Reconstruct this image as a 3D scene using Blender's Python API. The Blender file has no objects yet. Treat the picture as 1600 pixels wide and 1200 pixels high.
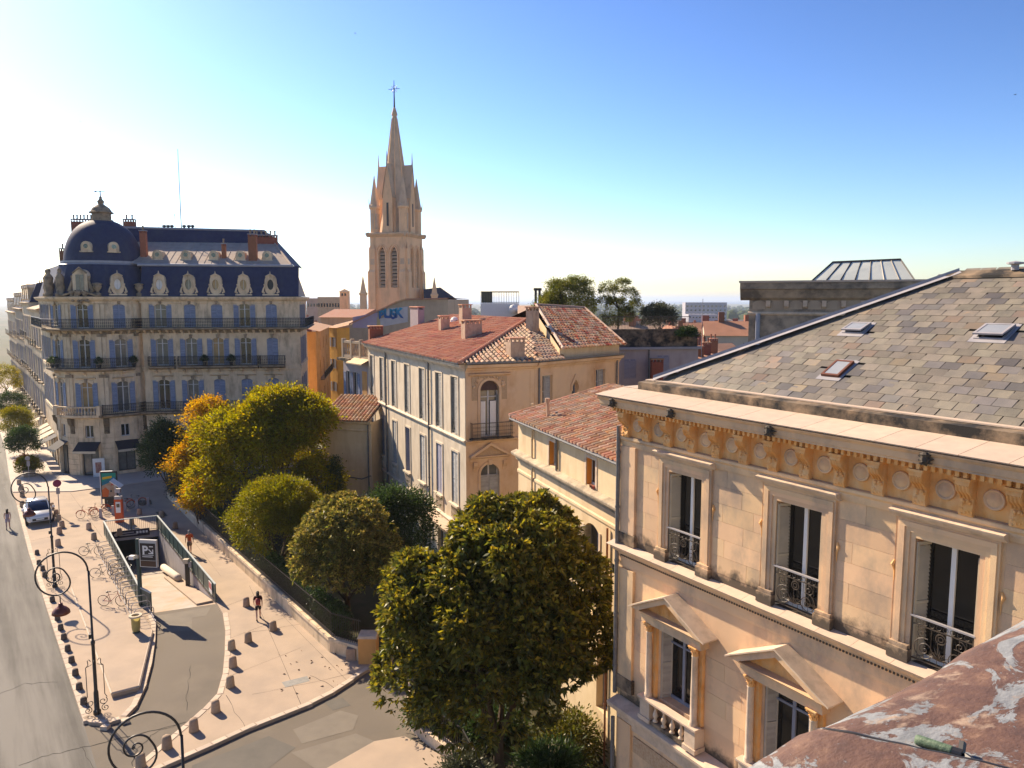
import bpy, math, random
import numpy as np
from mathutils import Vector, Matrix, geometry
R = math.radians
random.seed(7)
NP = np.random.RandomState(11)
scene = bpy.context.scene
COL = scene.collection
# ------------------------------------------------------------------ camera
FPX, HCAM = 1200.0, 18.4
PITCH = math.atan(132 / FPX)
cd = bpy.data.cameras.new('camera'); cam = bpy.data.objects.new('camera', cd); COL.objects.link(cam)
cam.location = (0, 0, HCAM); cam.rotation_euler = (R(90) - PITCH, 0, 0)
cd.sensor_width = 36; cd.lens = 36 * FPX / 1600; cd.clip_start = 0.05; cd.clip_end = 60000
scene.camera = cam
# ------------------------------------------------------------------ sky, sun, exposure
SUN_AZ, SUN_EL = R(-46), R(34)
w = bpy.data.worlds.new('World'); scene.world = w; w.use_nodes = True
nt = w.node_tree; bg = nt.nodes['Background']
sky = nt.nodes.new('ShaderNodeTexSky'); sky.sky_type = 'NISHITA'; sky.sun_disc = False
sky.sun_elevation = SUN_EL; sky.sun_rotation = SUN_AZ
sky.altitude = 50; sky.air_density = 1.0; sky.dust_density = 0.4; sky.ozone_density = 2.5
sc_ = nt.nodes.new('ShaderNodeVectorMath'); sc_.operation = 'SCALE'; sc_.inputs['Scale'].default_value = 1 / 4.7
gm_ = nt.nodes.new('ShaderNodeGamma'); gm_.inputs['Gamma'].default_value = 1.6          # contrast of the whole sky, a deep Mediterranean blue
sc2 = nt.nodes.new('ShaderNodeVectorMath'); sc2.operation = 'MULTIPLY'; sc2.inputs[1].default_value = (4.6, 4.45, 4.85)
nt.links.new(sky.outputs[0], sc_.inputs[0]); nt.links.new(sc_.outputs[0], gm_.inputs[0]); nt.links.new(gm_.outputs[0], sc2.inputs[0]); nt.links.new(sc2.outputs[0], bg.inputs[0]); bg.inputs[1].default_value = 0.078
ld = bpy.data.lights.new('sun', 'SUN'); sun = bpy.data.objects.new('sun', ld); COL.objects.link(sun)
ld.energy = 5.0; ld.angle = R(0.5); ld.color = (1.0, 0.81, 0.585)
SDIR = Vector((math.sin(SUN_AZ) * math.cos(SUN_EL), math.cos(SUN_AZ) * math.cos(SUN_EL), math.sin(SUN_EL)))
sun.rotation_euler = (-SDIR).to_track_quat('-Z', 'Y').to_euler(); sun.location = SDIR * 100
vs = scene.view_settings; vs.view_transform = 'Standard'; vs.look = 'None'; vs.gamma = 1; vs.exposure = 1.08
vs.use_curve_mapping = False
scene.render.engine = 'CYCLES'
# ------------------------------------------------------------------ pixel -> ray helpers (1600 x 1200 photograph)
CP, SP = math.cos(PITCH), math.sin(PITCH)
def ray(x, y):
    a = (x - 800) / FPX; b = -(y - 600) / FPX
    return Vector((a, CP + b * SP, -SP + b * CP))
def G(x, y, z=0.0):
    d = ray(x, y); t = (z - HCAM) / d.z
    return Vector((d.x * t, d.y * t, z))
def AT(x, y, Y):
    d = ray(x, y); t = Y / d.y
    return Vector((d.x * t, Y, HCAM + d.z * t))
def V2(x, Y, z=None):              # position of pixel column x at depth Y (at height z, else at eye level)
    z = HCAM if z is None else z
    return Vector(((x - 800) / FPX * (CP * Y - SP * (z - HCAM)), Y, z))
# ------------------------------------------------------------------ object helpers
WM = {}
def put(o, parent, M):
    WM[o.name] = M
    if parent is not None:
        o.parent = parent
        o.matrix_local = WM[parent.name].inverted() @ M
    else:
        o.matrix_world = M
        o.matrix_local = M
def I(): return Matrix.Identity(4)
def T(x, y=0, z=0):
    return Matrix.Translation(x if isinstance(x, Vector) else Vector((x, y, z)))
def RZ(a): return Matrix.Rotation(a, 4, 'Z')
def tag(o, label, cat, group=None):
    o['label'] = label; o['category'] = cat
    if group: o['group'] = group
    return o
def thing(name, label, cat, M, group=None):
    o = bpy.data.objects.new(name, None); COL.objects.link(o); o.empty_display_size = .3
    put(o, None, M); return tag(o, label, cat, group)
class MB:
    def __init__(s): s.v = []; s.f = []
    def add(s, vs, fs):
        k = len(s.v); s.v += [tuple(p) for p in vs]; s.f += [tuple(i + k for i in f) for f in fs]; return s
    def box(s, x0, x1, y0, y1, z0, z1):
        return s.add([(x0,y0,z0),(x1,y0,z0),(x1,y1,z0),(x0,y1,z0),(x0,y0,z1),(x1,y0,z1),(x1,y1,z1),(x0,y1,z1)],
                     [(0,3,2,1),(4,5,6,7),(0,1,5,4),(1,2,6,5),(2,3,7,6),(3,0,4,7)])
    def wedge(s, x0, x1, y0, y1, z0, z1, t):      # box whose top is shrunk by t on every side
        return s.add([(x0,y0,z0),(x1,y0,z0),(x1,y1,z0),(x0,y1,z0),(x0+t,y0+t,z1),(x1-t,y0+t,z1),(x1-t,y1-t,z1),(x0+t,y1-t,z1)],
                     [(0,3,2,1),(4,5,6,7),(0,1,5,4),(1,2,6,5),(2,3,7,6),(3,0,4,7)])
    def quad(s, a, b, c, d): return s.add([a, b, c, d], [(0, 1, 2, 3)])
    def prism(s, poly, y0, y1):                   # polygon in x-z, extruded along y
        n = len(poly); vs = [(x, y0, z) for x, z in poly] + [(x, y1, z) for x, z in poly]
        fs = [tuple(range(n)), tuple(range(2*n-1, n-1, -1))] + [(i, i+n, (i+1) % n + n, (i+1) % n) for i in range(n)]
        return s.add(vs, fs)
    def vprism(s, poly, z0, z1):                  # polygon in x-y, extruded along z
        n = len(poly); vs = [(x, y, z0) for x, y in poly] + [(x, y, z1) for x, y in poly]
        fs = [tuple(range(n-1, -1, -1)), tuple(range(n, 2*n))] + [(i, (i+1) % n, (i+1) % n + n, i+n) for i in range(n)]
        return s.add(vs, fs)
    def xprof(s, prof, x0, x1):                   # profile in (y,z), swept along x
        n = len(prof); vs = [(x0, y, z) for y, z in prof] + [(x1, y, z) for y, z in prof]
        fs = [tuple(range(n)), tuple(range(2*n-1, n-1, -1))] + [(i, i+n, (i+1) % n + n, (i+1) % n) for i in range(n)]
        return s.add(vs, fs)
    def tube(s, pts, r, n=6, closed=False):
        pts = [Vector(p) for p in pts]; m = len(pts); rr = r if isinstance(r, (list, tuple)) else [r] * m
        ref = None; vs = []
        for i, p in enumerate(pts):
            a = pts[(i-1) % m] if (closed or i > 0) else p; b = pts[(i+1) % m] if (closed or i < m-1) else p
            t = (b - a); t = t.normalized() if t.length > 1e-9 else Vector((0, 0, 1))
            if ref is None: ref = Vector((0, 0, 1)) if abs(t.z) < .9 else Vector((1, 0, 0))
            u = t.cross(ref); u = u.normalized() if u.length > 1e-6 else t.orthogonal().normalized()
            q = u.cross(t); ref = q
            vs += [p + (u * math.cos(2*math.pi*k/n) + q * math.sin(2*math.pi*k/n)) * rr[i] for k in range(n)]
        fs = []
        for i in range(m if closed else m - 1):
            j = (i + 1) % m
            fs += [(i*n+k, i*n+(k+1) % n, j*n+(k+1) % n, j*n+k) for k in range(n)]
        if not closed: fs += [tuple(range(n-1, -1, -1)), tuple(range((m-1)*n, m*n))]
        return s.add(vs, fs)
    def lathe(s, prof, n=12, c=(0, 0, 0), a0=0, a1=2*math.pi):
        full = abs(a1 - a0 - 2*math.pi) < 1e-6; cols = n if full else n + 1; vs = []
        for k in range(cols):
            a = a0 + (a1 - a0) * k / n
            vs += [(c[0]+r*math.cos(a), c[1]+r*math.sin(a), c[2]+z) for r, z in prof]
        m = len(prof); fs = []
        for k in range(n):
            k2 = (k + 1) % cols
            fs += [(k*m+i, k2*m+i, k2*m+i+1, k*m+i+1) for i in range(m-1)]
        return s.add(vs, fs)
    def xf(s, M):
        s.v = [tuple(M @ Vector(p)) for p in s.v]; return s
    def join(s, o, M=None):
        return s.add([tuple(M @ Vector(p)) for p in o.v] if M else o.v, o.f)
    def mesh(s, name, mat, smooth=False):
        me = bpy.data.meshes.new(name); me.from_pydata(s.v, [], s.f)
        if smooth: me.polygons.foreach_set('use_smooth', [True] * len(me.polygons))
        if mat: me.materials.append(mat)
        me.update(); return me
def mk(name, mb, mat=None, parent=None, M=None, smooth=False, label=None):
    me = mb.mesh(name, mat, smooth) if isinstance(mb, MB) else mb
    o = bpy.data.objects.new(name, me); COL.objects.link(o); put(o, parent, M or I())
    if label: o['label'] = label
    return o
def struct(name, mb, mat, M=None):
    o = mk(name, mb, mat, None, M); o['kind'] = 'structure'; return o
def copy_tree(o, M, parent=None):
    c = o.copy(); COL.objects.link(c); c.parent = None; put(c, parent, M)
    for ch in o.children:
        copy_tree(ch, M @ WM[o.name].inverted() @ WM[ch.name], c)
    return c
def frame(O, P):                   # facade frame: local x along the wall (image right), local y INTO the building, z up
    O = Vector((O[0], O[1], 0)); P = Vector((P[0], P[1], 0)); d = P - O
    return T(O) @ RZ(math.atan2(d.y, d.x)), d.length
def s_at(M, px):                   # wall coordinate under pixel column px
    k = (px - 800) / FPX; o = M.translation; u = M.col[0]
    return (k * o.y - o.x) / (u.x - k * u.y)
def pieces(name, items, mesh, parent, limit=300, mat=None):
    """items: world matrices; the nearest ones become parts of their own, the rest one joined part (kind stuff)."""
    c = Vector((0, 0, HCAM)); items = sorted(items, key=lambda m: (m.translation - c).length)
    ms = mesh if isinstance(mesh, list) else [mesh]
    for i, m in enumerate(items[:limit]): mk(name, ms[i % len(ms)], None, parent, m)
    rest = items[limit:]
    if rest:
        base = [np.array([v.co[:] for v in q.vertices]) for q in ms]; fcs = [[tuple(p.vertices) for p in q.polygons] for q in ms]
        V = []; F = []; k = 0; um = list(dict.fromkeys(q.materials[0].name for q in ms)); mi = []
        inv = WM[parent.name].inverted()
        for i, m in enumerate(rest):
            b = base[i % len(ms)]; A = np.array(inv @ m); V.append(b @ A[:3, :3].T + A[:3, 3])
            q_ = fcs[i % len(ms)]; F += [tuple(j + k for j in f) for f in q_]; k += len(b); mi += [um.index(ms[i % len(ms)].materials[0].name)] * len(q_)
        me = bpy.data.meshes.new(name + '_field'); me.from_pydata(np.vstack(V).tolist(), [], F); [me.materials.append(bpy.data.materials[u_]) for u_ in um]; me.polygons.foreach_set('material_index', mi)
        o = mk(name + '_field', me, None, parent, WM[parent.name]); o['kind'] = 'stuff'
# ------------------------------------------------------------------ materials
def lin(c):
    return tuple(((x / 12.92) if x <= .04045 else ((x + .055) / 1.055) ** 2.4) for x in c)
def MAT(name, c1, c2=None, scale=3, rough=.85, bump=0, bscale=25, rnd=0, metal=0, spec=.3, stain=None, stain_amt=.5, st0=.48, st1=.75, sscale=(1.2, 1.2, .25), srot=0, band=None, detail=5, fleck=None, fleck_scale=8, fleck_t=.62, trans=None, coat=0):
    m = bpy.data.materials.new(name); m.use_nodes = True; n = m.node_tree.nodes; l = m.node_tree.links
    b = n['Principled BSDF']; b.inputs['Roughness'].default_value = rough; b.inputs['Metallic'].default_value = metal
    b.inputs['Specular IOR Level'].default_value = spec
    if coat: b.inputs['Coat Weight'].default_value = coat
    geo = n.new('ShaderNodeNewGeometry')
    def noise(sc, det, vec=None, rg=.55):
        t = n.new('ShaderNodeTexNoise'); t.inputs['Scale'].default_value = sc; t.inputs['Detail'].default_value = det; t.inputs['Roughness'].default_value = rg
        l.new(vec or geo.outputs['Position'], t.inputs['Vector']); return t.outputs['Fac']
    def ramp(f, a, bb):
        r = n.new('ShaderNodeMapRange'); r.inputs['From Min'].default_value = a; r.inputs['From Max'].default_value = bb; l.new(f, r.inputs['Value']); return r.outputs[0]
    def mix(f, a, bb, mode='MIX'):
        x = n.new('ShaderNodeMix'); x.data_type = 'RGBA'; x.blend_type = mode
        for sock, val in ((x.inputs[0], f), (x.inputs[6], a), (x.inputs[7], bb)):
            if isinstance(val, (int, float)): sock.default_value = val
            elif isinstance(val, tuple): sock.default_value = (*val, 1) if len(val) == 3 else val
            else: l.new(val, sock)
        return x.outputs[2]
    col = c1
    if c2: col = mix(ramp(noise(scale, detail), .3, .7), c1, c2)
    if rnd:
        oi = n.new('ShaderNodeObjectInfo'); ad = n.new('ShaderNodeMath'); ad.operation = 'ADD'
        l.new(oi.outputs['Random'], ad.inputs[0]); l.new(geo.outputs['Random Per Island'], ad.inputs[1])
        fr = n.new('ShaderNodeMath'); fr.operation = 'FRACT'; l.new(ad.outputs[0], fr.inputs[0])
        h = n.new('ShaderNodeHueSaturation'); 
        mr = n.new('ShaderNodeMapRange'); mr.inputs['To Min'].default_value = 1 - rnd; mr.inputs['To Max'].default_value = 1 + rnd; l.new(fr.outputs[0], mr.inputs['Value'])
        l.new(mr.outputs[0], h.inputs['Value'])
        m2 = n.new('ShaderNodeMath'); m2.operation = 'MULTIPLY'; m2.inputs[1].default_value = 7.31; l.new(fr.outputs[0], m2.inputs[0])
        f2 = n.new('ShaderNodeMath'); f2.operation = 'FRACT'; l.new(m2.outputs[0], f2.inputs[0])
        mh = n.new('ShaderNodeMapRange'); mh.inputs['To Min'].default_value = .5 - rnd * .07; mh.inputs['To Max'].default_value = .5 + rnd * .05; l.new(f2.outputs[0], mh.inputs['Value']); l.new(mh.outputs[0], h.inputs['Hue'])
        if isinstance(col, tuple): h.inputs['Color'].default_value = (*col, 1)
        else: l.new(col, h.inputs['Color'])
        col = h.outputs[0]
    if fleck: col = mix(ramp(noise(fleck_scale, 6, rg=.7), fleck_t, fleck_t + .08), col, fleck)
    if stain:
        mp = n.new('ShaderNodeMapping'); mp.vector_type = 'TEXTURE'; mp.inputs['Rotation'].default_value = (0, 0, srot); mp.inputs['Scale'].default_value = tuple(1 / q for q in sscale); l.new(geo.outputs['Position'], mp.inputs['Vector'])
        a = ramp(noise(1.0, 7, mp.outputs[0], .65), st0, st1)
        mu = n.new('ShaderNodeMath'); mu.operation = 'MULTIPLY'; mu.inputs[1].default_value = stain_amt; l.new(a, mu.inputs[0])
        col = mix(mu.outputs[0], col, stain)
    if band:                       # moss and soot creeping up from the ledges at the given heights
        sz = n.new('ShaderNodeSeparateXYZ'); l.new(geo.outputs['Position'], sz.inputs[0]); nz_ = noise(2.2, 7, rg=.7)
        for z0, z1, amt in band:
            g0 = ramp(sz.outputs['Z'], z1, z0); lo = n.new('ShaderNodeMath'); lo.operation = 'GREATER_THAN'; lo.inputs[1].default_value = z0 - .02; l.new(sz.outputs['Z'], lo.inputs[0])
            ad = n.new('ShaderNodeMath'); ad.operation = 'MULTIPLY_ADD'; ad.inputs[1].default_value = .75; l.new(g0, ad.inputs[0]); l.new(nz_, ad.inputs[2])
            k0 = ramp(ad.outputs[0], .82, 1.1); k1 = n.new('ShaderNodeMath'); k1.operation = 'MULTIPLY'; l.new(k0, k1.inputs[0]); l.new(lo.outputs[0], k1.inputs[1]); k2 = n.new('ShaderNodeMath'); k2.operation = 'MULTIPLY'; k2.inputs[1].default_value = amt; l.new(k1.outputs[0], k2.inputs[0])
            col = mix(k2.outputs[0], col, (.045, .04, .034))
    if isinstance(col, tuple): b.inputs['Base Color'].default_value = (*col, 1)
    else: l.new(col, b.inputs['Base Color'])
    if bump:
        bp = n.new('ShaderNodeBump'); bp.inputs['Strength'].default_value = bump; bp.inputs['Distance'].default_value = .02
        l.new(noise(bscale, 6, rg=.65), bp.inputs['Height']); l.new(bp.outputs[0], b.inputs['Normal'])
    if trans:
        tr = n.new('ShaderNodeBsdfTranslucent'); ms = n.new('ShaderNodeMixShader'); ms.inputs[0].default_value = trans
        hs = n.new('ShaderNodeHueSaturation'); hs.inputs['Saturation'].default_value = 1.15; hs.inputs['Value'].default_value = 1.7; hs.inputs['Hue'].default_value = .485
        if isinstance(col, tuple): hs.inputs['Color'].default_value = (*col, 1)
        else: l.new(col, hs.inputs['Color'])
        l.new(hs.outputs[0], tr.inputs['Color'])
        l.new(b.outputs[0], ms.inputs[1]); l.new(tr.outputs[0], ms.inputs[2]); l.new(ms.outputs[0], n['Material Output'].inputs['Surface'])
    return m
def glass(name, c=(.012, .016, .02), rough=.04):
    return MAT(name, c, rough=rough, spec=.9)
m_stone_r = MAT('stone_mansion', (.73, .50, .29), (.65, .44, .26), 1.6, stain=(.24, .21, .18), stain_amt=.62, st0=.47, st1=.66, sscale=(.8, .8, .5), bump=.3, bscale=40, rnd=.09, band=[(10.95, 11.75, .9), (6.0, 6.7, .9), (14.3, 14.45, .3)])
m_stone_orn = MAT('stone_bounce_orange', (.76, .38, .11), (.72, .46, .22), 4, stain=(.35, .14, .03), stain_amt=.6, sscale=(3, 3, 1.5), bump=.2, bscale=60)  # orange bounce light of frieze and cornice put into the stone colour
m_stone_lt = MAT('stone_pale', (.66, .52, .38), (.55, .42, .30), 3, stain=(.14, .12, .10), stain_amt=.5, sscale=(2, 2, 2), bump=.25, bscale=50, rnd=.05)
m_stone_dirty = MAT('stone_blackened', (.33, .23, .14), (.15, .12, .085), 2.2, stain=(.022, .021, .02), stain_amt=1.0, st0=.40, st1=.58, sscale=(1.1, 1.1, 1.3), bump=.4, bscale=30)
m_coping = MAT('coping_pale', (.57, .44, .33), (.49, .38, .29), 4, rough=.8, bump=.15, bscale=40, rnd=.06, fleck=(.4, .3, .22), fleck_scale=3, fleck_t=.68)
m_yellow = MAT('render_yellow', (.68, .53, .33), (.62, .47, .28), 2, stain=(.36, .22, .10), stain_amt=.45, sscale=(1.5, 1.5, .3), bump=.15, bscale=30)
m_center_l = MAT('limestone_grey', (.68, .58, .44), (.60, .50, .37), 1.5, stain=(.22, .18, .13), stain_amt=.6, sscale=(1.3, 1.3, .3), bump=.2, bscale=25)
m_center_r = MAT('limestone_ochre', (.70, .49, .29), (.65, .46, .29), 1.5, stain=(.42, .20, .07), stain_amt=.7, sscale=(.6, .6, .35), bump=.2, bscale=25)
m_haus = MAT('stone_haussmann', (.72, .57, .38), (.60, .46, .30), 1.2, stain=(.14, .105, .07), stain_amt=.8, sscale=(1.4, 1.4, .4), bump=.25, bscale=20)
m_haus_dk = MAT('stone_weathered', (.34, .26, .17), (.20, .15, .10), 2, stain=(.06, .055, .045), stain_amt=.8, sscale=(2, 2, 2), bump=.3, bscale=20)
m_slate_blue = MAT('slate_blue', (.030, .038, .088), (.020, .026, .066), 2.5, rough=.7, bump=.5, bscale=9, rnd=.12, spec=.25, stain=(.06, .065, .09), stain_amt=.5)
m_zinc = MAT('zinc', (.30, .31, .36), (.24, .25, .29), 2, rough=.5, spec=.5, bump=.08)
m_zinc_lt = MAT('zinc_light', (.44, .36, .29), (.33, .27, .23), 1.3, rough=.8, spec=.2, bump=.08)
m_slate = MAT('slate_mixed', (.14, .126, .102), (.215, .186, .14), 2.2, rough=.65, bump=.5, bscale=28, rnd=.22, spec=.35, fleck=(.27, .20, .13), fleck_scale=1.6, fleck_t=.62)
m_slate_b = MAT('slate_rust', (.24, .18, .12), (.18, .15, .12), 3, rough=.65, bump=.35, bscale=35, rnd=.3)
m_slate_c = MAT('slate_dark', (.11, .103, .097), (.16, .143, .125), 2, rough=.55, bump=.35, bscale=35, rnd=.3, spec=.4)
m_lead = MAT('lead', (.36, .34, .35), (.27, .26, .27), 3, rough=.6, spec=.35, bump=.1)
m_tile = MAT('clay_tile', (.50, .235, .12), (.46, .30, .19), 2.5, rough=.9, rnd=.26, bump=.3, bscale=30, fleck=(.17, .13, .10), fleck_scale=3.5, fleck_t=.64)
m_tile_pale = MAT('clay_tile_pale', (.52, .39, .27), (.44, .30, .20), 2.5, rough=.9, rnd=.24, bump=.3, bscale=30, fleck=(.16, .13, .10), fleck_scale=4, fleck_t=.63)
m_red_roof = MAT('roof_red_coating', (.50, .19, .105), (.36, .135, .085), 2.4, rough=.9, stain=(.46, .30, .21), stain_amt=.75, st0=.45, st1=.68, srot=.43, sscale=(.35, 2.6, .8), bump=1.0, bscale=7, detail=7)
m_brick = MAT('brick_red', (.27, .095, .055), (.20, .075, .045), 5, rnd=.3, bump=.3)
m_plaster_ch = MAT('chimney_plaster', (.50, .36, .25), (.42, .28, .19), 4, stain=(.15, .10, .08), stain_amt=.6, sscale=(3, 3, 1.5), bump=.2)
m_iron = MAT('wrought_iron', (.018, .018, .021), (.03, .027, .025), 20, rough=.45, spec=.5)
m_iron_rust = MAT('iron_bronze', (.085, .06, .04), (.04, .033, .028), 30, rough=.5, spec=.5)
m_glass = glass('window_glass'); m_glass_warm = MAT('glass_curtain', (.40, .26, .12), (.25, .17, .09), 1.5, rough=.1, spec=.6)
m_glass_grey = MAT('glass_net', (.16, .165, .155), (.09, .095, .09), 2, rough=.08, spec=.7)
m_frame = MAT('window_frame_paint', (.55, .54, .52), (.47, .46, .45), 5, rough=.5)
m_frame_blue = MAT('frame_grey_blue', (.20, .22, .28), (.17, .19, .24), 5, rough=.5)
m_shut_blue = MAT('shutter_blue', (.24, .27, .36), (.19, .22, .31), 4, rough=.6, rnd=.15)
m_shut_grey = MAT('shutter_grey', (.42, .41, .38), (.33, .32, .29), 4, rough=.7, rnd=.12)
m_shut_cream = MAT('shutter_cream', (.50, .44, .33), (.42, .37, .28), 4, rough=.7)
m_shut_lav = MAT('shutter_lavender', (.33, .32, .38), (.28, .27, .33), 4, rough=.7)
m_pipe = MAT('downpipe_zinc', (.17, .16, .155), (.10, .10, .10), 6, rough=.5, spec=.5)
m_orange_wall = MAT('render_orange', (.66, .35, .12), (.58, .30, .10), 1.5, stain=(.25, .11, .04), stain_amt=.5, sscale=(1.5, 1.5, .3))
m_orange_y = MAT('render_amber', (.72, .40, .07), (.62, .33, .06), 1.5, stain=(.3, .14, .04), stain_amt=.4)
m_beige = MAT('render_beige', (.46, .36, .25), (.40, .31, .22), 1.5, stain=(.2, .15, .1), stain_amt=.5, sscale=(1, 1, .3))
m_lavwall = MAT('render_lavender', (.42, .37, .38), (.37, .32, .33), 2, stain=(.24, .20, .19), stain_amt=.5)
m_church = MAT('church_stone', (.86, .54, .30), (.78, .49, .28), .5, stain=(.22, .15, .10), stain_amt=.5, sscale=(.5, .5, .15), bump=.15, bscale=4)
m_church_dk = MAT('church_stone_dark', (.66, .46, .30), (.56, .40, .27), .6, stain=(.22, .17, .13), stain_amt=.6, sscale=(.6, .6, .3), bump=.2, bscale=4)
m_pave = MAT('pavement', (.42, .325, .24), (.355, .278, .207), .7, rough=.9, stain=(.32, .26, .21), stain_amt=.6, sscale=(.35, .35, .35), bump=.12, bscale=60, fleck=(.42, .33, .26), fleck_scale=5, fleck_t=.66)
m_kerb = MAT('kerb_stone', (.53, .44, .34), (.45, .37, .29), 3, rough=.85, rnd=.10, bump=.2)
m_road = MAT('asphalt_worn', (.115, .11, .098), (.085, .08, .072), .35, rough=.85, spec=.25, stain=(.20, .19, .17), stain_amt=.8, st0=.44, st1=.62, srot=2.194, sscale=(.035, .55, 1), bump=.3, bscale=120, detail=8, fleck=(.085, .08, .075), fleck_scale=1.4, fleck_t=.66)
m_asph = MAT('asphalt_tan', (.155, .13, .10), (.115, .098, .077), .6, rough=.85, stain=(.20, .17, .135), stain_amt=.5, sscale=(.3, .3, .3), bump=.3, bscale=100, fleck=(.11, .095, .085), fleck_scale=1.8, fleck_t=.66)
m_patch = MAT('asphalt_patch', (.10, .093, .08), (.13, .118, .10), 1.2, rough=.85, bump=.3, bscale=90)
m_patch2 = MAT('asphalt_patch_pale', (.19, .165, .13), (.155, .135, .11), 1.2, rough=.85, bump=.3, bscale=90)
m_crack = MAT('crack_dark', (.03, .028, .026), rough=.95)
m_bollard = MAT('bollard_stone', (.42, .31, .22), (.32, .24, .17), 8, rough=.9, rnd=.18, bump=.3, bscale=40)
m_green = MAT('railing_green', (.022, .05, .045), (.03, .06, .055), 6, rough=.45, spec=.5)
m_white = MAT('white_paint', (.75, .74, .71), (.70, .69, .66), 4, rough=.5)
m_bark = MAT('bark', (.10, .065, .04), (.055, .04, .028), 9, rough=.95, bump=.6, bscale=18)
m_soil = MAT('garden_soil', (.06, .05, .03), (.035, .04, .018), 1.2, rough=1, bump=.4, bscale=12)
m_concrete = MAT('ramp_wall', (.40, .38, .38), (.34, .32, .33), 1.2, rough=.85, stain=(.20, .18, .18), stain_amt=.6, sscale=(1.5, 1.5, .3))
m_black = MAT('black_paint', (.012, .012, .014), rough=.4, spec=.5)
m_ground = MAT('plain_ground', (.16, .145, .10), (.09, .11, .055), .004, rough=1, detail=9)
m_sea = MAT('sea', (.05, .10, .18), (.06, .12, .20), .0005, rough=.4)
# ================================================================== the setting: terrain, road, pavements
def sheet(name, loops, z, mat, thick=0):
    pts = [[Vector((p[0], p[1], 0)) for p in lp] for lp in loops]
    tris = geometry.tessellate_polygon(pts); flat = [p for lp in pts for p in lp]
    mb = MB(); vs = [(p.x, p.y, z) for p in flat]
    fs = []
    for t in tris:
        a, b, c = (flat[i] for i in t)
        fs.append(t if (b - a).cross(c - a).z > 0 else (t[0], t[2], t[1]))
    mb.add(vs, fs)
    if thick:
        for lp in pts:
            for i in range(len(lp)):
                a, b = lp[i], lp[(i + 1) % len(lp)]
                mb.quad((a.x, a.y, z - thick), (b.x, b.y, z - thick), (b.x, b.y, z), (a.x, a.y, z))
    return struct(name, mb, mat)
def g2(pts, z=0): return [G(x, y, z).xy for x, y in pts]
L0, L1, L2 = G(163.5, 839), G(219, 948), G(237, 958)
R0, R1 = G(247, 829.5), G(337.5, 943.5)
hole = [L0.xy, L1.xy, L2.xy, R1.xy, R0.xy]
# terrain: flat in the town, falling gently towards the plain, reaching the horizon
outer = [(-260, -60), (260, -60), (260, 150), (-260, 150)]
sheet('ground', [[Vector(p) for p in outer], hole], -.03, m_ground)
mb = MB(); prof = [(150, -.03), (400, -8), (1000, -26), (2500, -32), (9000, -34)]
for i in range(len(prof) - 1):
    (a, za), (b, zb) = prof[i], prof[i + 1]
    wa, wb = max(260, a * 1.6), max(260, b * 1.6)
    mb.quad((-wa, a, za), (wa, a, za), (wb, b, zb), (-wb, b, zb))
mb.quad((-260, 150, -.03), (-400, 150, -.03), (-640, 400, -8), (-260, 150, -.03)) if False else None
struct('terrain', mb, m_ground)
struct('sea', MB().quad((-15000, 9000, -34), (15000, 9000, -34), (60000, 36000, -34), (-60000, 36000, -34)), m_sea)
# side street and parking lane
sheet('side_street', [[Vector(p) for p in ((-60, 8), (30, 8), (30, 42), (-12, 42), (R1.x, R1.y), (L2.x, L2.y), (-30, 40), (-60, 40))]], 0, m_asph)
kl = [(128, 1122), (45, 864), (26, 788), (15, 747), (8, 700)]
rd = Vector((-.584, .812))
k0 = G(128, 1122).xy; kf = G(8, 700).xy
near = k0 - rd * 30
sheet('road', [[near, Vector((near.x - 16, near.y - 11))] + [kf + rd * 130 + Vector((-12, -8)), kf + rd * 130] + [G(x, y).xy for x, y in kl[::-1]]], .004, m_road)
# main pavement with the island, as one raised slab
tip = [(140, 1129), (165, 1131), (195, 1122), (214, 1102), (228, 1072), (238, 1035), (243, 1000), (244, 975), (240, 962)]
rk = [(348, 958), (352, 985), (351, 1020), (348, 1052), (339, 1084), (320, 1104), (300, 1122), (261, 1155), (222, 1188), (205, 1204)]
sk = [(232, 1210), (252, 1200), (330, 1166), (384, 1141), (440, 1119), (480, 1103), (520, 1083), (545, 1067), (560, 1056), (572, 1048)]
pz = .13
plaza = g2([(26, 788), (45, 864), (128, 1122)] + tip, pz) + [L2.xy, L1.xy, L0.xy, R0.xy, R1.xy] + g2(rk + sk, pz) + \
    [Vector((-6.0, 37.6)), Vector((-7.9, 37.8)), Vector((-9.6, 38.9)), Vector((-15.1, 46.5)), Vector((-32, 70.3)), Vector((-32, 80)), Vector((-37, 80)), G(110, 768, pz).xy, G(20, 769, pz).xy]
sheet('pavement', [plaza], pz, m_pave, .15)
m_pale = MAT('pavement_pale', (.52, .45, .38), (.46, .40, .34), 1, rough=.85, stain=(.36, .30, .25), stain_amt=.35, sscale=(.4, .4, .4), bump=.12, bscale=50)
sw = g2([(20, 768.4), (15, 747), (8, 700)], .2)
sheet('sidewalk', [sw + [kf + rd * 130, kf + rd * 130 + Vector((9, 6)), Vector((-49, 86)), Vector((-38, 82)), Vector((-32.5, 82)), Vector((-32.5, 79)), G(112, 767.4, .2).xy]], .2, m_pale, .22)
sheet('near_pavement', [[G(500, 1206, .1).xy, G(585, 1158, .1).xy, G(632, 1150, .1).xy, G(690, 1180, .1).xy, G(730, 1215, .1).xy, Vector((-1.4, 26)), Vector((-6, 24))]], .1, m_pave, .12)
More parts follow.
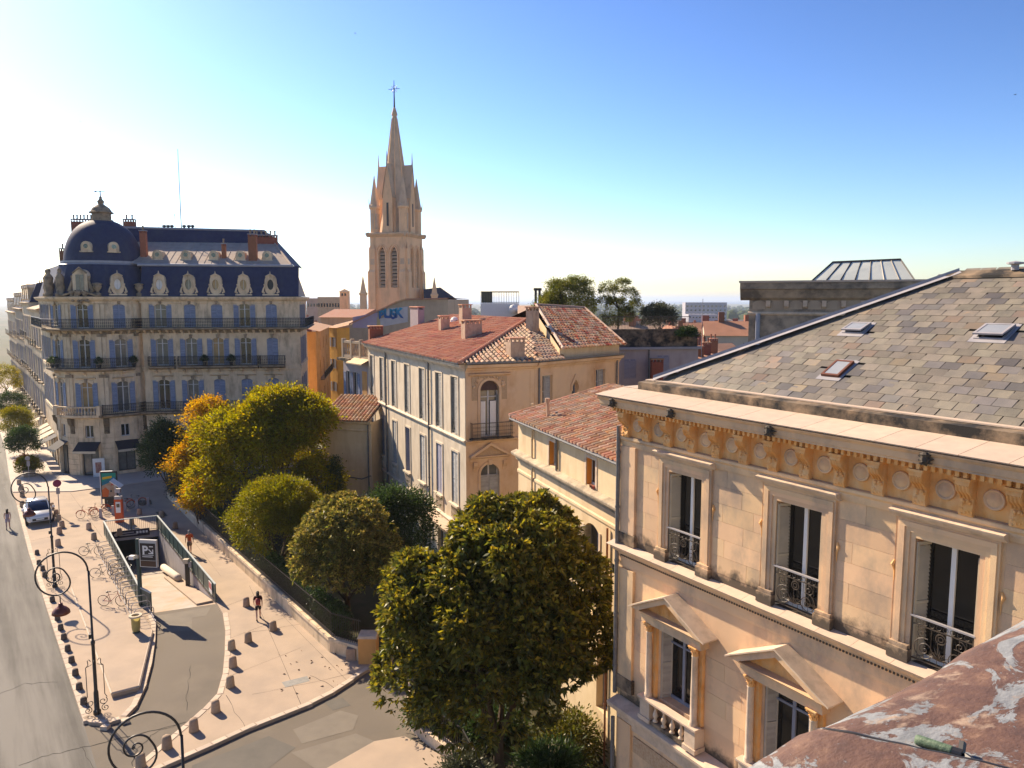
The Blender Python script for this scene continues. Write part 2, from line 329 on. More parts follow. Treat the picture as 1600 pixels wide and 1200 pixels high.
sheet('garden_ground', [[Vector(p) for p in ((-7.6, 38.1), (-9.3, 39.2), (-14.8, 46.8), (-31.6, 70.3), (-31, 80), (-10, 80), (-10, 62), (6, 42), (6, 24), (-.6, 26.4), (-2.4, 30.4), (-4.6, 33.5), (-6, 37.6))]], .05, m_soil)
# kerb stones: one block each along the visible kerbs
PAVE = bpy.data.objects['pavement']
kmesh = MB().wedge(0, .65, 0, .28, 0, .15, .012).mesh('kerb_stone', m_kerb)
def inside_xy(p):
    c = False; j = len(plaza) - 1
    for i in range(len(plaza)):
        a, b = plaza[i], plaza[j]
        if (a[1] > p[1]) != (b[1] > p[1]) and p[0] < (b[0] - a[0]) * (p[1] - a[1]) / (b[1] - a[1]) + a[0]: c = not c
        j = i
    return c
def kerb_run(px, z=0, step=.66):
    pts = [G(x, y, pz) for x, y in px]; out = []; carry = 0
    for a, b in zip(pts, pts[1:]):
        d = b - a; L = d.length; s = carry
        while s < L:
            p = a + d * (s / L); m_ = T(p.x, p.y, 0) @ RZ(math.atan2(d.y, d.x)); q_ = m_ @ Vector((.3, .14, 0)); out.append(m_ if inside_xy(q_) else m_ @ T(0, -.28, 0)); s += step
        carry = s - L
    return out
items = kerb_run([(128, 1122), (45, 864), (26, 790)][::-1]) + [m @ Matrix.Diagonal((.5, 1, 1, 1)) for m in kerb_run([(128, 1122)] + tip, 0, .33)] + kerb_run(rk) + kerb_run(sk)
for m in items: mk('kerb_stone', kmesh, None, PAVE, m)
# raised bicycle platform on the island
a, b, c_, d_ = G(112, 918, pz), G(175, 1085, .3), G(217, 1074, .3), G(238, 985, .3)
e_ = G(220, 955, pz); f_ = G(150, 850, pz)
mb = MB(); top = [(a.x, a.y, pz + .01), (b.x, b.y, .36), (c_.x, c_.y, .36), (d_.x, d_.y, .30), (e_.x + .1, e_.y, .2), (f_.x, f_.y, pz + .01)]
mb.add(top, [(0, 1, 2, 3, 4, 5)])
for i in range(5):
    p, q = top[i], top[i + 1]; mb.quad((p[0], p[1], .1), (q[0], q[1], .1), q, p)
struct('bicycle_platform', mb, m_pave)
mb = MB()
for p, q in ((top[0], top[1]), (top[1], top[2]), (top[2], top[3])):
    mb.tube([(p[0], p[1], p[2] - .02), (q[0], q[1], q[2] - .02)], .055, 4)
mk('edge_stone', mb, m_kerb, bpy.data.objects['bicycle_platform'])
# patches, cracks and plates lying in the paving
def decal(name, px, z, mat, parent=None):
    pts = [G(x, y, z) for x, y in px]; mb = MB().add([p[:] for p in pts], [tuple(range(len(pts)))])
    return mk(name, mb, mat, bpy.data.objects[parent]) if parent else struct(name, mb, mat)
decal('asphalt_patch', [(458, 1140), (532, 1110), (560, 1118), (552, 1140), (472, 1162)], .006, m_patch2, 'side_street')
decal('asphalt_patch', [(505, 1096), (535, 1090), (548, 1102), (520, 1110)], .006, m_patch, 'side_street')
decal('asphalt_patch', [(300, 1196), (420, 1150), (462, 1168), (400, 1215), (300, 1225)], .006, m_patch, 'side_street')
decal('asphalt_patch', [(455, 1176), (556, 1146), (590, 1160), (500, 1206)], .007, m_patch2, 'side_street')
decal('asphalt_patch', [(245, 962), (330, 948), (322, 962), (300, 965), (300, 985), (255, 988)], .006, m_patch2, 'side_street')
m_plate = MAT('iron_plate', (.20, .20, .19), (.26, .25, .23), 6, rough=.5, metal=.3, bump=.4, bscale=25)
decal('drain_plate', [(440, 1066), (480, 1056), (484, 1064), (446, 1074)], pz + .004, m_plate, 'pavement')
decal('drain_plate', [(215, 782), (236, 781), (238, 788), (217, 789)], pz + .004, m_black, 'pavement')
decal('drain_plate', [(243, 800), (256, 799), (262, 806), (250, 808)], pz + .004, m_black, 'pavement')
def crack(px, z, wd, parent, jit=1):
    pts = [];
    for (a, b) in zip(px, px[1:]):
        for k in range(6):
            t = k / 6; pts.append(G(a[0] + (b[0]-a[0]) * t + jit * random.uniform(-2, 2), a[1] + (b[1]-a[1]) * t + jit * random.uniform(-1.2, 1.2), z))
    pts.append(G(*px[-1], z)); mb = MB(); n = len(pts); vs = []
    for i, p in enumerate(pts):
        d = (pts[min(i+1, n-1)] - pts[max(i-1, 0)]).normalized(); o = Vector((-d.y, d.x, 0)) * wd * random.uniform(.4, 1.2)
        vs += [(p - o)[:], (p + o)[:]]
    mb.add(vs, [(2*i, 2*i+2, 2*i+3, 2*i+1) for i in range(n-1)])
    mk('crack', mb, m_crack, bpy.data.objects[parent])
crack([(30, 1197), (75, 1180), (130, 1168), (205, 1150), (290, 1128)], .0085, .02, 'road')
crack([(205, 1196), (215, 1170), (240, 1145), (300, 1126)], .0085, .014, 'side_street')
crack([(0, 1085), (40, 1068), (90, 1066)], .0085, .016, 'road')
crack([(128, 1168), (150, 1210)], .0085, .014, 'road')
crack([(290, 1110), (293, 1075), (298, 1040)], .0085, .01, 'side_street')
for px in ([(352, 1085), (384, 1139)], [(395, 1085), (560, 1050)], [(485, 1055), (530, 1078)], [(100, 905), (150, 895)], [(380, 990), (470, 975)]):
    crack(px, pz + .003, .012, 'pavement')
for px in ([(350, 1060), (470, 1012)], [(352, 1000), (452, 962)], [(440, 960), (545, 1066)], [(390, 915), (470, 1100)], [(345, 950), (412, 925)], [(290, 830), (345, 900)], [(60, 872), (150, 848)], [(48, 845), (160, 822)], [(110, 770), (160, 840)], [(36, 800), (150, 795)], [(180, 775), (262, 800)]):
    crack(px, pz + .003, .009, 'pavement', .12)
# ------------------------------------------------------------------ car park ramp
ZB = -2.7
ramp = MB(); zt = lambda f: 0.0 - 2.7 * f
rl = [L2, L1 * .999 + Vector((0, 0, 0)), L0]
ramp.add([(L2.x, L2.y, 0), (R1.x, R1.y, 0), (R0.x, R0.y, ZB), (L0.x, L0.y, ZB), (L1.x, L1.y, -.25)], [(0, 1, 2, 3, 4)])
m_ramp = MAT('ramp_concrete', (.36, .28, .21), (.40, .37, .33), .9, rough=.85, stain=(.45, .26, .13), stain_amt=.7, sscale=(.8, .25, 1), bump=.3, bscale=50)
back = (R0 - L0); inn = Vector((-back.y, back.x, 0)).normalized()
B0, B1 = L0 + inn * 9, R0 + inn * 9
ramp.quad((L0.x, L0.y, ZB), (R0.x, R0.y, ZB), (B1.x, B1.y, ZB), (B0.x, B0.y, ZB))
struct('ramp', ramp, m_ramp)
t = thing('car_park_portal', 'sunken concrete car park entrance with lavender walls below the pavement', 'car park entrance', T(R0.x, R0.y, ZB))
mk('side_wall', MB().quad((R1.x, R1.y, -.02), (R0.x, R0.y, ZB), (R0.x, R0.y, .13), (R1.x, R1.y, .13)), m_concrete, t)
mk('side_wall', MB().add([(L2.x, L2.y, 0), (L1.x, L1.y, -.3), (L0.x, L0.y, ZB), (L0.x, L0.y, .13), (L1.x, L1.y, .13), (L2.x, L2.y, .13)], [(0, 1, 2, 3, 4, 5)]), m_concrete, t)
mk('lintel', MB().add([L0 + Vector((0, 0, .125)), R0 + Vector((0, 0, .125)), R0 + Vector((0, 0, -.45)), L0 + Vector((0, 0, -.45)), L0 + inn * .4 + Vector((0, 0, .12)), R0 + inn * .4 + Vector((0, 0, .12)), R0 + inn * .4 + Vector((0, 0, -.45)), L0 + inn * .4 + Vector((0, 0, -.45))],
    [(0, 1, 2, 3), (0, 4, 5, 1), (3, 2, 6, 7)]), m_concrete, t)
tun = MB(); zc = -.42
tun.quad((L0 + Vector((0,0,ZB)))[:], (B0 + Vector((0,0,ZB)))[:], (B0 + Vector((0,0,zc)))[:], (L0 + Vector((0,0,zc)))[:])
tun.quad((R0 + Vector((0,0,ZB)))[:], (B1 + Vector((0,0,ZB)))[:], (B1 + Vector((0,0,zc)))[:], (R0 + Vector((0,0,zc)))[:])
tun.quad((B0 + Vector((0,0,ZB)))[:], (B1 + Vector((0,0,ZB)))[:], (B1 + Vector((0,0,zc)))[:], (B0 + Vector((0,0,zc)))[:])
tun.quad((L0 + Vector((0,0,zc)))[:], (R0 + Vector((0,0,zc)))[:], (B1 + Vector((0,0,zc)))[:], (B0 + Vector((0,0,zc)))[:])
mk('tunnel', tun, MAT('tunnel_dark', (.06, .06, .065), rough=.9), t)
# kerb strip along the right side of the ramp
rdir = (R0 - R1); Lr = rdir.length; ru = rdir / Lr; rn = Vector((ru.y, -ru.x, 0)) * -1
def on_ramp(f, off):     # f 0 at the mouth, 1 at the portal; off metres from the right wall
    p = R1 + rdir * f + rn * off; return Vector((p.x, p.y, zt(f)))
st = [on_ramp(.03, .05), on_ramp(.03, 1.0), on_ramp(.62, .9), on_ramp(.62, .05)]
mk('side_kerb', MB().add([(p.x, p.y, p.z + .14) for p in st] + [(p.x, p.y, p.z) for p in st], [(0, 3, 2, 1), (0, 1, 5, 4), (1, 2, 6, 5), (2, 3, 7, 6)]), m_pave, t)
cyl = MB().tube([on_ramp(.47, .42) + Vector((0, 0, .36)), on_ramp(.50, .42) + Vector((0, 0, .36)), on_ramp(.78, .42) + Vector((0, 0, .36))], [.20, .25, .25], 14)
mk('round_guard', cyl, m_pale, t, smooth=True)
# bar railing at the back and sheet railings on both sides
def panel_rail(name, label, pts, h, solid, n_bars, z0=.13):
    a = Vector((pts[0].x, pts[0].y, z0)); t = thing(name, label, 'railing', T(a))
    tot = 0
    for p, q in zip(pts, pts[1:]):
        p = Vector((p.x, p.y, z0)); q = Vector((q.x, q.y, z0)); d = q - p; L = d.length; M = T(p) @ RZ(math.atan2(d.y, d.x))
        mk('top_rail', MB().box(-.03, L + .03, -.05, .05, h - .06, h), m_rail_top, t, M)
        mk('bottom_rail', MB().box(0, L, -.025, .025, .08, .12), m_green, t, M)
        nb = max(1, round(L / 1.5))
        for i in range(nb + 1):
            x = L * i / nb; mk('post', MB().box(x - .03, x + .03, -.032, .032, 0, h - .06), m_green, t, M)
        if solid:
            for i in range(nb): mk('panel', MB().box(L*i/nb + .05, L*(i+1)/nb - .05, -.008, .008, .13, h - .1), m_green, t, M)
        else:
            k = int(L / .13)
            for i in range(1, k): mk('bar', MB().box(L*i/k - .009, L*i/k + .009, -.009, .009, .12, h - .06), m_green, t, M)
    return t
m_rail_top = MAT('rail_top', (.42, .47, .46), (.36, .41, .40), 5, rough=.4, spec=.5)
ins = lambda a, b, d: a + (b - a).normalized() * d
panel_rail('ramp_railing', 'dark green panel railing beside the bicycle stands, left of the ramp', [L0, L1, L2], 1.15, True, 0)
panel_rail('ramp_railing', 'dark green panel railing on the right wall of the ramp', [R0, R1], 1.15, True, 0)
panel_rail('ramp_railing', 'barred metal railing across the back of the car park ramp', [L0 + (R0-L0) * .02, L0 + (R0-L0) * .98], 1.15, False, 0)
# ================================================================== facade kit
def wall_mb(x0, x1, z0, z1, ops=(), reveal=.3, mb=None):
    """front face at y=0 with rectangular openings (a,b,c,d[,rise]) cut through and their reveals."""
    mb = mb or MB()
    xs = sorted({x0, x1, *[o[0] for o in ops], *[o[1] for o in ops]}); zs = sorted({z0, z1, *[o[2] for o in ops], *[o[3] for o in ops]})
    for a, b in zip(xs, xs[1:]):
        run = None
        for c, d in zip(zs, zs[1:]):
            cx, cz = (a + b) / 2, (c + d) / 2
            if any(o[0] < cx < o[1] and o[2] < cz < o[3] for o in ops):
                if run is not None: mb.quad((a, 0, run), (b, 0, run), (b, 0, c), (a, 0, c)); run = None
            elif run is None: run = c
        if run is not None: mb.quad((a, 0, run), (b, 0, run), (b, 0, z1), (a, 0, z1))
    for o in ops:
        a, b, c, d = o[:4]; rise = o[4] if len(o) > 4 else 0; r = reveal
        mb.quad((a, 0, c), (a, r, c), (a, r, d), (a, 0, d)); mb.quad((b, r, c), (b, 0, c), (b, 0, d), (b, r, d))
        mb.quad((a, 0, c), (b, 0, c), (b, r, c), (a, r, c))
        if not rise: mb.quad((a, r, d), (b, r, d), (b, 0, d), (a, 0, d))
        else:
            n = 10; w = (b - a) / 2; cx = (a + b) / 2; pts = []
            if rise >= w * .98: rr = w; zc = d - w
            else: rr = (w * w + rise * rise) / (2 * rise); zc = d - rr
            a0 = math.asin(min(1, w / rr))
            pts = [(cx + rr * math.sin(-a0 + 2 * a0 * i / n), zc + rr * math.cos(-a0 + 2 * a0 * i / n)) for i in range(n + 1)]
            for (p, q) in zip(pts, pts[1:]):
                mb.quad((p[0], 0, p[1]), (q[0], 0, q[1]), (q[0], 0, d), (p[0], 0, d))
                mb.quad((p[0], r, p[1]), (q[0], r, q[1]), (q[0], 0, q[1]), (p[0], 0, p[1]))
    return mb
def arch_pts(w, zs, n=12, rise=None):
    rise = rise or w; rr = (w * w + rise * rise) / (2 * rise); a0 = math.asin(min(1, w / rr)) if rise < w else math.pi / 2
    zc = zs + rise - rr
    return [(rr * math.sin(-a0 + 2*a0*i/n), zc + rr * math.cos(-a0 + 2*a0*i/n)) for i in range(n + 1)]
MC = {}
def cached(key, fn):
    if key not in MC: MC[key] = fn()
    return MC[key]
def louvre(w, h, mat, slats=True):
    def f():
        mb = MB(); t = .05
        mb.box(0, t, 0, .035, 0, h); mb.box(w - t, w, 0, .035, 0, h); mb.box(t, w - t, 0, .035, 0, .08); mb.box(t, w - t, 0, .035, h - .07, h); mb.box(t, w - t, 0, .035, h*.48, h*.48 + .06)
        n = max(6, int(h / .085))
        for i in range(n):
            z = .09 + (h - .18) * i / n; mb.quad((t, .004, z), (w - t, .004, z), (w - t, .032, z + .075), (t, .032, z + .075))
        return mb.mesh('shutter', mat)
    return cached(('lv', round(w, 2), round(h, 2), mat.name), f)
def window(parent, M, w, h, mframe, mglass, leaves=2, transom=0, arch=0, depth=.22, fr=.06, rails=0):
    """French window set back in its opening; M at bottom centre of the opening."""
    def f():
        mb = MB(); hw = w / 2; y0, y1 = depth - .06, depth
        mb.box(-hw, -hw + fr, y0, y1, 0, h); mb.box(hw - fr, hw, y0, y1, 0, h); mb.box(-hw + fr, hw - fr, y0, y1, 0, fr * 1.6); mb.box(-hw + fr, hw - fr, y0, y1, h - fr, h)
        for i in range(1, leaves):
            x = -hw + w * i / leaves; mb.box(x - fr * .8, x + fr * .8, y0 - .015, y1, fr * 1.6, h - fr)
        if transom: mb.box(-hw + fr, hw - fr, y0 - .01, y1, h - transom - fr, h - transom)
        for k in range(rails):
            z = (h - transom) * (k + 1) / (rails + 1); mb.box(-hw + fr, hw - fr, y0 + .015, y1, z - .018, z + .018)
        return mb.mesh('window', mframe)
    o = mk('window', cached(('wf', round(w, 2), round(h, 2), mframe.name, leaves, transom, depth, rails), f), None, parent, M)
    for i in range(leaves):
        a = -w / 2 + w * i / leaves + .02; b = -w / 2 + w * (i + 1) / leaves - .02
        me = cached(('wp', round(w, 2), round(h, 2), mglass.name, leaves, depth), lambda: MB().box(0, b - a, depth - .025, depth - .012, .03, h - .03).mesh('pane', mglass))
        mk('pane', me, None, o, M @ T(a, 0, 0) @ Matrix.Rotation(R(random.uniform(-.6, .6)), 4, 'Z'))
    return o
def shutters(win, M, w, h, mat, mode='open', sw=None):
    """open: folded flat on the wall; closed: in the opening; reveal: folded back inside the reveal."""
    sw = sw or w / 2
    me = louvre(sw, h, mat)
    if mode == 'open':
        mk('shutter', me, None, win, M @ T(-w / 2 - sw - .02, -.06, 0)); mk('shutter', me, None, win, M @ T(w / 2 + .02, -.06, 0))
    elif mode == 'closed':
        mk('shutter', me, None, win, M @ T(-w / 2, .02, 0)); mk('shutter', me, None, win, M @ T(w / 2 - sw, .02, 0))
    elif mode == 'ajar':
        mk('shutter', me, None, win, M @ T(-w / 2, .0, 0) @ RZ(R(-100))); mk('shutter', me, None, win, M @ T(w / 2, .0, 0) @ RZ(R(-80)))
    elif mode == 'reveal':
        mk('shutter', me, None, win, M @ T(-w / 2 + .045, .0, 0) @ RZ(R(72))); mk('shutter', me, None, win, M @ T(w / 2 - .01, .02, 0) @ RZ(R(92)))
def moulding(x0, x1, prof, ret=0):
    """prof: (out, z) list from bottom to top; closed against the wall; ret = returns at both ends."""
    p = [(0, prof[0][1])] + [(-o, z) for o, z in prof] + [(0, prof[-1][1])]
    return MB().xprof(p[::-1], x0 - ret, x1 + ret)
def spiral(cx, cz, r0, r1, turns, a0, n=26, y=0, flip=1):
    return [(cx + flip * (r0 + (r1 - r0) * i / n) * math.cos(a0 + 2*math.pi*turns*i/n), y, cz + (r0 + (r1 - r0) * i / n) * math.sin(a0 + 2*math.pi*turns*i/n)) for i in range(n + 1)]
def iron_guard(w, h):
    """ornamental window guard: bars, scrolls and a leafy centre."""
    mb = MB(); hw = w / 2
    mb.box(-hw, hw, -.012, .012, .06, .085); mb.box(-hw, hw, -.012, .012, h - .19, h - .17)
    for x in (-hw + .015, hw - .015): mb.box(x - .012, x + .012, -.012, .012, 0, h - .03)
    n = 9
    for i in range(1, n): 
        x = -hw + w * i / n; mb.tube([(x, 0, .08), (x, 0, h - .18)], .006, 4)
        mb.tube(spiral(x, h - .105, .05, .05, 1, 0, 10), .006, 4)
    for sgn in (-1, 1):
        mb.tube(spiral(sgn * w * .26, h * .34, .015, w * .2, 2.1, 1.2, 30, -.02, sgn), .010, 5)
        mb.tube(spiral(sgn * w * .30, h * .66, .012, w * .10, 1.6, 4.2, 20, -.02, sgn), .008, 5)
    mb.tube(spiral(0, h * .68, .10, .10, 1, 0, 16, -.03), .013, 5); mb.tube(spiral(0, h * .68, .05, .05, 1, 0, 12, -.03), .011, 5)
    for k in range(14):
        a = math.pi * (k + .5) / 14; L = random.uniform(.16, .30)
        c = Vector((0, -.03, h * .22)); e = c + Vector((math.cos(a) * L, random.uniform(-.07, 0), math.sin(a) * L * .9 + .02))
        mb.tube([c, (c + e) / 2 + Vector((0, -.03, .02)), e], [.006, .013, .003], 4)
    return mb
def baluster_mb(h, r):
    return MB().lathe([(0, 0), (r*.95, 0), (r*.95, h*.07), (r*.5, h*.12), (r*.55, h*.2), (r, h*.38), (r*.8, h*.5), (r*.42, h*.68), (r*.4, h*.82), (r*.75, h*.88), (r*.85, h*.94), (r*.85, h), (0, h)], 10)
def capital_mb(h, r):
    mb = MB().lathe([(r*.85, 0), (r*.95, h*.1), (r*.9, h*.15), (r, h*.5), (r*1.25, h*.85), (r*1.3, h*.86)], 12)
    for row, (n, zz, rr) in enumerate(((8, .12, .95), (8, .42, 1.08))):
        for k in range(n):
            a = 2*math.pi*(k + .5*row)/n; c, s = math.cos(a), math.sin(a); p = Vector((-s, c, 0)) * r * .3
            b = Vector((c, s, 0)) * r * rr; z0 = h * zz
            mb.add([(b - p + Vector((0,0,z0)))[:], (b + p + Vector((0,0,z0)))[:], (b*1.12 + p*.9 + Vector((0,0,z0+h*.3)))[:], (b*1.12 - p*.9 + Vector((0,0,z0+h*.3)))[:], (b*1.45 + Vector((0,0,z0+h*.30)))[:]], [(0,1,2,3), (3,2,4)])
    for k in range(4):
        a = math.pi/4 + k*math.pi/2; c = Vector((math.cos(a), math.sin(a), 0)) * r * 1.45
        mb.lathe([(0, -r*.3), (r*.3, -r*.2), (r*.34, 0), (r*.3, r*.2), (0, r*.3)], 7, (c.x, c.y, h*.78))
    mb.box(-r*1.45, r*1.45, -r*1.45, r*1.45, h*.9, h); return mb
def downpipe(parent, M, z0, z1, r=.06, mat=None):
    mb = MB().tube([(0, 0, z0), (0, 0, z1)], r, 8)
    for i in range(max(2, int((z1 - z0) / 1.7))):
        z = z0 + (i + .5) * 1.7; mb.tube([(0, 0, z), (0, 0, z + .07)], r * 1.25, 8)
    return mk('downpipe', mb, mat or m_pipe, parent, M)
def inward_box(parent, M, L, D, z0, z1, mat, name='wall', front=False):
    """plain left, right and back walls of a building body (front stays open for the detailed facade)."""
    mb = MB(); mb.quad((0, D, z0), (0, 0, z0), (0, 0, z1), (0, D, z1)); mb.quad((L, 0, z0), (L, D, z0), (L, D, z1), (L, 0, z1)); mb.quad((L, D, z0), (0, D, z0), (0, D, z1), (L, D, z1))
    if front: mb.quad((0, 0, z0), (L, 0, z0), (L, 0, z1), (0, 0, z1))
    return mk(name, mb, mat, parent, M)
def mesh_of(mb, name, mat, smooth=False): return mb.mesh(name, mat, smooth)
# ================================================================== the stone mansion on the right
MR = T(3.41, 23, 0) @ RZ(math.atan2(-.85, .526)); LRt = 17.0
t = thing('stone_mansion', 'large ochre stone mansion with grey slate roof filling the right side', 'building', MR)
UW = [2.62, 6.34, 9.80, 13.35]; LW = [2.45, 6.22, 9.8, 13.4]
ops = [(c - .63, c + .63, 10.98, 13.58) for c in UW] + [(c - .66, c + .66, 6.75, 8.98) for c in LW] + [(c - .6, c + .6, 1.2, 4.2) for c in LW]
mk('wall', wall_mb(0, LRt, 0, 15.2, ops, .42), m_stone_r, t, MR)
inward_box(t, MR, LRt, 13, 0, 15.2, m_stone_r)
# ashlar facing, block by block
blk = []
def ashlar(x0, x1, z0, z1, ch=.44, bw=1.05, skip=()):
    n = max(1, round((z1 - z0) / ch)); h = (z1 - z0) / n
    for r in range(n):
        x = x0 - (bw * .5 if r % 2 else 0)
        while x < x1 - .05:
            bl = bw * random.uniform(.8, 1.15); a, b = max(x, x0), min(x + bl, x1)
            if x1 - b < .25: b = x1
            x = b
            if b - a > .1 and not any(a < s[1] - .02 and b > s[0] + .02 and z0 + r*h < s[3] - .02 and z0 + (r+1)*h > s[2] + .02 for s in skip):
                blk.append((a + .004, b - .004, z0 + r*h + .004, z0 + (r+1)*h - .004))
for a, b in zip([.62] + [c + 1.06 for c in UW[:3]], [c - 1.06 for c in UW]): ashlar(a, b, 11.2, 14.02)
for a, b in zip([.62] + [c + 1.12 for c in LW[:3]], [c - 1.12 for c in LW]): ashlar(a, b, 6.8, 10.25, .48, 1.2, [(c - 1.6, c + 1.6, 9.0, 10.3) for c in LW])
ashlar(.62, 16, 5.7, 6.3, .3, 1.3, [(c - 1.4, c + 1.4, 5.0, 7) for c in LW])
for a, b, c, d in blk: mk('stone_block', MB().box(a, b, -.008 - random.random() * .003, .02, c, d), m_stone_r, t, MR)
# corner pilaster with base and cap
for za, zb in ((6.75, 10.2), (11.32, 14.0)): mk('pilaster', MB().box(-.05, .60, -.09, .02, za, zb), m_stone_r, t, MR)
mk('pilaster_base', MB().box(-.09, .66, -.13, .02, 10.98, 11.32), m_stone_dirty, t, MR); mk('pilaster_base', MB().box(-.09, .66, -.13, .02, 6.32, 6.75), m_stone_dirty, t, MR)
mk('pilaster', MB().box(-.05, .60, -.09, .02, 0, 5.3), m_stone_r, t, MR)
# entablature: architrave, frieze with medallions and consoles, dentils, corona, coping slabs
mk('architrave', moulding(0, LRt, [(.05, 14.0), (.07, 14.1), (.07, 14.16), (.13, 14.22), (.13, 14.3), (.02, 14.32)], .1), m_stone_r, t, MR)
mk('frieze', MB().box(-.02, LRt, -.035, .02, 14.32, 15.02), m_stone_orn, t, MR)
con = MB().xprof([(-.03, .70), (-.34, .70), (-.36, .62), (-.31, .5), (-.2, .42), (-.14, .34), (-.16, .22), (-.19, .12), (-.17, .02), (-.13, 0), (-.03, 0)], -.13, .13)
for k in range(4): con.tube([(-.10 + .067*k, -.365, .62), (-.10 + .067*k, -.32, .5), (-.10 + .067*k, -.215, .42), (-.10 + .067*k, -.165, .34)], .016, 4)
for k in range(12):
    a = random.uniform(-.1, .1); z = random.uniform(.03, .3); con.lathe([(0, -.035), (.03, -.02), (.03, .02), (0, .035)], 5, (a, -.17, z))
con.box(-.16, .16, -.38, -.02, .705, .76)
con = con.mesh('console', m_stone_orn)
med = MB().lathe([(.19, 0), (.205, .02), (.19, .045), (.165, .045), (.155, .02), (.145, .018), (.12, .04), (.0, .055)], 22).xf(Matrix.Rotation(R(90), 4, 'X')).mesh('medallion', m_stone_r, True)
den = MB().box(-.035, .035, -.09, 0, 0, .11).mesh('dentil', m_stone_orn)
PC = .905; nC = 18
for k in range(nC):
    x = .22 + PC * k
    mk('console', con, None, t, MR @ T(x, 0, 14.30))
    mk('medallion', med, None, t, MR @ T(x + PC * .5, -.036, 14.70) @ Matrix.Rotation(R(0), 4, 'X'))
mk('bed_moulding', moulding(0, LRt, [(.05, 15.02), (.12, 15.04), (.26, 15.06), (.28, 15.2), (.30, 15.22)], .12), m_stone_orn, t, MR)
dn = int(LRt / .152)
for k in range(dn): mk('dentil', den, None, t, MR @ T(-.1 + .152 * k, -.28, 15.075))
mk('corona', moulding(0, LRt, [(.36, 15.2), (.52, 15.21), (.52, 15.25), (.545, 15.27), (.56, 15.40), (.62, 15.46), (.64, 15.50), (.02, 15.52)], .55), m_stone_r, t, MR)
x = -.62
while x < LRt:
    wd = random.uniform(.82, 1.02); mb = MB()
    prof = [(-.655, 15.525), (-.665, 15.55), (.42, 15.70), (.42, 15.53)]; mb.xprof(prof[::-1], x + .006, min(x + wd, LRt) - .006)
    mk('coping_slab', mb, m_coping, t, MR); x += wd
mb = MB().xprof([(.42, 15.4), (.42, 15.92), (.75, 15.95), (.75, 15.4)][::-1], .1, LRt); mk('blocking_course', mb, m_stone_dirty, t, MR)
mk('blocking_course', MB().box(-.6, .0998, .42, 13, 15.4, 15.72), m_coping, t, MR)
mk('gutter_edge', MB().box(.12, LRt, .70, .95, 15.955, 15.985), m_coping, t, MR)
# lion-mask water spouts on the corona
for s_ in (.15, 2.62, 5.9, 9.6, 13):
    mb = MB().lathe([(0, -.13), (.06, -.11), (.09, -.03), (.08, .05), (.10, .09), (.05, .13), (0, .14)], 8, (0, -.07, 0))
    for k in range(9):
        a = 2*math.pi*k/9; mb.tube([(0.05*math.cos(a), -.05, .05*math.sin(a)), (.12*math.cos(a), -.06, .12*math.sin(a)), (.15*math.cos(a)+random.uniform(-.03,.03), -.0, .15*math.sin(a))], [.03, .028, .008], 5)
    mb.tube([(0, -.1, -.04), (0, -.2, -.08)], .03, 6)
    mk('water_spout', mb, MAT('spout_black', (.05, .045, .04), (.10, .08, .06), 20, bump=.5) if s_ < .2 else bpy.data.materials['spout_black'], t, MR @ T(s_, -.56, 15.36))
# upper windows with surrounds, hoods, guards
m_gl2 = MAT('glass_dark_room', (.006, .007, .008), (.014, .013, .011), 2, rough=.04, spec=.45)
for c in UW:
    Mw = MR @ T(c, 0, 10.98); wn = window(t, Mw, 1.26, 2.6, m_white, m_gl2, 2, 0, 0, .34)
    shutters(wn, Mw, 1.26, 2.52, m_shut_cream, 'reveal', .38)
    sur = MB()
    for k, (o, p) in enumerate(((.63, .03), (.74, .055), (.84, .085), (.95, .06))):
        o2 = (.74, .84, .95, 1.0)[k]; zt_ = 13.58 + (o - .63); zt2 = 13.58 + (o2 - .63)
        sur.box(c - o2, c - o, -p, .01, 11.30, zt_); sur.box(c + o, c + o2, -p, .01, 11.30, zt_); sur.box(c - o2, c + o2, -p, .01, zt_, zt2)
    mk('window_surround', sur, m_stone_r, t, MR)
    mk('hood', moulding(c - 1.06, c + 1.06, [(.09, 13.96), (.12, 14.0), (.2, 14.03), (.24, 14.09), (.25, 14.12), (.04, 14.15)], .06), m_stone_lt, t, MR)
    for sg in (-1, 1):
        x = c + sg * .82; mk('plinth_block', MB().box(x - .23, x + .23, -.16, .012, 10.96, 11.22).box(x - .2, x + .2, -.13, .012, 11.22, 11.31), m_stone_r, t, MR)
        mk('drop_ornament', MB().tube([(c + sg*1.05, -.02, 13.0), (c + sg*1.09, -.035, 12.9), (c + sg*1.05, -.02, 12.78), (c + sg*1.05, -.02, 12.55)], [.02, .035, .02, .006], 6), m_stone_orn, t, MR)
    g = mk('window_guard', cached('rguard', lambda: iron_guard(1.24, .98).mesh('window_guard', m_iron_rust)), None, t, MR @ T(c, .0, 10.99))
    mk('hand_rail', MB().box(-.64, .64, -.035, .03, .95, .985), m_lead, g, MR @ T(c, .0, 10.99))
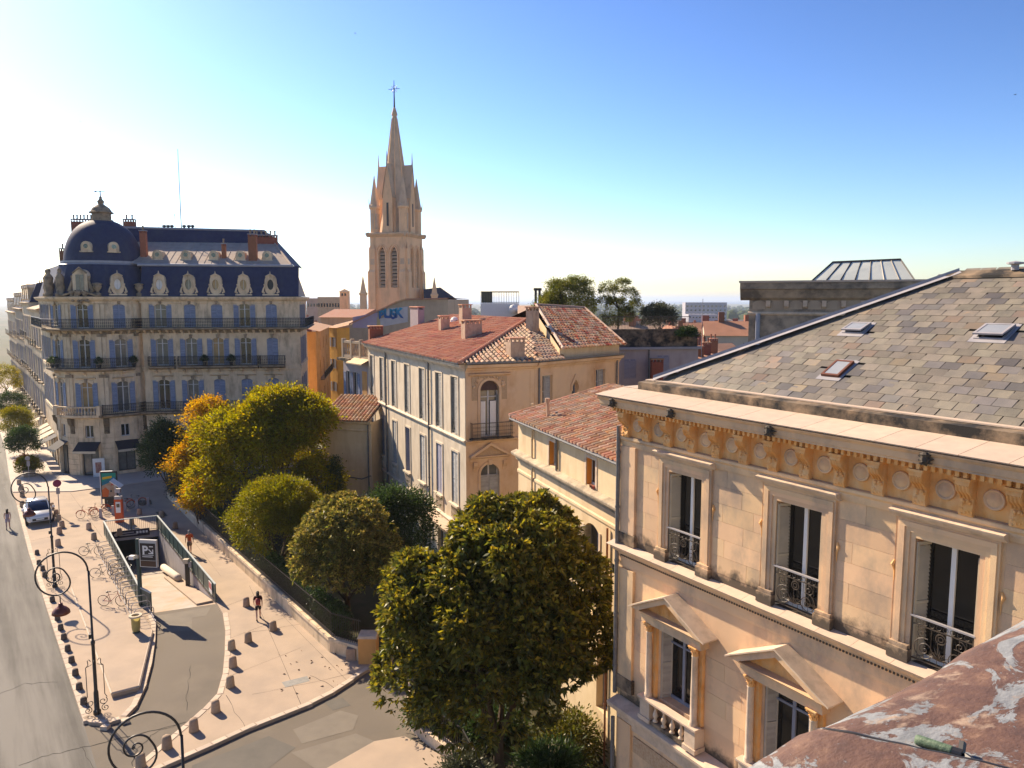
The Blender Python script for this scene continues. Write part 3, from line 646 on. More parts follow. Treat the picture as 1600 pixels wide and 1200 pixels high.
# string course with bead row
mk('string_course', moulding(0, LRt, [(.04, 10.25), (.05, 10.32), (.05, 10.55), (.09, 10.57), (.12, 10.62), (.14, 10.70), (.28, 10.78), (.32, 10.84), (.33, 10.88), (.02, 10.96)], .14), m_stone_r, t, MR)
x = -.4
while x < LRt:
    wd = random.uniform(.75, 1.2); mk('ledge_slab', MB().xprof([(-.335, 10.885), (-.345, 10.90), (-.01, 10.975), (-.01, 10.885)][::-1], x + .004, min(x + wd, LRt) - .004), m_coping, t, MR); x += wd
bead = MB()
for k in range(int(LRt / .085)): bead.box(.1 + k*.085 - .02, .1 + k*.085 + .02, -.15, -.09, 10.60, 10.645)
o = mk('bead_row', bead, m_iron_rust, t, MR); o['kind'] = 'stuff'
mk('frieze_band', MB().box(.62, LRt, -.02, .01, 10.255, 10.26), m_stone_r, t, MR)
# lower windows: columns, pediment, balustrade
col = MB().lathe([(.13, 0), (.13, .04), (.115, .07), (.125, .10), (.10, .13), (.10, .7), (.088, 1.98), (.10, 2.0), (.088, 2.03)], 14).mesh('column_shaft', m_stone_lt, True)
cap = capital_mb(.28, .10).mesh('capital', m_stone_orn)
bal = baluster_mb(.50, .085).mesh('baluster', m_stone_lt, True)
for c in LW:
    Mw = MR @ T(c, 0, 6.75); wn = window(t, Mw, 1.32, 2.23, m_frame_blue, m_gl2, 2, .5, 0, .36)
    shutters(wn, Mw, 1.32, 2.15, m_shut_grey, 'reveal', .36)
    for sg in (-1, 1):
        x = c + sg * .92
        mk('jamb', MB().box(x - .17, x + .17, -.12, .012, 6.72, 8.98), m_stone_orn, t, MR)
        mk('pedestal', MB().box(x - .2, x + .2, -.36, .012, 6.15, 6.66).box(x - .24, x + .24, -.40, .012, 6.02, 6.15), m_stone_lt, t, MR)
        cl = mk('column', col, None, t, MR @ T(x, -.22, 6.72)); mk('capital', cap, None, cl, MR @ T(x, -.22, 8.73))
    mk('rail', MB().xprof([(-.40, 6.66), (-.42, 6.69), (-.42, 6.74), (-.16, 6.75), (-.16, 6.66)][::-1], c - 1.17, c + 1.17), m_coping, t, MR)
    mk('sill_base', MB().box(c - .72, c + .72, -.36, .012, 6.02, 6.14), m_stone_dirty, t, MR)
    for k in range(4): mk('baluster', bal, None, t, MR @ T(c - .525 + .35 * k, -.28, 6.15))
    mk('entablature', moulding(c - 1.16, c + 1.16, [(.30, 8.99), (.30, 9.12), (.33, 9.14), (.33, 9.24), (.40, 9.28), (.44, 9.34), (.02, 9.36)], .03), m_stone_r, t, MR)
    ap = 10.12; hw = 1.46
    mk('tympanum', MB().prism([(c - hw + .2, 9.35), (c + hw - .2, 9.35), (c, ap - .12)], -.18, .01), m_stone_orn, t, MR)
    for sg in (-1, 1):
        d = Vector((hw, ap - 9.36)); n = Vector((-d.y, d.x)).normalized() * .17
        e = [(c + sg * -hw * -1 if False else c - sg * hw, 9.36), (c, ap), (c, ap - .19), (c - sg * (hw - .32), 9.36)]
        if sg < 0: e = e[::-1]
        mk('raking_cornice', MB().prism(e, -.50, .012), m_stone_r, t, MR)
        e2 = [(c - sg * (hw + .05), 9.362), (c - sg * (hw + .05), 9.40), (c, ap + .045), (c, ap + .003)]
        if sg > 0: e2 = e2[::-1]
        mk('raking_cap', MB().prism(e2[::-1], -.56, .012), m_stone_lt, t, MR)
mk('plinth_course', moulding(0, LRt, [(.10, 6.28), (.14, 6.32), (.14, 6.36), (.01, 6.39)]), m_stone_dirty, t, MR) if False else None
mk('balcony_string', moulding(0, LRt, [(.04, 5.15), (.05, 5.5), (.12, 5.56), (.14, 5.62), (.3, 5.72), (.42, 5.76), (.45, 5.84), (.46, 5.92), (.02, 6.02)], .1), m_stone_lt, t, MR)
mk('lower_panel', MB().box(.7, LRt, -.05, .01, 4.5, 5.0), MAT('stone_rosette', (.42, .26, .14), (.55, .40, .26), 14, bump=1.0, bscale=14), t, MR)
for c in LW: window(t, MR @ T(c, 0, 1.2), 1.2, 3.0, m_frame_blue, m_gl2, 2, .6, 0, .36)
downpipe(t, MR @ T(-.10, -.14, 0), 6.1, 14.6, .065); downpipe(t, MR @ T(-.10, -.2, 0), 0, 5.3, .065)
# slate roof
e0 = (.44, .9, 15.93); rw = 5.7; zr = 19.07
slope = math.atan2(zr - e0[2], rw); Ls = math.hypot(rw, zr - e0[2])
und = MB().add([(e0[0], e0[1], 15.9), (LRt, e0[1], 15.9), (LRt, e0[1] + rw, zr - .03), (e0[0] + rw, e0[1] + rw, zr - .03)], [(0, 1, 2, 3)])
und.add([(e0[0], e0[1], 15.9), (e0[0] + rw, e0[1] + rw, zr - .03), (e0[0] + rw, 12.9, zr - .03), (e0[0], 12.9, 15.9)], [(0, 1, 2, 3)])
und.add([(e0[0] + rw, e0[1] + rw, zr - .03), (LRt, e0[1] + rw, zr - .03), (LRt, 12.9, 15.9), (e0[0], 12.9, 15.9)], [(0, 1, 2, 3)])
roof = mk('roof', und, m_crack, t, MR)
Msl = MR @ T(*e0) @ Matrix.Rotation(slope, 4, 'X')      # local x along eave, y up the slope
def slate_mesh(mat, w):
    mb = MB(); j = random.uniform(-.012, .012)
    mb.add([(0, 0, .030), (w, j, .030), (w, .52, .004), (0, .52, .004), (0, 0, .004), (w, j, .004)], [(0, 1, 2, 3), (4, 5, 1, 0), (1, 5, 2), (0, 3, 4)])
    return mb.mesh('slate', mat)
sm = [slate_mesh(m, .40) for m in (m_slate, m_slate, m_slate_c, m_slate, m_slate, m_slate_b, m_slate, m_slate, m_slate, m_slate_c, m_slate)]
skl = [(4.55, 3.4, .58, .5), (5.27, 1.4, .5, .7), (8.05, 3.45, .66, .62)]      # skylights: x, y (slope), w, h
items = []; exp = .30
row = 0; yv = 0
while yv < Ls - .12:
    x = -(row % 2) * .21 - .21 + random.uniform(-.02, .02)
    while x < LRt - .5:
        cx, cy = x + .2, yv + .15
        if cx > cy * math.cos(slope) - .05 and cx < LRt - .7 and not any(abs(cx - k[0]) < k[2]/2 + .12 and abs(cy - k[1]) < k[3]/2 + .05 for k in skl):
            items.append(Msl @ T(x, yv, .012 + random.uniform(0, .006)) @ RZ(R(random.uniform(-.7, .7))) @ Matrix.Rotation(R(1.2 + random.uniform(0, .9)), 4, 'X') @ Matrix.Diagonal((random.uniform(.95, 1.0), 1, 1, 1)))
        x += .413
    yv += exp; row += 1
random.shuffle(items)
pieces('slate', items, sm, roof)
# hip flashing, ridge, skylights
hipd = Vector((rw, rw, zr - e0[2])); h0 = Vector(e0); n_ = Vector((1, -1, 0)).normalized()
mb = MB(); a = h0 + Vector((-.1, -.1, .0)); b = h0 + hipd * 1.0
up = Vector((0, 0, 1))
mb.add([(a + n_*.20 + up*.06)[:], (b + n_*.20 + up*.06)[:], (b + n_*.03 + up*.11)[:], (a + n_*.03 + up*.11)[:], (a + up*.19)[:], (b + up*.19)[:], (a - n_*.06 + up*.14)[:], (b - n_*.06 + up*.14)[:], (a - n_*.2 + up*.05)[:], (b - n_*.2 + up*.05)[:]], [(0, 1, 2, 3), (3, 2, 5, 4), (4, 5, 7, 6), (6, 7, 9, 8)])
mk('hip_flashing', mb, m_lead, roof, MR)
mb = MB().xprof([(e0[1]+rw-.32, zr - .10), (e0[1]+rw-.3, zr - .03), (e0[1]+rw, zr+.12), (e0[1]+rw+.3, zr-.03), (e0[1]+rw+.32, zr - .1)][::-1], e0[0]+rw - .2, LRt); mk('ridge_cap', mb, m_stone_dirty, roof, MR)
mk('ridge_vent', MB().lathe([(0, .0), (.09, 0), (.09, .14), (.2, .16), (.2, .2), (0, .24)], 10), m_lead, roof, MR @ T(7.6, e0[1] + rw - .1, zr + .08))
m_brown = MAT('skylight_brown', (.17, .06, .03), (.12, .045, .025), 6, rough=.5)
m_skyglass = MAT('skylight_glass', (.35, .36, .36), (.28, .30, .31), 2, rough=.08, spec=.9)
def skylight(x, y, w_, h_, mat, opn):
    Mk = Msl @ T(x - w_/2, y - h_/2, 0)
    f = MB(); f.box(0, w_, 0, .05, .01, .075); f.box(0, w_, h_ - .05, h_, .01, .075); f.box(0, .05, .05, h_ - .05, .01, .075); f.box(w_ - .05, w_, .05, h_ - .05, .01, .075)
    o = mk('skylight', f, mat, roof, Mk)
    fl = MB().box(-.08, w_ + .08, -.14, -.002, .04, .052).box(-.08, -.002, -.002, h_ + .1, .04, .052).box(w_ + .002, w_ + .08, -.002, h_ + .1, .04, .052).box(-.002, w_ + .002, h_ + .002, h_ + .12, .04, .052)
    mk('flashing', fl, m_lead, o, Mk)
    if opn: mk('shaft', MB().box(.05, w_ - .05, .05, h_ - .05, .0, .03), m_black, o, Mk)
    Mg = Mk @ T(0, h_, .078) @ Matrix.Rotation(R(-opn), 4, 'X') @ T(0, -h_, 0)
    s = mk('sash', MB().box(0, w_, 0, .06, 0, .04).box(0, w_, h_ - .06, h_, 0, .04).box(0, .06, .06, h_ - .06, 0, .04).box(w_ - .06, w_, .06, h_ - .06, 0, .04), mat, o, Mg)
    mk('pane', MB().box(.05, w_ - .05, .05, h_ - .05, .012, .03), m_skyglass, o, Mg)
skylight(*skl[0], m_lead, 7); skylight(*skl[1], m_brown, 0); skylight(*skl[2], m_lead, 8)
# ================================================================== tiled roofs
def plane_of(poly):
    A, B = Vector(poly[0]), Vector(poly[1]); ux = (B - A).normalized(); n = Vector((0, 0, 0))
    for k in range(2, len(poly)):
        c = ux.cross(Vector(poly[k]) - A)
        if c.length > n.length: n = c
    n.normalize()
    if n.z < 0: n = -n
    uy = n.cross(ux).normalized(); M = Matrix(((ux.x, uy.x, n.x, A.x), (ux.y, uy.y, n.y, A.y), (ux.z, uy.z, n.z, A.z), (0, 0, 0, 1)))
    return M
def inside(p, poly):
    c = False; j = len(poly) - 1
    for i in range(len(poly)):
        a, b = poly[i], poly[j]
        if (a[1] > p[1]) != (b[1] > p[1]) and p[0] < (b[0] - a[0]) * (p[1] - a[1]) / (b[1] - a[1]) + a[0]: c = not c
        j = i
    return c
def tile_mesh(mat, w=.225, L=.47):
    mb = MB(); n = 4; vs = []
    for y, r in ((0, w/2), (L, w/2 * .82)):
        vs += [(r * math.cos(math.pi * k / n), y, r * 1.05 * math.sin(math.pi * k / n)) for k in range(n + 1)]
    fs = [(k, k+1, n+1+k+1, n+1+k) for k in range(n)] + [tuple(range(n, -1, -1))]
    return mb.add(vs, fs).mesh('roof_tile', mat)
def tile_roof(parent, poly, mats, limit=300, sp=.32, row=.37, name='roof', under=None, drop=.0):
    M = plane_of(poly); inv = M.inverted(); p2 = [tuple((inv @ Vector(p))[:2]) for p in poly]
    o = mk(name, MB().add([tuple(p) for p in poly], [tuple(range(len(poly)))]), under or m_tile_dk, parent)
    x0, x1 = min(p[0] for p in p2), max(p[0] for p in p2); y1 = max(p[1] for p in p2); items = []
    x = x0 + sp / 2
    while x < x1:
        y = -.04
        while y < y1:
            if inside((x, y + .2), p2): items.append(M @ T(x + random.uniform(-.012, .012), y + random.uniform(-.015, .015), .015) @ RZ(R(random.uniform(-2, 2))) @ Matrix.Rotation(R(-2.2), 4, 'X') )
            y += row
        x += sp
    random.shuffle(items)
    pieces('roof_tile', items, [tile_mesh(m) for m in mats], o, limit)
    return o, M
m_tile_dk = MAT('tile_channel', (.10, .055, .038), (.07, .045, .033), 4, rough=.95)
def ray_plane(px, py, M):
    d = ray(px, py); c = Vector((0, 0, HCAM)); n = M.col[2].xyz; return c + d * ((M.translation - c).dot(n) / d.dot(n))
def chimney(parent, p, w_, d_, h, rz, mat, pots=0, capmat=None, down=1.2, potmat=None):
    M = T(p) @ RZ(rz); o = mk('chimney', MB().box(-w_/2, w_/2, -d_/2, d_/2, -down, h), mat, parent, M)
    mk('chimney_cap', MB().box(-w_/2 - .06, w_/2 + .06, -d_/2 - .06, d_/2 + .06, h + .22, h + .3), capmat or m_tile, o, M)
    pr = MB()
    k = max(2, int(w_ / .3)); 
    for i in range(k + 1):
        x = -w_/2 + .05 + (w_ - .1) * i / k
        for yy in (-d_/2 + .05, d_/2 - .05): pr.box(x - .05, x + .05, yy - .05, yy + .05, h, h + .22)
    mk('cap_pier', pr, mat, o, M)
    for i in range(pots):
        x = -w_/2 + w_ * (i + .5) / pots
        mk('chimney_pot', MB().lathe([(.09, 0), (.085, .35), (.11, .4), (.10, .5), (.07, .5)], 8, (x, 0, h + .3)), potmat or m_brick, o, M)
    return o
# ================================================================== yellow house
m_ledge = MAT('ledge_grey', (.52, .42, .29), (.36, .29, .20), 2.5, stain=(.10, .085, .065), stain_amt=.8, sscale=(1.5, 1.5, 2), bump=.3)
MY, _ = frame((.32, 38), (5.0, 25.2)); LY = 12.9
t = thing('yellow_house', 'narrow yellow rendered house with weathered clay tile roof between the mansions', 'building', MY)
twc = [s_at(MY, 859), s_at(MY, 927) + .05, 12.2]; awc = [s_at(MY, 865), s_at(MY, 926)]
ops = [(c - .42, c + .42, 10.95, 12.07) for c in awc] + [(c - .68, c + .68, 6.6, 9.43, .3) for c in twc[:2]] + [(9.0, 10.0, 2.0, 4.9), (6.2, 7.2, 2.0, 4.9), (3, 4, 2.0, 4.9)]
mk('wall', wall_mb(0, LY, 0, 12.45, ops, .4), m_yellow, t, MY)
inward_box(t, MY, LY, 9, 0, 12.45, m_yellow); mk('roof_back', MB().quad((-.3, 5.2, 13.85), (LY, 5.2, 13.85), (LY, 9.3, 12.4), (-.3, 9.3, 12.4)), m_tile_dk, t, MY)
for c in awc:
    mk('window_surround', MB().box(c - .56, c - .42, -.03, .01, 10.95, 12.2).box(c + .42, c + .56, -.03, .01, 10.95, 12.2).box(c - .42, c + .42, -.03, .01, 12.07, 12.2), m_stone_lt, t, MY)
    wn = window(t, MY @ T(c, .05, 10.95), .84, 1.12, m_frame, m_glass, 2)
    mk('orange_panel', MB().box(-.415, -.375, .01, .33, .0, 1.1), MAT('panel_orange', (.62, .25, .04), (.55, .21, .04), 3), wn, MY @ T(c, 0, 10.95)) if 'panel_orange' not in bpy.data.materials else mk('orange_panel', MB().box(-.415, -.375, .01, .33, .0, 1.1), bpy.data.materials['panel_orange'], wn, MY @ T(c, 0, 10.95))
for k in range(3): mk('flower_pot', MB().lathe([(0, 0), (.05, 0), (.07, .12), (0, .12)], 8, (awc[1] + .1 + .13*k, -.06, 10.93)), m_brick, t, MY)
for c in twc[:2]:
    wn = window(t, MY @ T(c, .1, 6.6), 1.36, 2.8, m_frame_blue, m_glass_grey, 2, 0, 0, .26)
    mk('shutter', louvre(.66, 2.6, m_shut_grey), None, wn, MY @ T(c - .66, .28, 6.6) @ RZ(R(-80)))
    mk('window_surround', MB().box(c + .68, c + .84, -.04, .01, 6.5, 9.25).box(c - .84, c - .68, -.04, .01, 6.5, 9.25), m_stone_lt, t, MY)
for c in (3.5, 6.7, 9.5): window(t, MY @ T(c, .05, 2.0), 1.0, 2.9, m_frame_blue, m_glass, 2, .5, 0, .3)
mk('string_course', moulding(0, LY, [(.05, 10.40), (.06, 10.5), (.18, 10.6), (.30, 10.66), (.32, 10.76), (.30, 10.80), (.02, 10.9)], .25), m_ledge, t, MY)
mk('string_band', moulding(0, LY, [(.03, 9.75), (.05, 9.8), (.05, 9.9), (.01, 9.95)], .04), m_yellow, t, MY)
mk('string_course', moulding(0, LY, [(.05, 5.35), (.06, 5.5), (.14, 5.6), (.2, 5.66), (.22, 5.76), (.02, 5.86)], .1), m_yellow, t, MY)
mk('eaves_board', moulding(0, LY, [(.06, 12.3), (.12, 12.33), (.28, 12.38), (.30, 12.46), (.30, 12.52), (.02, 12.54)], .2), m_white, t, MY)
mk('gutter', MB().tube([(-.25, -.36, 12.46), (LY, -.36, 12.46)], .06, 8), m_pipe, t, MY)
mk('wall_niche', MB().box(10.25, 10.6, -.012, .01, 8.05, 8.4), m_glass, t, MY)
for s_ in (2.1, 5.0): downpipe(t, MY @ T(s_, -.09, 0), 10.9, 12.4, .05, m_yellow if s_ < 3 else m_pipe)
downpipe(t, MY @ T(2.1, -.09, 0), 0, 10.4, .05, m_yellow); downpipe(t, MY @ T(9.95, -.09, 0), 0, 9.7, .045, MAT('pipe_rust', (.34, .15, .08), (.28, .12, .07), 5))
rise = math.tan(R(13.5))
ov = -.36; Py = lambda x, y: tuple(MY @ Vector((x, y, 12.55 + (y - ov) * rise)))
roof, Mrf = tile_roof(t, [Py(-.3, ov), Py(LY, ov), Py(LY, 5.2), Py(-.3, 5.2)], [m_tile, m_tile_pale, m_tile, m_tile, m_tile_pale], 300)
mk('roof_gable', MB().add([tuple(MY @ Vector((-.02, 0, 12.4))), tuple(MY @ Vector((-.02, 9, 12.4))), Py(-.02, 5.2)], [(0, 1, 2)]), m_yellow, t)
for k in range(26): 
    y = ov + .32 * k
    if y < 5.0: mk('verge_tile', cached('vt', lambda: tile_mesh(m_tile, .24)), None, roof, Mrf @ T(-.02, (y - ov) / math.cos(R(13.5)), .05))
mk('flue_pipe', MB().tube([(0, 0, -.4), (-.05, 0, .75)], .08, 8).tube([(-.05, 0, .75), (-.05, 0, .92)], .12, 8), m_plaster_ch, t, T(ray_plane(857, 652, Mrf)))
# ================================================================== pale corner mansion in the middle
C0 = Vector((-2.8, 46, 0)); D0 = Vector((1.4, 47.8, 0)); E0_ = Vector((7.6, 54.4, 0)); F0 = Vector((-12.66, 67.5, 0))
ML, LL = frame(F0, C0); M1, L1_ = frame(C0, D0); M2, L2_ = frame(D0, E0_)
t = thing('corner_mansion', 'pale limestone corner mansion with red roof and tall shuttered windows', 'building', T(C0))
cols = [s_at(ML, p) for p in (581, 596, 614.7, 635.3, 658.7, 685, 709.7)]
ops = [(c - .62, c + .62, 10.0, 13.6) for c in cols] + [(c - .58, c + .58, 5.5, 8.85) for c in cols] + [(c - .55, c + .55, .6, 3.3, .5) for c in cols]
mk('wall', wall_mb(0, LL, 0, 14.3, ops, .34), m_center_l, t, ML)
op1 = [(.93, 2.17, 10.0, 13.5, .62), (.93, 2.17, 4.9, 8.32, .62), (.93, 2.17, .3, 3.6)]
mk('wall', wall_mb(0, L1_, 0, 14.3, op1, .4), m_center_r, t, M1)
op2 = [(.72, 1.72, 11.5, 13.6), (3.75, 4.35, 11.6, 12.95, .3), (6.3, 7.4, 11.9, 13.62), (6.3, 7.4, 6, 8.5), (.72, 1.72, 6, 8.5)]
mk('wall', wall_mb(0, L2_, 0, 14.3, op2, .35), m_center_r, t, M2)
bk = E0_ + Vector((-8, 12, 0)); mb = MB()
for a, b in ((E0_, bk), (bk, F0 + Vector((6, 8, 0))), (F0 + Vector((6, 8, 0)), F0)): mb.quad((a.x, a.y, 0), (b.x, b.y, 0), (b.x, b.y, 14.3), (a.x, a.y, 14.3))
mk('wall', mb, m_center_r, t)
guard_c = cached('cguard', lambda: iron_guard(1.2, .95).mesh('window_guard', m_iron))
m_gap = MAT('shutter_stone_grey', (.36, .34, .30), (.29, .275, .245), 4, rough=.75, rnd=.12)
for i, c in enumerate(cols):
    Mw = ML @ T(c, 0, 10.0); wn = window(t, Mw, 1.24, 3.6, m_frame, m_glass_grey, 2, .5, 0, .32)
    shutters(wn, Mw, 1.24, 3.5, m_gap, 'reveal' if i % 3 else 'reveal', .36)
    mk('shutter', louvre(.6, 3.5, m_gap), None, wn, Mw @ T(.02, -.035, .03))
    mk('window_guard', guard_c, None, t, ML @ T(c, .03, 10.02))
    sr = MB().box(c - .76, c - .62, -.05, .01, 9.98, 13.7).box(c + .62, c + .76, -.05, .01, 9.98, 13.7).box(c - .62, c + .62, -.05, .01, 13.6, 13.72)
    mk('window_surround', sr, m_center_l, t, ML)
    Mw = ML @ T(c, 0, 5.5); wn = window(t, Mw, 1.16, 3.35, m_frame, m_glass_grey, 2, 0, 0, .3)
    shutters(wn, Mw, 1.16, 3.3, m_shut_lav if i % 2 else m_shut_grey, 'reveal' if i == 3 else 'ajar' if False else 'closed', .58)
    sr = MB().box(c - .72, c - .58, -.05, .01, 5.5, 8.97).box(c + .58, c + .72, -.05, .01, 5.5, 8.97).box(c - .58, c + .58, -.05, .01, 8.85, 8.98)
    mk('window_surround', sr, m_center_l, t, ML)
    mk('sill', MB().box(c - .8, c + .8, -.22, .01, 5.38, 5.5), m_center_l, t, ML)
    mk('apron', MB().box(c - .72, c + .72, -.05, .01, 4.45, 4.6).box(c - .72, c - .6, -.09, .01, 4.6, 5.38).box(c + .6, c + .72, -.09, .01, 4.6, 5.38), m_center_l, t, ML)
    b_ = cached('cbal', lambda: baluster_mb(.76, .08).mesh('baluster', m_center_l, True))
    for k in range(5): mk('baluster', b_, None, t, ML @ T(c - .46 + .23 * k, -.06, 4.61))
    window(t, ML @ T(c, 0, .6), 1.1, 2.7, m_frame_blue, m_glass, 2, 0, 0, .3)
for (M_, L_, mt) in ((ML, LL, m_center_l), (M1, L1_, m_center_r), (M2, L2_, m_center_r)):
    mk('cornice', moulding(0, L_, [(.05, 14.0), (.07, 14.1), (.16, 14.16), (.2, 14.25), (.38, 14.32), (.42, 14.42), (.44, 14.5), (.02, 14.54)], .02), mt, t, M_)
    mk('gutter', MB().xprof([(-.50, 14.55), (-.50, 14.68), (-.46, 14.68), (-.46, 14.59), (-.1, 14.59), (-.1, 14.55)], -.05, L_ + .05), m_pipe, t, M_)
    mk('string_course', moulding(0, L_, [(.04, 9.60), (.06, 9.7), (.14, 9.76), (.16, 9.84), (.02, 9.92)], .02), mt, t, M_)
    mk('string_course', moulding(0, L_, [(.04, 4.0), (.06, 4.1), (.18, 4.2), (.2, 4.3), (.02, 4.36)], .02), mt, t, M_)
    mk('corner_strip', MB().box(.02, .3, -.03, .01, 9.92, 14.0), mt, t, M_); mk('corner_strip', MB().box(L_ - .3, L_ - .02, -.03, .01, 9.92, 14.0), mt, t, M_)
for px in (604, 671): downpipe(t, ML @ T(s_at(ML, px), -.12, 0), .2, 14.4, .07)
for s_ in (.35, 8.7): downpipe(t, M2 @ T(s_, -.1, 0), .2, 14.4, .06)
Mb = ML @ T(cols[5] - 1.6, 0, 0); 
mk('balcony_slab', MB().xprof([(0, 3.6), (-.3, 3.75), (-1.0, 3.95), (-1.05, 4.12), (0, 4.12)][::-1], 0, 6.0), m_coping, t, Mb)
# corner bay: arched windows
def arch_trim(M, c, zs, r, wd, out, mat, jamb_z):
    mb = MB(); n = 16; pi_ = [(c + r*math.cos(math.pi - math.pi*i/n), zs + r*math.sin(math.pi*i/n)) for i in range(n+1)]; po = [(c + (r+wd)*math.cos(math.pi - math.pi*i/n), zs + (r+wd)*math.sin(math.pi*i/n)) for i in range(n+1)]
    for i in range(n):
        a, b, p, q = pi_[i], pi_[i+1], po[i], po[i+1]
        mb.quad((a[0], -out, a[1]), (b[0], -out, b[1]), (q[0], -out, q[1]), (p[0], -out, p[1])); mb.quad((p[0], -out, p[1]), (q[0], -out, q[1]), (q[0], 0, q[1]), (p[0], 0, p[1])); mb.quad((a[0], 0, a[1]), (b[0], 0, b[1]), (b[0], -out, b[1]), (a[0], -out, a[1]))
    mb.box(c - r - wd, c - r, -out, .01, jamb_z, zs); mb.box(c + r, c + r + wd, -out, .01, jamb_z, zs)
    return mk('arch_surround', mb, mat, t, M)
cA = 1.55
arch_trim(M1, cA, 12.88, .62, .16, .07, m_center_r, 10.0); arch_trim(M1, cA, 7.70, .62, .16, .07, m_center_r, 4.9)
wn = window(t, M1 @ T(cA, 0, 10.0), 1.24, 3.45, m_frame, m_glass_grey, 2, .95, 0, .34); 
mk('curtain', MB().box(-.5, -.2, .18, .22, .05, 2.2).box(.1, .5, .18, .22, .05, 2.2), m_white, wn, M1 @ T(cA, 0, 10.0))
mk('fanlight_shade', MB().prism([(x, z) for x, z in arch_pts(.60, 0)], .16, .2), MAT('blind_brown', (.10, .06, .05), (.07, .045, .04), 6), wn, M1 @ T(cA, 0, 12.87))
shutters(wn, M1 @ T(cA, 0, 10.0), 1.24, 2.6, m_shut_grey, 'reveal', .3)
mk('relief_panel', MB().box(cA - 1.15, cA - .8, -.03, .01, 12.3, 13.75).box(cA + .8, cA + 1.15, -.03, .01, 12.3, 13.75).box(cA - .8, cA + .8, -.03, .01, 13.66, 13.78), MAT('carved_relief', (.50, .36, .22), (.42, .28, .16), 10, bump=1.2, bscale=9), t, M1)
car = MB()
for k in range(30):
    a = random.uniform(0, math.pi); rr = random.uniform(.85, 1.1); car.lathe([(0, -.07), (.06, -.05), (.07, 0), (.05, .06), (0, .07)], 6, (cA + rr*math.cos(a), -.05, 12.9 + min(.78, rr*math.sin(a))))
mk('carving', car, m_center_r, t, M1, True)
mk('hood', moulding(cA - 1.3, cA + 1.3, [(.05, 13.78), (.12, 13.82), (.2, 13.86), (.22, 13.93), (.02, 13.96)], .05), m_center_r, t, M1)
mk('hood', moulding(cA - 1.1, cA + 1.1, [(.04, 8.5), (.08, 8.7), (.22, 8.78), (.24, 8.86), (.02, 8.88)], .2), m_center_r, t, M1)
mk('tympanum', MB().prism([(cA - 1.2, 8.87), (cA + 1.2, 8.87), (cA, 9.52)], -.08, .01), bpy.data.materials['carved_relief'], t, M1)
for sg in (-1, 1):
    e = [(cA - sg*1.36, 8.88), (cA, 9.68), (cA, 9.5), (cA - sg*1.1, 8.88)]
    if sg < 0: e = e[::-1]
    mk('raking_cornice', MB().prism(e, -.28, .01), m_center_r, t, M1)
    mk('bracket', MB().xprof([(0, 8.5), (-.2, 8.5), (-.18, 8.3), (-.06, 8.1), (-.04, 7.9), (0, 7.9)], cA + sg*.98 - .12, cA + sg*.98 + .12), m_center_r, t, M1)
mk('keystone', MB().prism([(cA - .09, 8.28), (cA + .09, 8.28), (cA + .14, 8.62), (cA - .14, 8.62)], -.16, .01), m_center_r, t, M1)
wn = window(t, M1 @ T(cA, 0, 4.9), 1.24, 3.4, m_frame, m_glass_grey, 2, .72, 0, .32); shutters(wn, M1 @ T(cA, .06, 4.9), 1.24, 2.68, m_shut_grey, 'closed', .61)
window(t, M1 @ T(cA, 0, .3), 1.24, 3.3, m_frame_blue, m_glass, 2, 0, 0, .32)
bal = MB(); 
for x in [i * .13 for i in range(21)]: bal.tube([(x, -.5, .05), (x, -.5, .98)], .009, 4); bal.tube(spiral(x + .065, .3, .05, .05, 1, 0, 8, -.5), .007, 4); bal.tube(spiral(x + .065, .75, .045, .045, 1, 0, 8, -.5), .007, 4)
for x in (0, 2.6): bal.tube([(x, -.5, 1.0), (x, 0, 1.0)], .018, 4); [bal.tube([(x, -.5 + .1*k, .05), (x, -.5 + .1*k, .98)], .009, 4) for k in range(5)]
bal.box(-.02, 2.62, -.53, -.47, .98, 1.02).box(0, 2.6, -.515, -.485, .08, .11).box(0, 2.6, -.515, -.485, .5, .52)
mk('balcony_rail', bal, m_iron, t, M1 @ T(.28, 0, 9.95)); mk('balcony_slab', MB().box(.2, 2.96, -.56, .01, 9.92, 10.0), m_stone_dirty, t, M1)
for c, w_, z0, h_ in ((1.22, 1.0, 11.5, 2.1), (6.85, 1.1, 11.9, 1.72), (6.85, 1.1, 6, 2.5), (1.22, 1.0, 6, 2.5)):
    wn = window(t, M2 @ T(c, 0, z0), w_, h_, m_frame, m_glass, 2, 0, 0, .3, rails=1); mk('shutter', louvre(w_*.5, h_ - .05, m_shut_grey), None, wn, M2 @ T(c + .02, .16, z0))
    mk('window_surround', MB().box(c - w_/2 - .12, c - w_/2, -.04, .01, z0 - .1, z0 + h_ + .12).box(c + w_/2, c + w_/2 + .12, -.04, .01, z0 - .1, z0 + h_ + .12).box(c - w_/2, c + w_/2, -.04, .01, z0 + h_, z0 + h_ + .12).box(c - w_/2 - .2, c + w_/2 + .2, -.1, .01, z0 - .2, z0 - .1), m_center_r, t, M2)
wn = window(t, M2 @ T(4.05, 0, 11.6), .6, 1.3, m_frame_blue, m_glass_grey, 1, 0, 0, .3)
mk('niche_hood', MB().prism([(3.6, 12.4), (3.72, 12.4), (3.72, 12.7), (4.05, 13.15), (4.38, 12.7), (4.38, 12.4), (4.5, 12.4), (4.5, 12.8), (4.05, 13.5), (3.6, 12.8)], -.1, .01), m_center_r, t, M2)
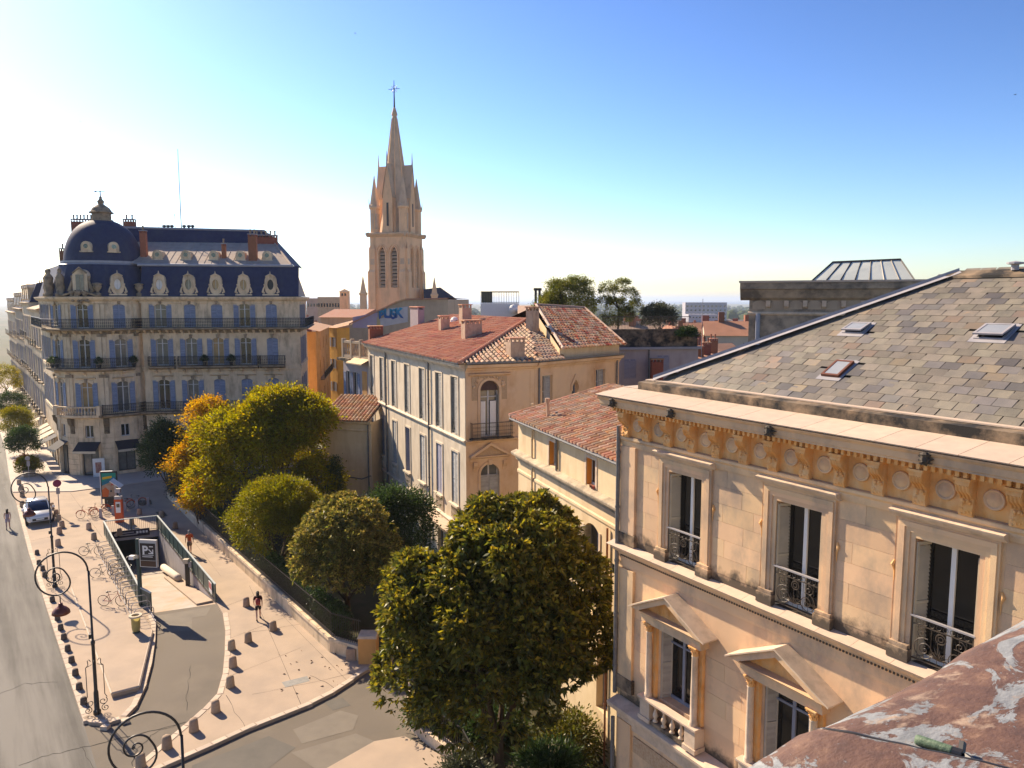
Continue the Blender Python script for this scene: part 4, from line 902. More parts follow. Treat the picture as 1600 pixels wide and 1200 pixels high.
# roofs
up = Vector((0, 0, 1)); inL = Vector((.909, .416, 0)); alL = Vector((-.416, .909, 0))
ov = .48; ze = 14.62
Ce = C0 - inL * ov - alL * .3 + up * ze; Fe = F0 - inL * ov + up * ze; De = D0 + Vector((.25, -.45, ze)); Ap = Vector((1.1, 56.2, 16.95)); Bf = Vector((-5.4, 71, 16.95))
Me = D0 + (E0_ - D0) * .28 + Vector((.33, -.3, ze))
nn_ = (Ce - Fe).cross(Ap - Fe); Bf.z = Fe.z - (nn_.x * (Bf.x - Fe.x) + nn_.y * (Bf.y - Fe.y)) / nn_.z
m_red2 = MAT('tile_red_orange', (.50, .22, .12), (.42, .16, .09), 2, rough=.9, rnd=.2, bump=.3); m_red3 = MAT('tile_red_deep', (.40, .13, .08), (.33, .12, .075), 2, rough=.9, rnd=.2, bump=.3)
red, redM = tile_roof(t, [Fe, Ce, Ap, Bf], [m_red_roof, m_red3, m_red_roof, m_red2, m_red_roof], 300, sp=.34, row=.44, under=m_red3)
red['label'] = 'red coated tile slope'
g_roof, gM = tile_roof(t, [Ce, De, Ap], [m_tile_pale, m_tile_pale, m_tile_pale, m_tile], 200, sp=.33, row=.40); tile_roof(t, [De, Me, Ap], [m_tile_pale, m_tile_pale, m_tile_pale, m_tile], 90, sp=.33, row=.40)
mk('hip_cap', MB().tube([Ce + up*.06, Ap + up*.06], .13, 8), m_red_roof, red)
mk('roof', MB().add([Bf[:], Ap[:], (Ap + Vector((5, 6, -2)))[:], (Bf + Vector((7, 3, -2)))[:]], [(0, 1, 2, 3)]), m_tile_dk, t)
# raised attic with the orange-red tile roof
A1 = D0 + (E0_ - D0) * .27; q = 15.25
mk('attic_wall', MB().add([(A1 + up*14.5)[:], (E0_ + up*14.5)[:], (E0_ + up*q)[:], (A1 + up*q)[:], (Ap + Vector((.6, .6, -1.8)))[:], (Ap + Vector((.6, .6, .55)))[:]], [(0, 1, 2, 3), (4, 0, 3, 5)]), m_yellow, t)
dn = Vector((.6, -.55, 0)).normalized() * .3
X1, X2 = A1 + dn + up*q, E0_ + dn + (E0_ - D0).normalized() * .3 + up*q
Y1, Y2 = AT(838, 483, 57.3), AT(913, 482, 60.5)
nn_ = (X2 - X1).cross(Y2 - X1); Y1.z = X1.z - (nn_.x * (Y1.x - X1.x) + nn_.y * (Y1.y - X1.y)) / nn_.z
o_roof, oM = tile_roof(t, [X1, X2, Y2, Y1], [m_tile, m_tile, MAT('clay_tile_red', (.42, .12, .045), (.36, .13, .06), 3, rough=.9, rnd=.35, bump=.3), m_tile_pale, m_tile], 240, sp=.31, row=.38)
mk('ridge_cap', MB().tube([Y1 + up*.05, Y2 + up*.05], .12, 8), m_tile_pale, o_roof)
mk('verge', MB().tube([Y2 + up*.05, X2 + up*.03], .12, 8), m_tile_pale, o_roof); mk('verge', MB().tube([Y1 + up*.05, X1 + up*.03], .1, 8), m_coping, o_roof)
mk('roof', MB().add([Y1[:], Y2[:], (Y2 + Vector((-5, 6, -2.4)))[:], (Y1 + Vector((-5, 6, -2.4)))[:]], [(0, 1, 2, 3)]).add([X2[:], (E0_ + Vector((-5, 10, q)))[:], Y2[:]], [(0, 1, 2)]), m_tile_dk, t)
aL = math.atan2(alL.y, alL.x)
for px, py, w_, d_, h, pt in ((694, 516, .75, .55, .9, 0), (727, 505, .8, .8, 1.25, 0), (737, 527, 1.3, .75, .95, 0)):
    chimney(t, ray_plane(px, py, redM), w_, d_, h, aL + math.pi/2, m_plaster_ch, pt)
chimney(t, ray_plane(652, 506, redM), 2.4, .6, 1.3, aL + math.pi, MAT('chimney_violet', (.32, .26, .28), (.27, .22, .24), 3), 0)
chimney(t, ray_plane(587, 528, redM), 1.2, .6, .8, aL + math.pi/2, m_brick, 0)
chimney(t, ray_plane(805, 557, gM), .95, .8, .9, R(23), m_plaster_ch, 0); chimney(t, ray_plane(832, 516, gM), .65, .65, 1.35, R(45), m_plaster_ch, 0)
mk('roof_vent', MB().lathe([(.35, 0), (.33, .2), (.2, .38), (0, .45)], 10), m_white, red, T(ray_plane(710, 503, redM)))
# ================================================================== the domed corner building on the left
DC = Vector((-43.9, 83.6, 0)); DR = 5.3
FA, FB = Vector((-38.9, 80.9, 0)), Vector((-23.0, 83.3, 0))
MF, LF = frame(FA, FB)
t = thing('domed_building', 'grand pale corner building with blue slate mansard and dome', 'building', T(DC))
HB = t
def rim(th, r=DR, z=0): return DC + Vector((math.sin(th) * r, -math.cos(th) * r, z))
def facet(a, b, r=DR): return frame(rim(R(a), r), rim(R(b), r))
bay_c = [-36, 2, 40]; facs = []
edges = [(-66, -48, 0), (-48, -24, 1), (-24, -10, 0), (-10, 14, 1), (14, 28, 0), (28, 52, 1), (52, 74, 0)]
FZ = [(15.5, 2.45), (11.45, 2.9), (6.75, 3.2)]
def bay_ops(c, w=1.15): return [(c - w/2, c + w/2, z, z + h, .22) for z, h in FZ]
guard_mats = [m_glass_grey, m_glass_warm, m_glass, m_glass_grey]
def bay(M, c, i, modes, w=1.15):
    for (z, h), md in zip(FZ, modes):
        Mw = M @ T(c, 0, z); wn = window(t, Mw, w, h, m_frame, guard_mats[(i + int(z)) % 4], 2, .55, 0, .24)
        shutters(wn, Mw, w, h - .08, m_shut_blue, md, .52 if md == 'open' else w / 2)
        n = arch_pts(w/2 + .02, z + h - .22, 8, .22); o_ = [(c + x, zz) for x, zz in n] + [(c + w/2 + .16, z + h - .2), (c + w/2 + .16, z + h + .14), (c, z + h + .26), (c - w/2 - .16, z + h + .14), (c - w/2 - .16, z + h - .2)]
        mk('window_head', MB().prism([(x, zz) for x, zz in o_][::-1], -.07, .01), m_haus, t, M)
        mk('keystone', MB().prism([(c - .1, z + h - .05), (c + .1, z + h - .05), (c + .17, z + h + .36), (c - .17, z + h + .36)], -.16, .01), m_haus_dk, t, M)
        if z < 7: mk('hood', moulding(c - .95, c + .95, [(.04, z + h + .3), (.1, z + h + .36), (.2, z + h + .42), (.02, z + h + .46)], .04), m_haus, t, M)
def rustic(M, L, skips=()):
    zs = [0.25 + .56 * k for k in range(11)]
    for z in zs:
        xs = [(0, L)]
        for a, b, c, d in skips:
            if z < d and z + .5 > c: xs = [q for (p, q2) in xs for q in ([(p, min(q2, a)), (max(p, b), q2)])]
        for a, b in xs:
            if b - a > .08: mk('rustic_course', MB().box(a + .005, b - .005, -.06, .01, z, z + .51), m_haus, t, M)
mz = [(4.15, 1.25)]
for k, (a, b, isbay) in enumerate(edges):
    M, L = facet(a, b); c = L / 2
    if isbay:
        gop = [(c - .42, c + .42, 4.15, 5.45)] + ([(c - .85, c + .85, .2, 3.3)] if k != 5 else [(c - .85, c + .85, .5, 3.2)])
        mk('wall', wall_mb(0, L, 0, 18.3, bay_ops(c) + gop, .3), m_haus, t, M)
        bay(M, c, k, ['open' if k != 5 else 'closed', 'open', 'open'])
        window(t, M @ T(c, 0, 4.15), .84, 1.3, m_frame, m_glass, 2, 0, 0, .24)
        window(t, M @ T(c, 0, gop[1][2]), 1.7, gop[1][3] - gop[1][2], m_iron, m_glass_grey, 2, .5, 0, .26)
        rustic(M, L, [(c - .55, c + .55, 4.1, 5.6), (c - .9, c + .9, 0, 3.4)])
    else:
        mk('wall', wall_mb(0, L, 0, 18.3), m_haus, t, M); rustic(M, L)
        for s_ in ((.25, .62), (L - .62, L - .25)) if L > 1.2 else ((c - .2, c + .2),):
            [mk('pilaster', MB().box(s_[0], s_[1], -.14, .01, za, zb), m_haus, t, M) for za, zb in ((6.75, 10.4), (11.5, 14.6), (15.6, 17.9))]
            [mk('pilaster_cap', MB().box(s_[0] - .05, s_[1] + .05, -.2, .01, za, za + .3), m_haus_dk, t, M) for za in (10.4, 14.6)]
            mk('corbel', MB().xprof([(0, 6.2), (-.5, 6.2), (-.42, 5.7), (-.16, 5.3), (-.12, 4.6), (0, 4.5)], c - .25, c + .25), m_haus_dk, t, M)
fc = [s_at(MF, p) for p in (253, 298.6, 340.6, 383.7, 425.6)]
fops = []
for c in fc: fops += bay_ops(c) + [(c - .5, c + .5, 4.15, 5.45), (c - .95, c + .95, .2, 3.3)]
mk('wall', wall_mb(0, LF, 0, 18.3, fops, .3), m_haus, t, MF)
modes = [['open', 'open', 'open'], ['closed', 'open', 'open'], ['closed', 'open', 'closed'], ['open', 'open', 'closed'], ['closed', 'closed', 'closed']]
for i, c in enumerate(fc):
    bay(MF, c, i, modes[i]); window(t, MF @ T(c, 0, 4.15), 1.0, 1.3, m_frame, m_glass, 2, 0, 0, .24); window(t, MF @ T(c, 0, .2), 1.9, 3.1, m_iron, m_glass_grey, 2, .5, 0, .26)
sk_ = [(c - .6, c + .6, 4.1, 5.6) for c in fc] + [(c - 1.0, c + 1.0, 0, 3.4) for c in fc]
for a, b in zip([0] + fc, fc + [LF]):
    rustic(MF @ T(a, 0, 0), b - a, [(-1, .6, 4.1, 5.6), (-1, 1.0, 0, 3.4), (b - a - .6, 99, 4.1, 5.6), (b - a - 1.0, 99, 0, 3.4)] if a and b < LF else [(b - a - .6, 99, 4.1, 5.6), (b - a - 1.0, 99, 0, 3.4)] if not a else [(-1, .6, 4.1, 5.6), (-1, 1.0, 0, 3.4)])
# quoins on the flat front
for s_ in (.15, LF - .75):
    for k in range(22): mk('quoin', MB().box(s_, s_ + (.62 if k % 2 else .5), -.05, .01, 6.7 + .52*k, 6.7 + .52*k + .48), m_haus, t, MF)
# right side wall along the alley, rear walls
MSd, LSd = frame(FB, Vector((-25.6, 96, 0)))
mk('wall', wall_mb(0, LSd, 0, 18.3, [(2 + 3.2*k - .5, 2 + 3.2*k + .5, z, z + h) for k in range(3) for z, h in FZ], .25), m_haus, t, MSd)
for k in range(3):
    for z, h in FZ:
        wn = window(t, MSd @ T(2 + 3.2*k, 0, z), 1.0, h, m_frame, m_glass, 2); shutters(wn, MSd @ T(2 + 3.2*k, 0, z), 1.0, h - .1, m_shut_blue, 'open', .5)
# left wing along the road
rd3 = Vector((-.584, .812, 0)); N0 = rim(R(-66)); 
MW, LW_ = frame(N0 + rd3 * 13, N0)
wc = [1.8 + 3.1 * k for k in range(4)]
mk('wall', wall_mb(0, LW_, 0, 18.3, [o for c in wc for o in bay_ops(c, 1.1) + [(c - .9, c + .9, .2, 3.3)]], .28), m_haus, t, MW)
for i, c in enumerate(wc):
    for z, h in FZ:
        wn = window(t, MW @ T(c, 0, z), 1.1, h, m_frame, m_glass_grey, 2); shutters(wn, MW @ T(c, 0, z), 1.1, h - .1, m_shut_blue, 'open', .5)
    window(t, MW @ T(c, 0, .2), 1.8, 3.1, m_iron, m_glass, 2)
bw = [N0 + rd3 * 13, N0 + rd3 * 13 + Vector((12, 10, 0)), Vector((-25.6, 96, 0))]; mb = MB()
for a, b in zip(bw, bw[1:]): mb.quad((a.x, a.y, 0), (b.x, b.y, 0), (b.x, b.y, 18.3), (a.x, a.y, 18.3))
mk('wall', mb, m_haus, t)
# cornices and balconies sweep round the corner: a polyline of facets
line = [(N0 + rd3 * 13)] + [rim(R(a)) for a in (-66, -48, -24, -10, 14, 28, 52, 74)] + [FA, FB, FB + (Vector((-25.6, 96, 0)) - FB) * .9]
def sweep(poly, prof, mat, name, parent=None, a=0, b=None, z=0):
    """sweep an (out,z) profile along the facade polyline with mitred corners."""
    P = poly[a:b]; n = len(P); nr = []
    for p, q in zip(P, P[1:]): d = (q - p).normalized(); nr.append(Vector((d.y, -d.x, 0)))
    offs = [nr[0]] + [(nr[i] + nr[i+1]).normalized() / max(.5, (nr[i] + nr[i+1]).normalized().dot(nr[i])) for i in range(n - 2)] + [nr[-1]]
    mb = MB(); m = len(prof)
    for p, o in zip(P, offs): mb.v += [(p.x + o.x * w_, p.y + o.y * w_, z + zz) for w_, zz in prof]
    for i in range(n - 1): mb.f += [(i*m+j, (i+1)*m+j, (i+1)*m+(j+1) % m, i*m+(j+1) % m) for j in range(m)]
    mb.f += [tuple(range(m)), tuple(range((n-1)*m + m - 1, (n-1)*m - 1, -1))]
    return mk(name, mb, mat, parent or t), offs
sweep(line, [(-.02, 17.95), (.06, 18.0), (.1, 18.2), (.28, 18.3), (.42, 18.42), (.5, 18.55), (.52, 18.68), (-.02, 18.72)], m_haus, 'eaves_cornice')
for zz, w_ in ((15.3, 1.0), (11.2, .12), (6.5, .12)):
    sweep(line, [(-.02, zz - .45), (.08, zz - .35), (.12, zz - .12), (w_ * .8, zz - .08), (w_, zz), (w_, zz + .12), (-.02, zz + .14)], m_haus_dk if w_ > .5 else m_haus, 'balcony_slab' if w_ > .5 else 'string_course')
def offset_path(P, out, step=.13):
    n = len(P); nr = []
    for p, q in zip(P, P[1:]): d = (q - p).normalized(); nr.append(Vector((d.y, -d.x, 0)))
    offs = [nr[0]] + [(nr[i] + nr[i+1]).normalized() for i in range(n - 2)] + [nr[-1]]
    return [p + o * out for p, o in zip(P, offs)]
def iron_rail(name, pts, z, h, parent, ends=None, step=.17, fancy=True):
    mb = MB(); pts = [Vector((p.x, p.y, z)) for p in pts]
    if ends: pts = [Vector((*ends[0].xy, z))] + pts + [Vector((*ends[1].xy, z))]
    up = Vector((0, 0, 1))
    for zz, r in ((h, .03), (h * .86, .014), (.08, .018)): mb.tube([p + up * zz for p in pts], r, 4)
    k = 0
    for p, q in zip(pts, pts[1:]):
        L = (q - p).length; n = max(1, int(L / step)); d = (q - p) / L
        for i in range(n):
            x = p + d * (L * i / n); mb.tube([x + up * .08, x + up * h], .016, 3)
            if fancy:
                c = x + d * (L / n / 2); r = L / n * .42
                for zc in (.3 * h, .62 * h): mb.tube([c + d * (r * math.cos(a)) + up * (zc + r * 1.3 * math.sin(a)) for a in (0, 1.05, 2.1, 3.14, 4.2, 5.24)], .014, 3, True)
    return mk(name, mb, m_iron, parent)
iron_rail('balcony_rail', offset_path(line, .95), 15.42, 1.0, t)
cm = MB().xprof([(0, 0), (-.1, -.0), (-.16, .18), (-.45, .3), (-.62, .42), (-.62, .5), (0, .5)], -.09, .09).mesh('bracket', m_haus)
def brackets(P, z, step=.72):
    for a, b in zip(P, P[1:]):
        d = b - a; L = d.length; n = max(1, int(L / step)); M = T(a.x, a.y, z) @ RZ(math.atan2(d.y, d.x))
        for i in range(n): mk('bracket', cm, None, t, M @ T(L * (i + .5) / n, 0, 0))
brackets(line[1:11], 14.72)
def balc(P, out, z, name='balcony', h=1.0):
    if z > 8: brackets(P, z - .75, 1.15)
    so, offs = sweep(P, [(-.02, z - .3), (out * .6, z - .22), (out, z - .06), (out, z + .08), (-.02, z + .1)], m_haus_dk, 'balcony_slab')
    return iron_rail('balcony_rail', offset_path(P, out - .06), z + .1, h, t, (P[0], P[-1]))
ub = lambda s_: (MF @ Vector((s_, 0, 0)))
rot = [rim(R(a)) for a in (-48, -24, -10, 14, 28, 52)]
balc(rot, .85, 11.3); balc([ub(fc[0] - 1.3), ub(fc[0] + 1.3)], .75, 11.3); balc([ub(fc[1] - 1.3), ub(fc[3] + 1.3)], .75, 11.3); balc([ub(fc[4] - 1.3), ub(fc[4] + 1.3)], .75, 11.3)
balc([rim(R(a)) for a in (18, 28, 52, 74)] + [ub(0.2), ub(LF - .4)], .75, 6.5); 
# stone balustrade over the entrance
P = [rim(R(a)) for a in (-30, -10, 18)]
sweep(P, [(-.02, 6.2), (.6, 6.25), (1.0, 6.4), (1.0, 6.62), (-.02, 6.64)], m_haus, 'balcony_slab')
Po = offset_path(P, .9); bme = baluster_mb(.75, .09).mesh('baluster', m_haus, True)
for p, q in zip(Po, Po[1:]):
    n = int((q - p).length / .28)
    for i in range(n): mk('baluster', bme, None, t, T(p + (q - p) * ((i + .5) / n) + Vector((0, 0, 6.64))))
sweep(Po, [(-.12, 7.39), (.12, 7.39), (.12, 7.52), (-.12, 7.52)], m_haus, 'balustrade_rail')
for p in (Po[0], Po[-1]): mk('pedestal', MB().box(p.x - .2, p.x + .2, p.y - .2, p.y + .2, 6.64, 7.6), m_haus, t)
# planters with clipped shrubs on the balconies
def shrub_ball(n, r, lf, seed=0):
    rs = np.random.RandomState(seed); return rs
# --- roof: mansard, zinc slope, ridge
zq = [18.72, 22.0]
mans, _o = sweep(line[:9], [(-.05, 18.72), (.02, 18.75), (-1.0, 22.0), (-1.2, 22.0)], m_slate_blue, 'mansard')
sweep(line[9:11], [(-.05, 18.72), (.05, 18.75), (-.95, 22.0), (-1.15, 22.0)], m_slate_blue, 'mansard')
mk('mansard', MB().add([(MF @ Vector((LF, -.03, 18.74)))[:], (MSd @ Vector((12, -.03, 18.74)))[:], (MSd @ Vector((12, 1.0, 22)))[:], (MF @ Vector((LF - .8, 1.0, 22)))[:]], [(0, 1, 2, 3)]), m_zinc_lt, t)
mk('break_moulding', MB().xprof([(.80, 21.9), (.74, 22.0), (.76, 22.14), (1.1, 22.2), (1.1, 21.9)][::-1], -.4, LF - .6), m_zinc, t, MF)
Z0, Z1, Z2 = 22.12, 24.85, 26.5
Yb, Yt = 1.0, 7.2
ru_ = MB().add([(-2.5, Yb, Z0), (LF - .8, Yb, Z0), (LF - 3.4, Yt, Z1), (-3.5, Yt, Z1)], [(0, 1, 2, 3)])
mk('zinc_slope', ru_, m_zinc_lt, t, MF)
for k in range(24):
    x0 = -1 + .72 * k
    if x0 < LF - 3.6: mk('standing_seam', MB().tube([(x0, Yb + .02, Z0 + .02), (x0 - .1, Yt, Z1 + .02)], .03, 4), m_zinc_lt, t, MF)
mk('upper_mansard', MB().add([(-6, Yt, Z1), (LF - 3.4, Yt, Z1), (LF - 4.6, Yt + .8, Z2 - .2), (-6, Yt + .8, Z2)], [(0, 1, 2, 3)]).add([(-6, Yt + .8, Z2), (LF - 4.6, Yt + .8, Z2 - .2), (LF - 4.6, 13, Z2 - .2), (-6, 13, Z2)], [(0, 1, 2, 3)]).add([(LF - .8, Yb, Z0), (LF - .9, 13, Z0), (LF - 4.6, 13, Z2 - .2), (LF - 4.6, Yt + .8, Z2 - .2), (LF - 3.4, Yt, Z1)], [(0, 1, 2, 3, 4)]), m_slate_blue, t, MF)
mk('roof_back', MB().quad((-6, 13, 18), (LF - .9, 13, 18), (LF - 4.6, 13, Z2 - .2), (-6, 13, Z2)), m_slate_blue, t, MF)
mk('ridge_roll', MB().tube([(-6, Yt + .8, Z2 + .03), (LF - 4.6, Yt + .8, Z2 - .17)], .13, 6), m_zinc, t, MF)
mk('hip_roll', MB().tube([(LF - .8, Yb, Z0 + .05), (LF - 3.4, Yt, Z1 + .05), (LF - 4.6, Yt + .8, Z2 - .15)], .1, 6), m_zinc_lt, t, MF)
# left wing roof
mk('wing_roof', MB().add([(0, 1.1, 22), (LW_, 1.1, 22), (LW_, 6, 23.6), (0, 6, 23.6)], [(0, 1, 2, 3)]).add([(0, 0, 18.7), (0, 1.1, 22), (0, 6, 23.6), (0, 10, 18.7)], [(0, 1, 2, 3)]), m_slate_blue, t, MW)
# dormers
def oval(rx, rz, n=18): return [(rx * math.cos(2*math.pi*i/n), rz * math.sin(2*math.pi*i/n)) for i in range(n)]
def oval_dormer(rx=.34, rz=.55):
    mb = MB(); n = 18; outer = [(-.62, 0), (-.62, 1.35)] ; cz = 1.12
    ov_ = oval(rx, rz, n); 
    ot = []
    for i in range(n):
        a = 2*math.pi*i/n; ot.append((.62 * math.copysign(abs(math.cos(a)) ** .6, math.cos(a)), 1.02 * math.copysign(abs(math.sin(a)) ** .75, math.sin(a))))
    for i in range(n):
        j = (i + 1) % n; a, b, c, d = ov_[i], ov_[j], ot[j], ot[i]
        mb.quad((a[0], -.3, cz + a[1]), (b[0], -.3, cz + b[1]), (c[0], -.22, cz + c[1]), (d[0], -.22, cz + d[1])); mb.quad((d[0], -.22, cz + d[1]), (c[0], -.22, cz + c[1]), (c[0], 1.2, cz + c[1]), (d[0], 1.2, cz + d[1])); mb.quad((a[0], 0, cz + a[1]), (b[0], 0, cz + b[1]), (b[0], -.3, cz + b[1]), (a[0], -.3, cz + a[1]))
    mb.tube([(x * 1.12, -.32, cz + z * 1.08) for x, z in oval(rx, rz, 20)], .06, 5, True)
    for sg in (-1, 1): mb.tube([(sg*.62, -.25, .25), (sg*.82, -.22, .35), (sg*.74, -.22, .7), (sg*.62, -.22, .95), (sg*.68, -.22, 1.2)], [.12, .13, .09, .07, .05], 6)
    mb.box(-.85, .85, -.34, .3, -.02, .14); mb.tube([(-.5, -.28, 2.0), (0, -.34, 2.22), (.5, -.28, 2.0)], [.05, .11, .05], 6); mb.tube([(0, -.3, 2.2), (0, -.3, 2.55)], [.1, .02], 6)
    return mb
dm = oval_dormer().mesh('dormer', m_haus)
pn = MB().prism(oval(.34, .55), -.12, -.06); panes = [pn.mesh('pane', m) for m in (m_white, m_glass_grey, m_glass_warm, m_glass_warm, m_black)]
ovb = MB().box(-.015, .015, -.14, -.10, -.54, .54).mesh('glazing_bar', m_frame)
def put_dormer(M, i):
    o = mk('dormer', dm, None, t, M); mk('pane', panes[i], None, o, M @ T(0, 0, 1.12))
    if i < 4: mk('glazing_bar', ovb, None, o, M @ T(0, -.02, 1.12))
for i, c in enumerate(fc): put_dormer(MF @ T(c, .25, 18.85), i)
Mq, Lq = facet(28, 52); put_dormer(Mq @ T(Lq/2, .25, 18.85), 0)
Mq, Lq = facet(-10, 14)
o = mk('dormer', MB().prism([(-.75, 0), (.75, 0), (.75, 1.7)] + [(x, z) for x, z in arch_pts(.75, 1.7, 10)][::-1][1:-1] + [(-.75, 1.7)], -.3, 1.2), m_haus, t, Mq @ T(Lq/2, .25, 19.0))
mk('pane', MB().box(-.4, -.02, -.33, -.305, .25, 1.9).box(.02, .4, -.33, -.305, .25, 1.9), m_glass_grey, o, Mq @ T(Lq/2, .25, 19.0))
sc = MB()
for sg in (-1, 1): sc.tube([(sg*.85, -.2, 0), (sg*1.15, -.2, .3), (sg*.95, -.2, .9), (sg*.8, -.2, 1.4), (sg*.9, -.2, 1.8)], [.16, .2, .14, .1, .07], 6)
sc.tube([(-.7, -.3, 2.05), (0, -.36, 2.62), (.7, -.3, 2.05)], .09, 6); mk('scroll', sc, m_haus_dk, o, Mq @ T(Lq/2, .25, 19.0))
pd = MB()
for sg in (-1, 1):
    e = [(sg*2.1, 18.72), (sg*.35, 19.35), (sg*.3, 19.15), (sg*1.7, 18.72)]
    pd.prism(e if sg < 0 else e[::-1], -.55, .1)
for k in range(26): pd.lathe([(0, -.2), (.16, -.1), (.18, 0), (.12, .12), (0, .2)], 6, (random.uniform(-.9, .9), -.4, 18.75 + random.uniform(-.5, .5)))
mk('carved_pediment', pd, m_haus_dk, t, Mq @ T(Lq/2, .1, 0))
urn = MB().lathe([(0, 0), (.3, 0), (.3, .3), (.16, .38), (.14, .5), (.38, .85), (.42, 1.05), (.3, 1.12), (.5, 1.25), (.3, 1.35), (0, 1.4)], 12).mesh('urn', m_haus_dk, True)
for th in (20, 62): mk('urn', urn, None, t, T(rim(R(th), DR + .2, 18.72)))
sta = MB().lathe([(0, 0), (.5, 0), (.5, .3), (.35, .4), (.45, .9), (.35, 1.4), (.42, 1.9), (.25, 2.2), (.12, 2.35), (.2, 2.55), (.18, 2.75), (0, 2.85)], 10).mesh('ornament_figure', m_haus_dk, True)
for th in (-22, -46, -60): mk('ornament_figure', sta, None, t, T(rim(R(th), DR + .05, 18.72)))
# rotunda roof, dome, lantern
mk('drum_roof', MB().lathe([(DR - .98, 22.0), (4.1, 22.15), (4.15, 22.22), (4.15, 22.4), (3.8, 22.42)], 40, (DC.x, DC.y, 0)), m_zinc, t, smooth=False)
prof = [(3.8 * math.cos(a) ** .8 if a < 1.45 else .9, 22.4 + 4.45 * math.sin(a) ** 1.06) for a in [i * 1.36 / 14 for i in range(15)]]
mk('dome', MB().lathe(prof, 48, (DC.x, DC.y, 0)), m_slate_blue, t, smooth=True)
topz = prof[-1][1]
ln = mk('lantern', MB().lathe([(1.15, -.1), (1.15, .1), (.95, .15), (.95, .75), (1.2, .82), (1.22, .92), (1.05, .98), (.85, 1.35), (.45, 1.65), (.28, 1.75), (.3, 1.9), (.36, 2.05), (.2, 2.25), (.13, 2.4), (.16, 2.5), (.06, 2.6), (.05, 3.2), (0, 3.22)], 20, (DC.x, DC.y, topz)), m_haus_dk, t, smooth=False)
mk('weather_vane', MB().tube([(DC.x - .5, DC.y, topz + 3.1), (DC.x + .5, DC.y, topz + 3.1)], .03, 4).prism([(DC.x - .75, topz + 3.1), (DC.x - .4, topz + 3.0), (DC.x - .4, topz + 3.2)], DC.y - .01, DC.y + .01), m_iron, ln)
rdm = MB().prism([(-.5, 0), (.5, 0), (.5, .55)] + [(x, z) for x, z in arch_pts(.5, .55, 8)][::-1][1:-1] + [(-.5, .55)], -.1, 1.4).box(-.62, .62, -.16, .1, -.06, .06)
rdm.tube([(.28 * math.cos(a), -.12, .55 + .28 * math.sin(a)) for a in [i*math.pi/6 for i in range(12)]], .06, 5, True); rdm = rdm.mesh('round_dormer', m_haus)
rp = MB().prism(oval(.25, .25, 12), -.13, -.11).box(-.02, .02, -.15, -.13, -.25, .25).box(-.25, .25, -.15, -.13, -.02, .02).mesh('pane', m_glass)
for th, z in ((4, 23.3), (42, 23.3)):
    p = rim(R(th), 3.85, z); M = T(p) @ RZ(R(th)); o = mk('round_dormer', rdm, None, t, M); mk('pane', rp, None, o, M @ T(0, 0, .55))
for px in (253, 297, 340, 381, 422):
    s_ = s_at(MF @ T(0, 2.4, 0), px); M = MF @ T(s_, 2.3, Z0 + (2.3 - Yb) * (Z1 - Z0) / (Yt - Yb) - .05); o = mk('round_dormer', rdm, None, t, M); mk('pane', rp, None, o, M @ T(0, 0, .55))
# chimneys
def stack(p, w_, d_, h, pots, rz, mat=None):
    return chimney(t, p, w_, d_, h, rz, mat or m_brick, pots, m_zinc, 2.5, m_haus_dk)
rz = math.atan2(MF.col[0].y, MF.col[0].x)
at = lambda px, Y, z: Vector((*V2(px, Y).xy, z))
stack(at(139, 90, 25.6), 2.6, .9, 1.7, 7, rz); stack(at(229, 84, 22.8), .62, .6, 2.7, 1, rz); stack(at(353, 85, 23.2), .42, .5, 1.0, 1, rz)
stack(at(398, 85, 23.4), .85, .8, 1.8, 2, rz); stack(at(419, 90, 23.4), 2.5, .9, 2.1, 5, rz); stack(at(103, 87, 22.2), .6, .6, 1.6, 1, rz); stack(at(209, 90, 25.6), 1.2, .8, 1.7, 2, rz)
for px in (262, 268, 274, 293, 300, 306): mk('roof_vent', MB().lathe([(.13, 0), (.13, .4), (.25, .42), (.22, .6), (0, .68)], 8), m_iron, t, T(at(px, 90.5, 26.35)))
mk('aerial', MB().tube([(0, 0, 0), (0, 0, 9.2)], [.06, .025], 5), m_iron, t, T(at(288.5, 90.2, 26.3))); mk('aerial', MB().tube([(0, 0, 0), (0, 0, 1.9)], .03, 5).tube([(-.4, 0, 1.8), (.4, 0, 1.8)], .02, 4), m_iron, t, T(at(279, 90.2, 26.3)))
# shop awnings and the notice board at the door
m_awn = MAT('awning_dark', (.022, .022, .032), (.03, .03, .04), 4, rough=.8); m_awn2 = MAT('awning_cream', (.55, .48, .36), (.5, .43, .32), 4, rough=.85)
def awning(M, w_, out, z, mat, parent=None):
    o = mk('awning', MB().add([(-w_/2, -.05, z), (w_/2, -.05, z), (w_/2, -out, z - .75), (-w_/2, -out, z - .75), (-w_/2, -.05, z - .04), (w_/2, -.05, z - .04), (w_/2, -out, z - .79), (-w_/2, -out, z - .79)], [(0, 1, 2, 3), (7, 6, 5, 4), (0, 3, 7, 4), (1, 5, 6, 2), (3, 2, 6, 7)]), mat, parent or t, M)
    mk('valance', MB().box(-w_/2, w_/2, -out - .02, -out, z - 1.0, z - .76), m_awn2, o, M)
for (a, b, w_) in ((-48, -24, 1.9), (-10, 14, 2.3), (28, 52, 2.2)):
    Mq, Lq = facet(a, b); awning(Mq @ T(Lq/2, 0, 0), w_, 1.3, 3.75, m_awn)
for i, c in enumerate(wc): awning(MW @ T(c, 0, 0), 2.2, 1.6, 3.7, m_awn2 if i < 3 else m_awn)
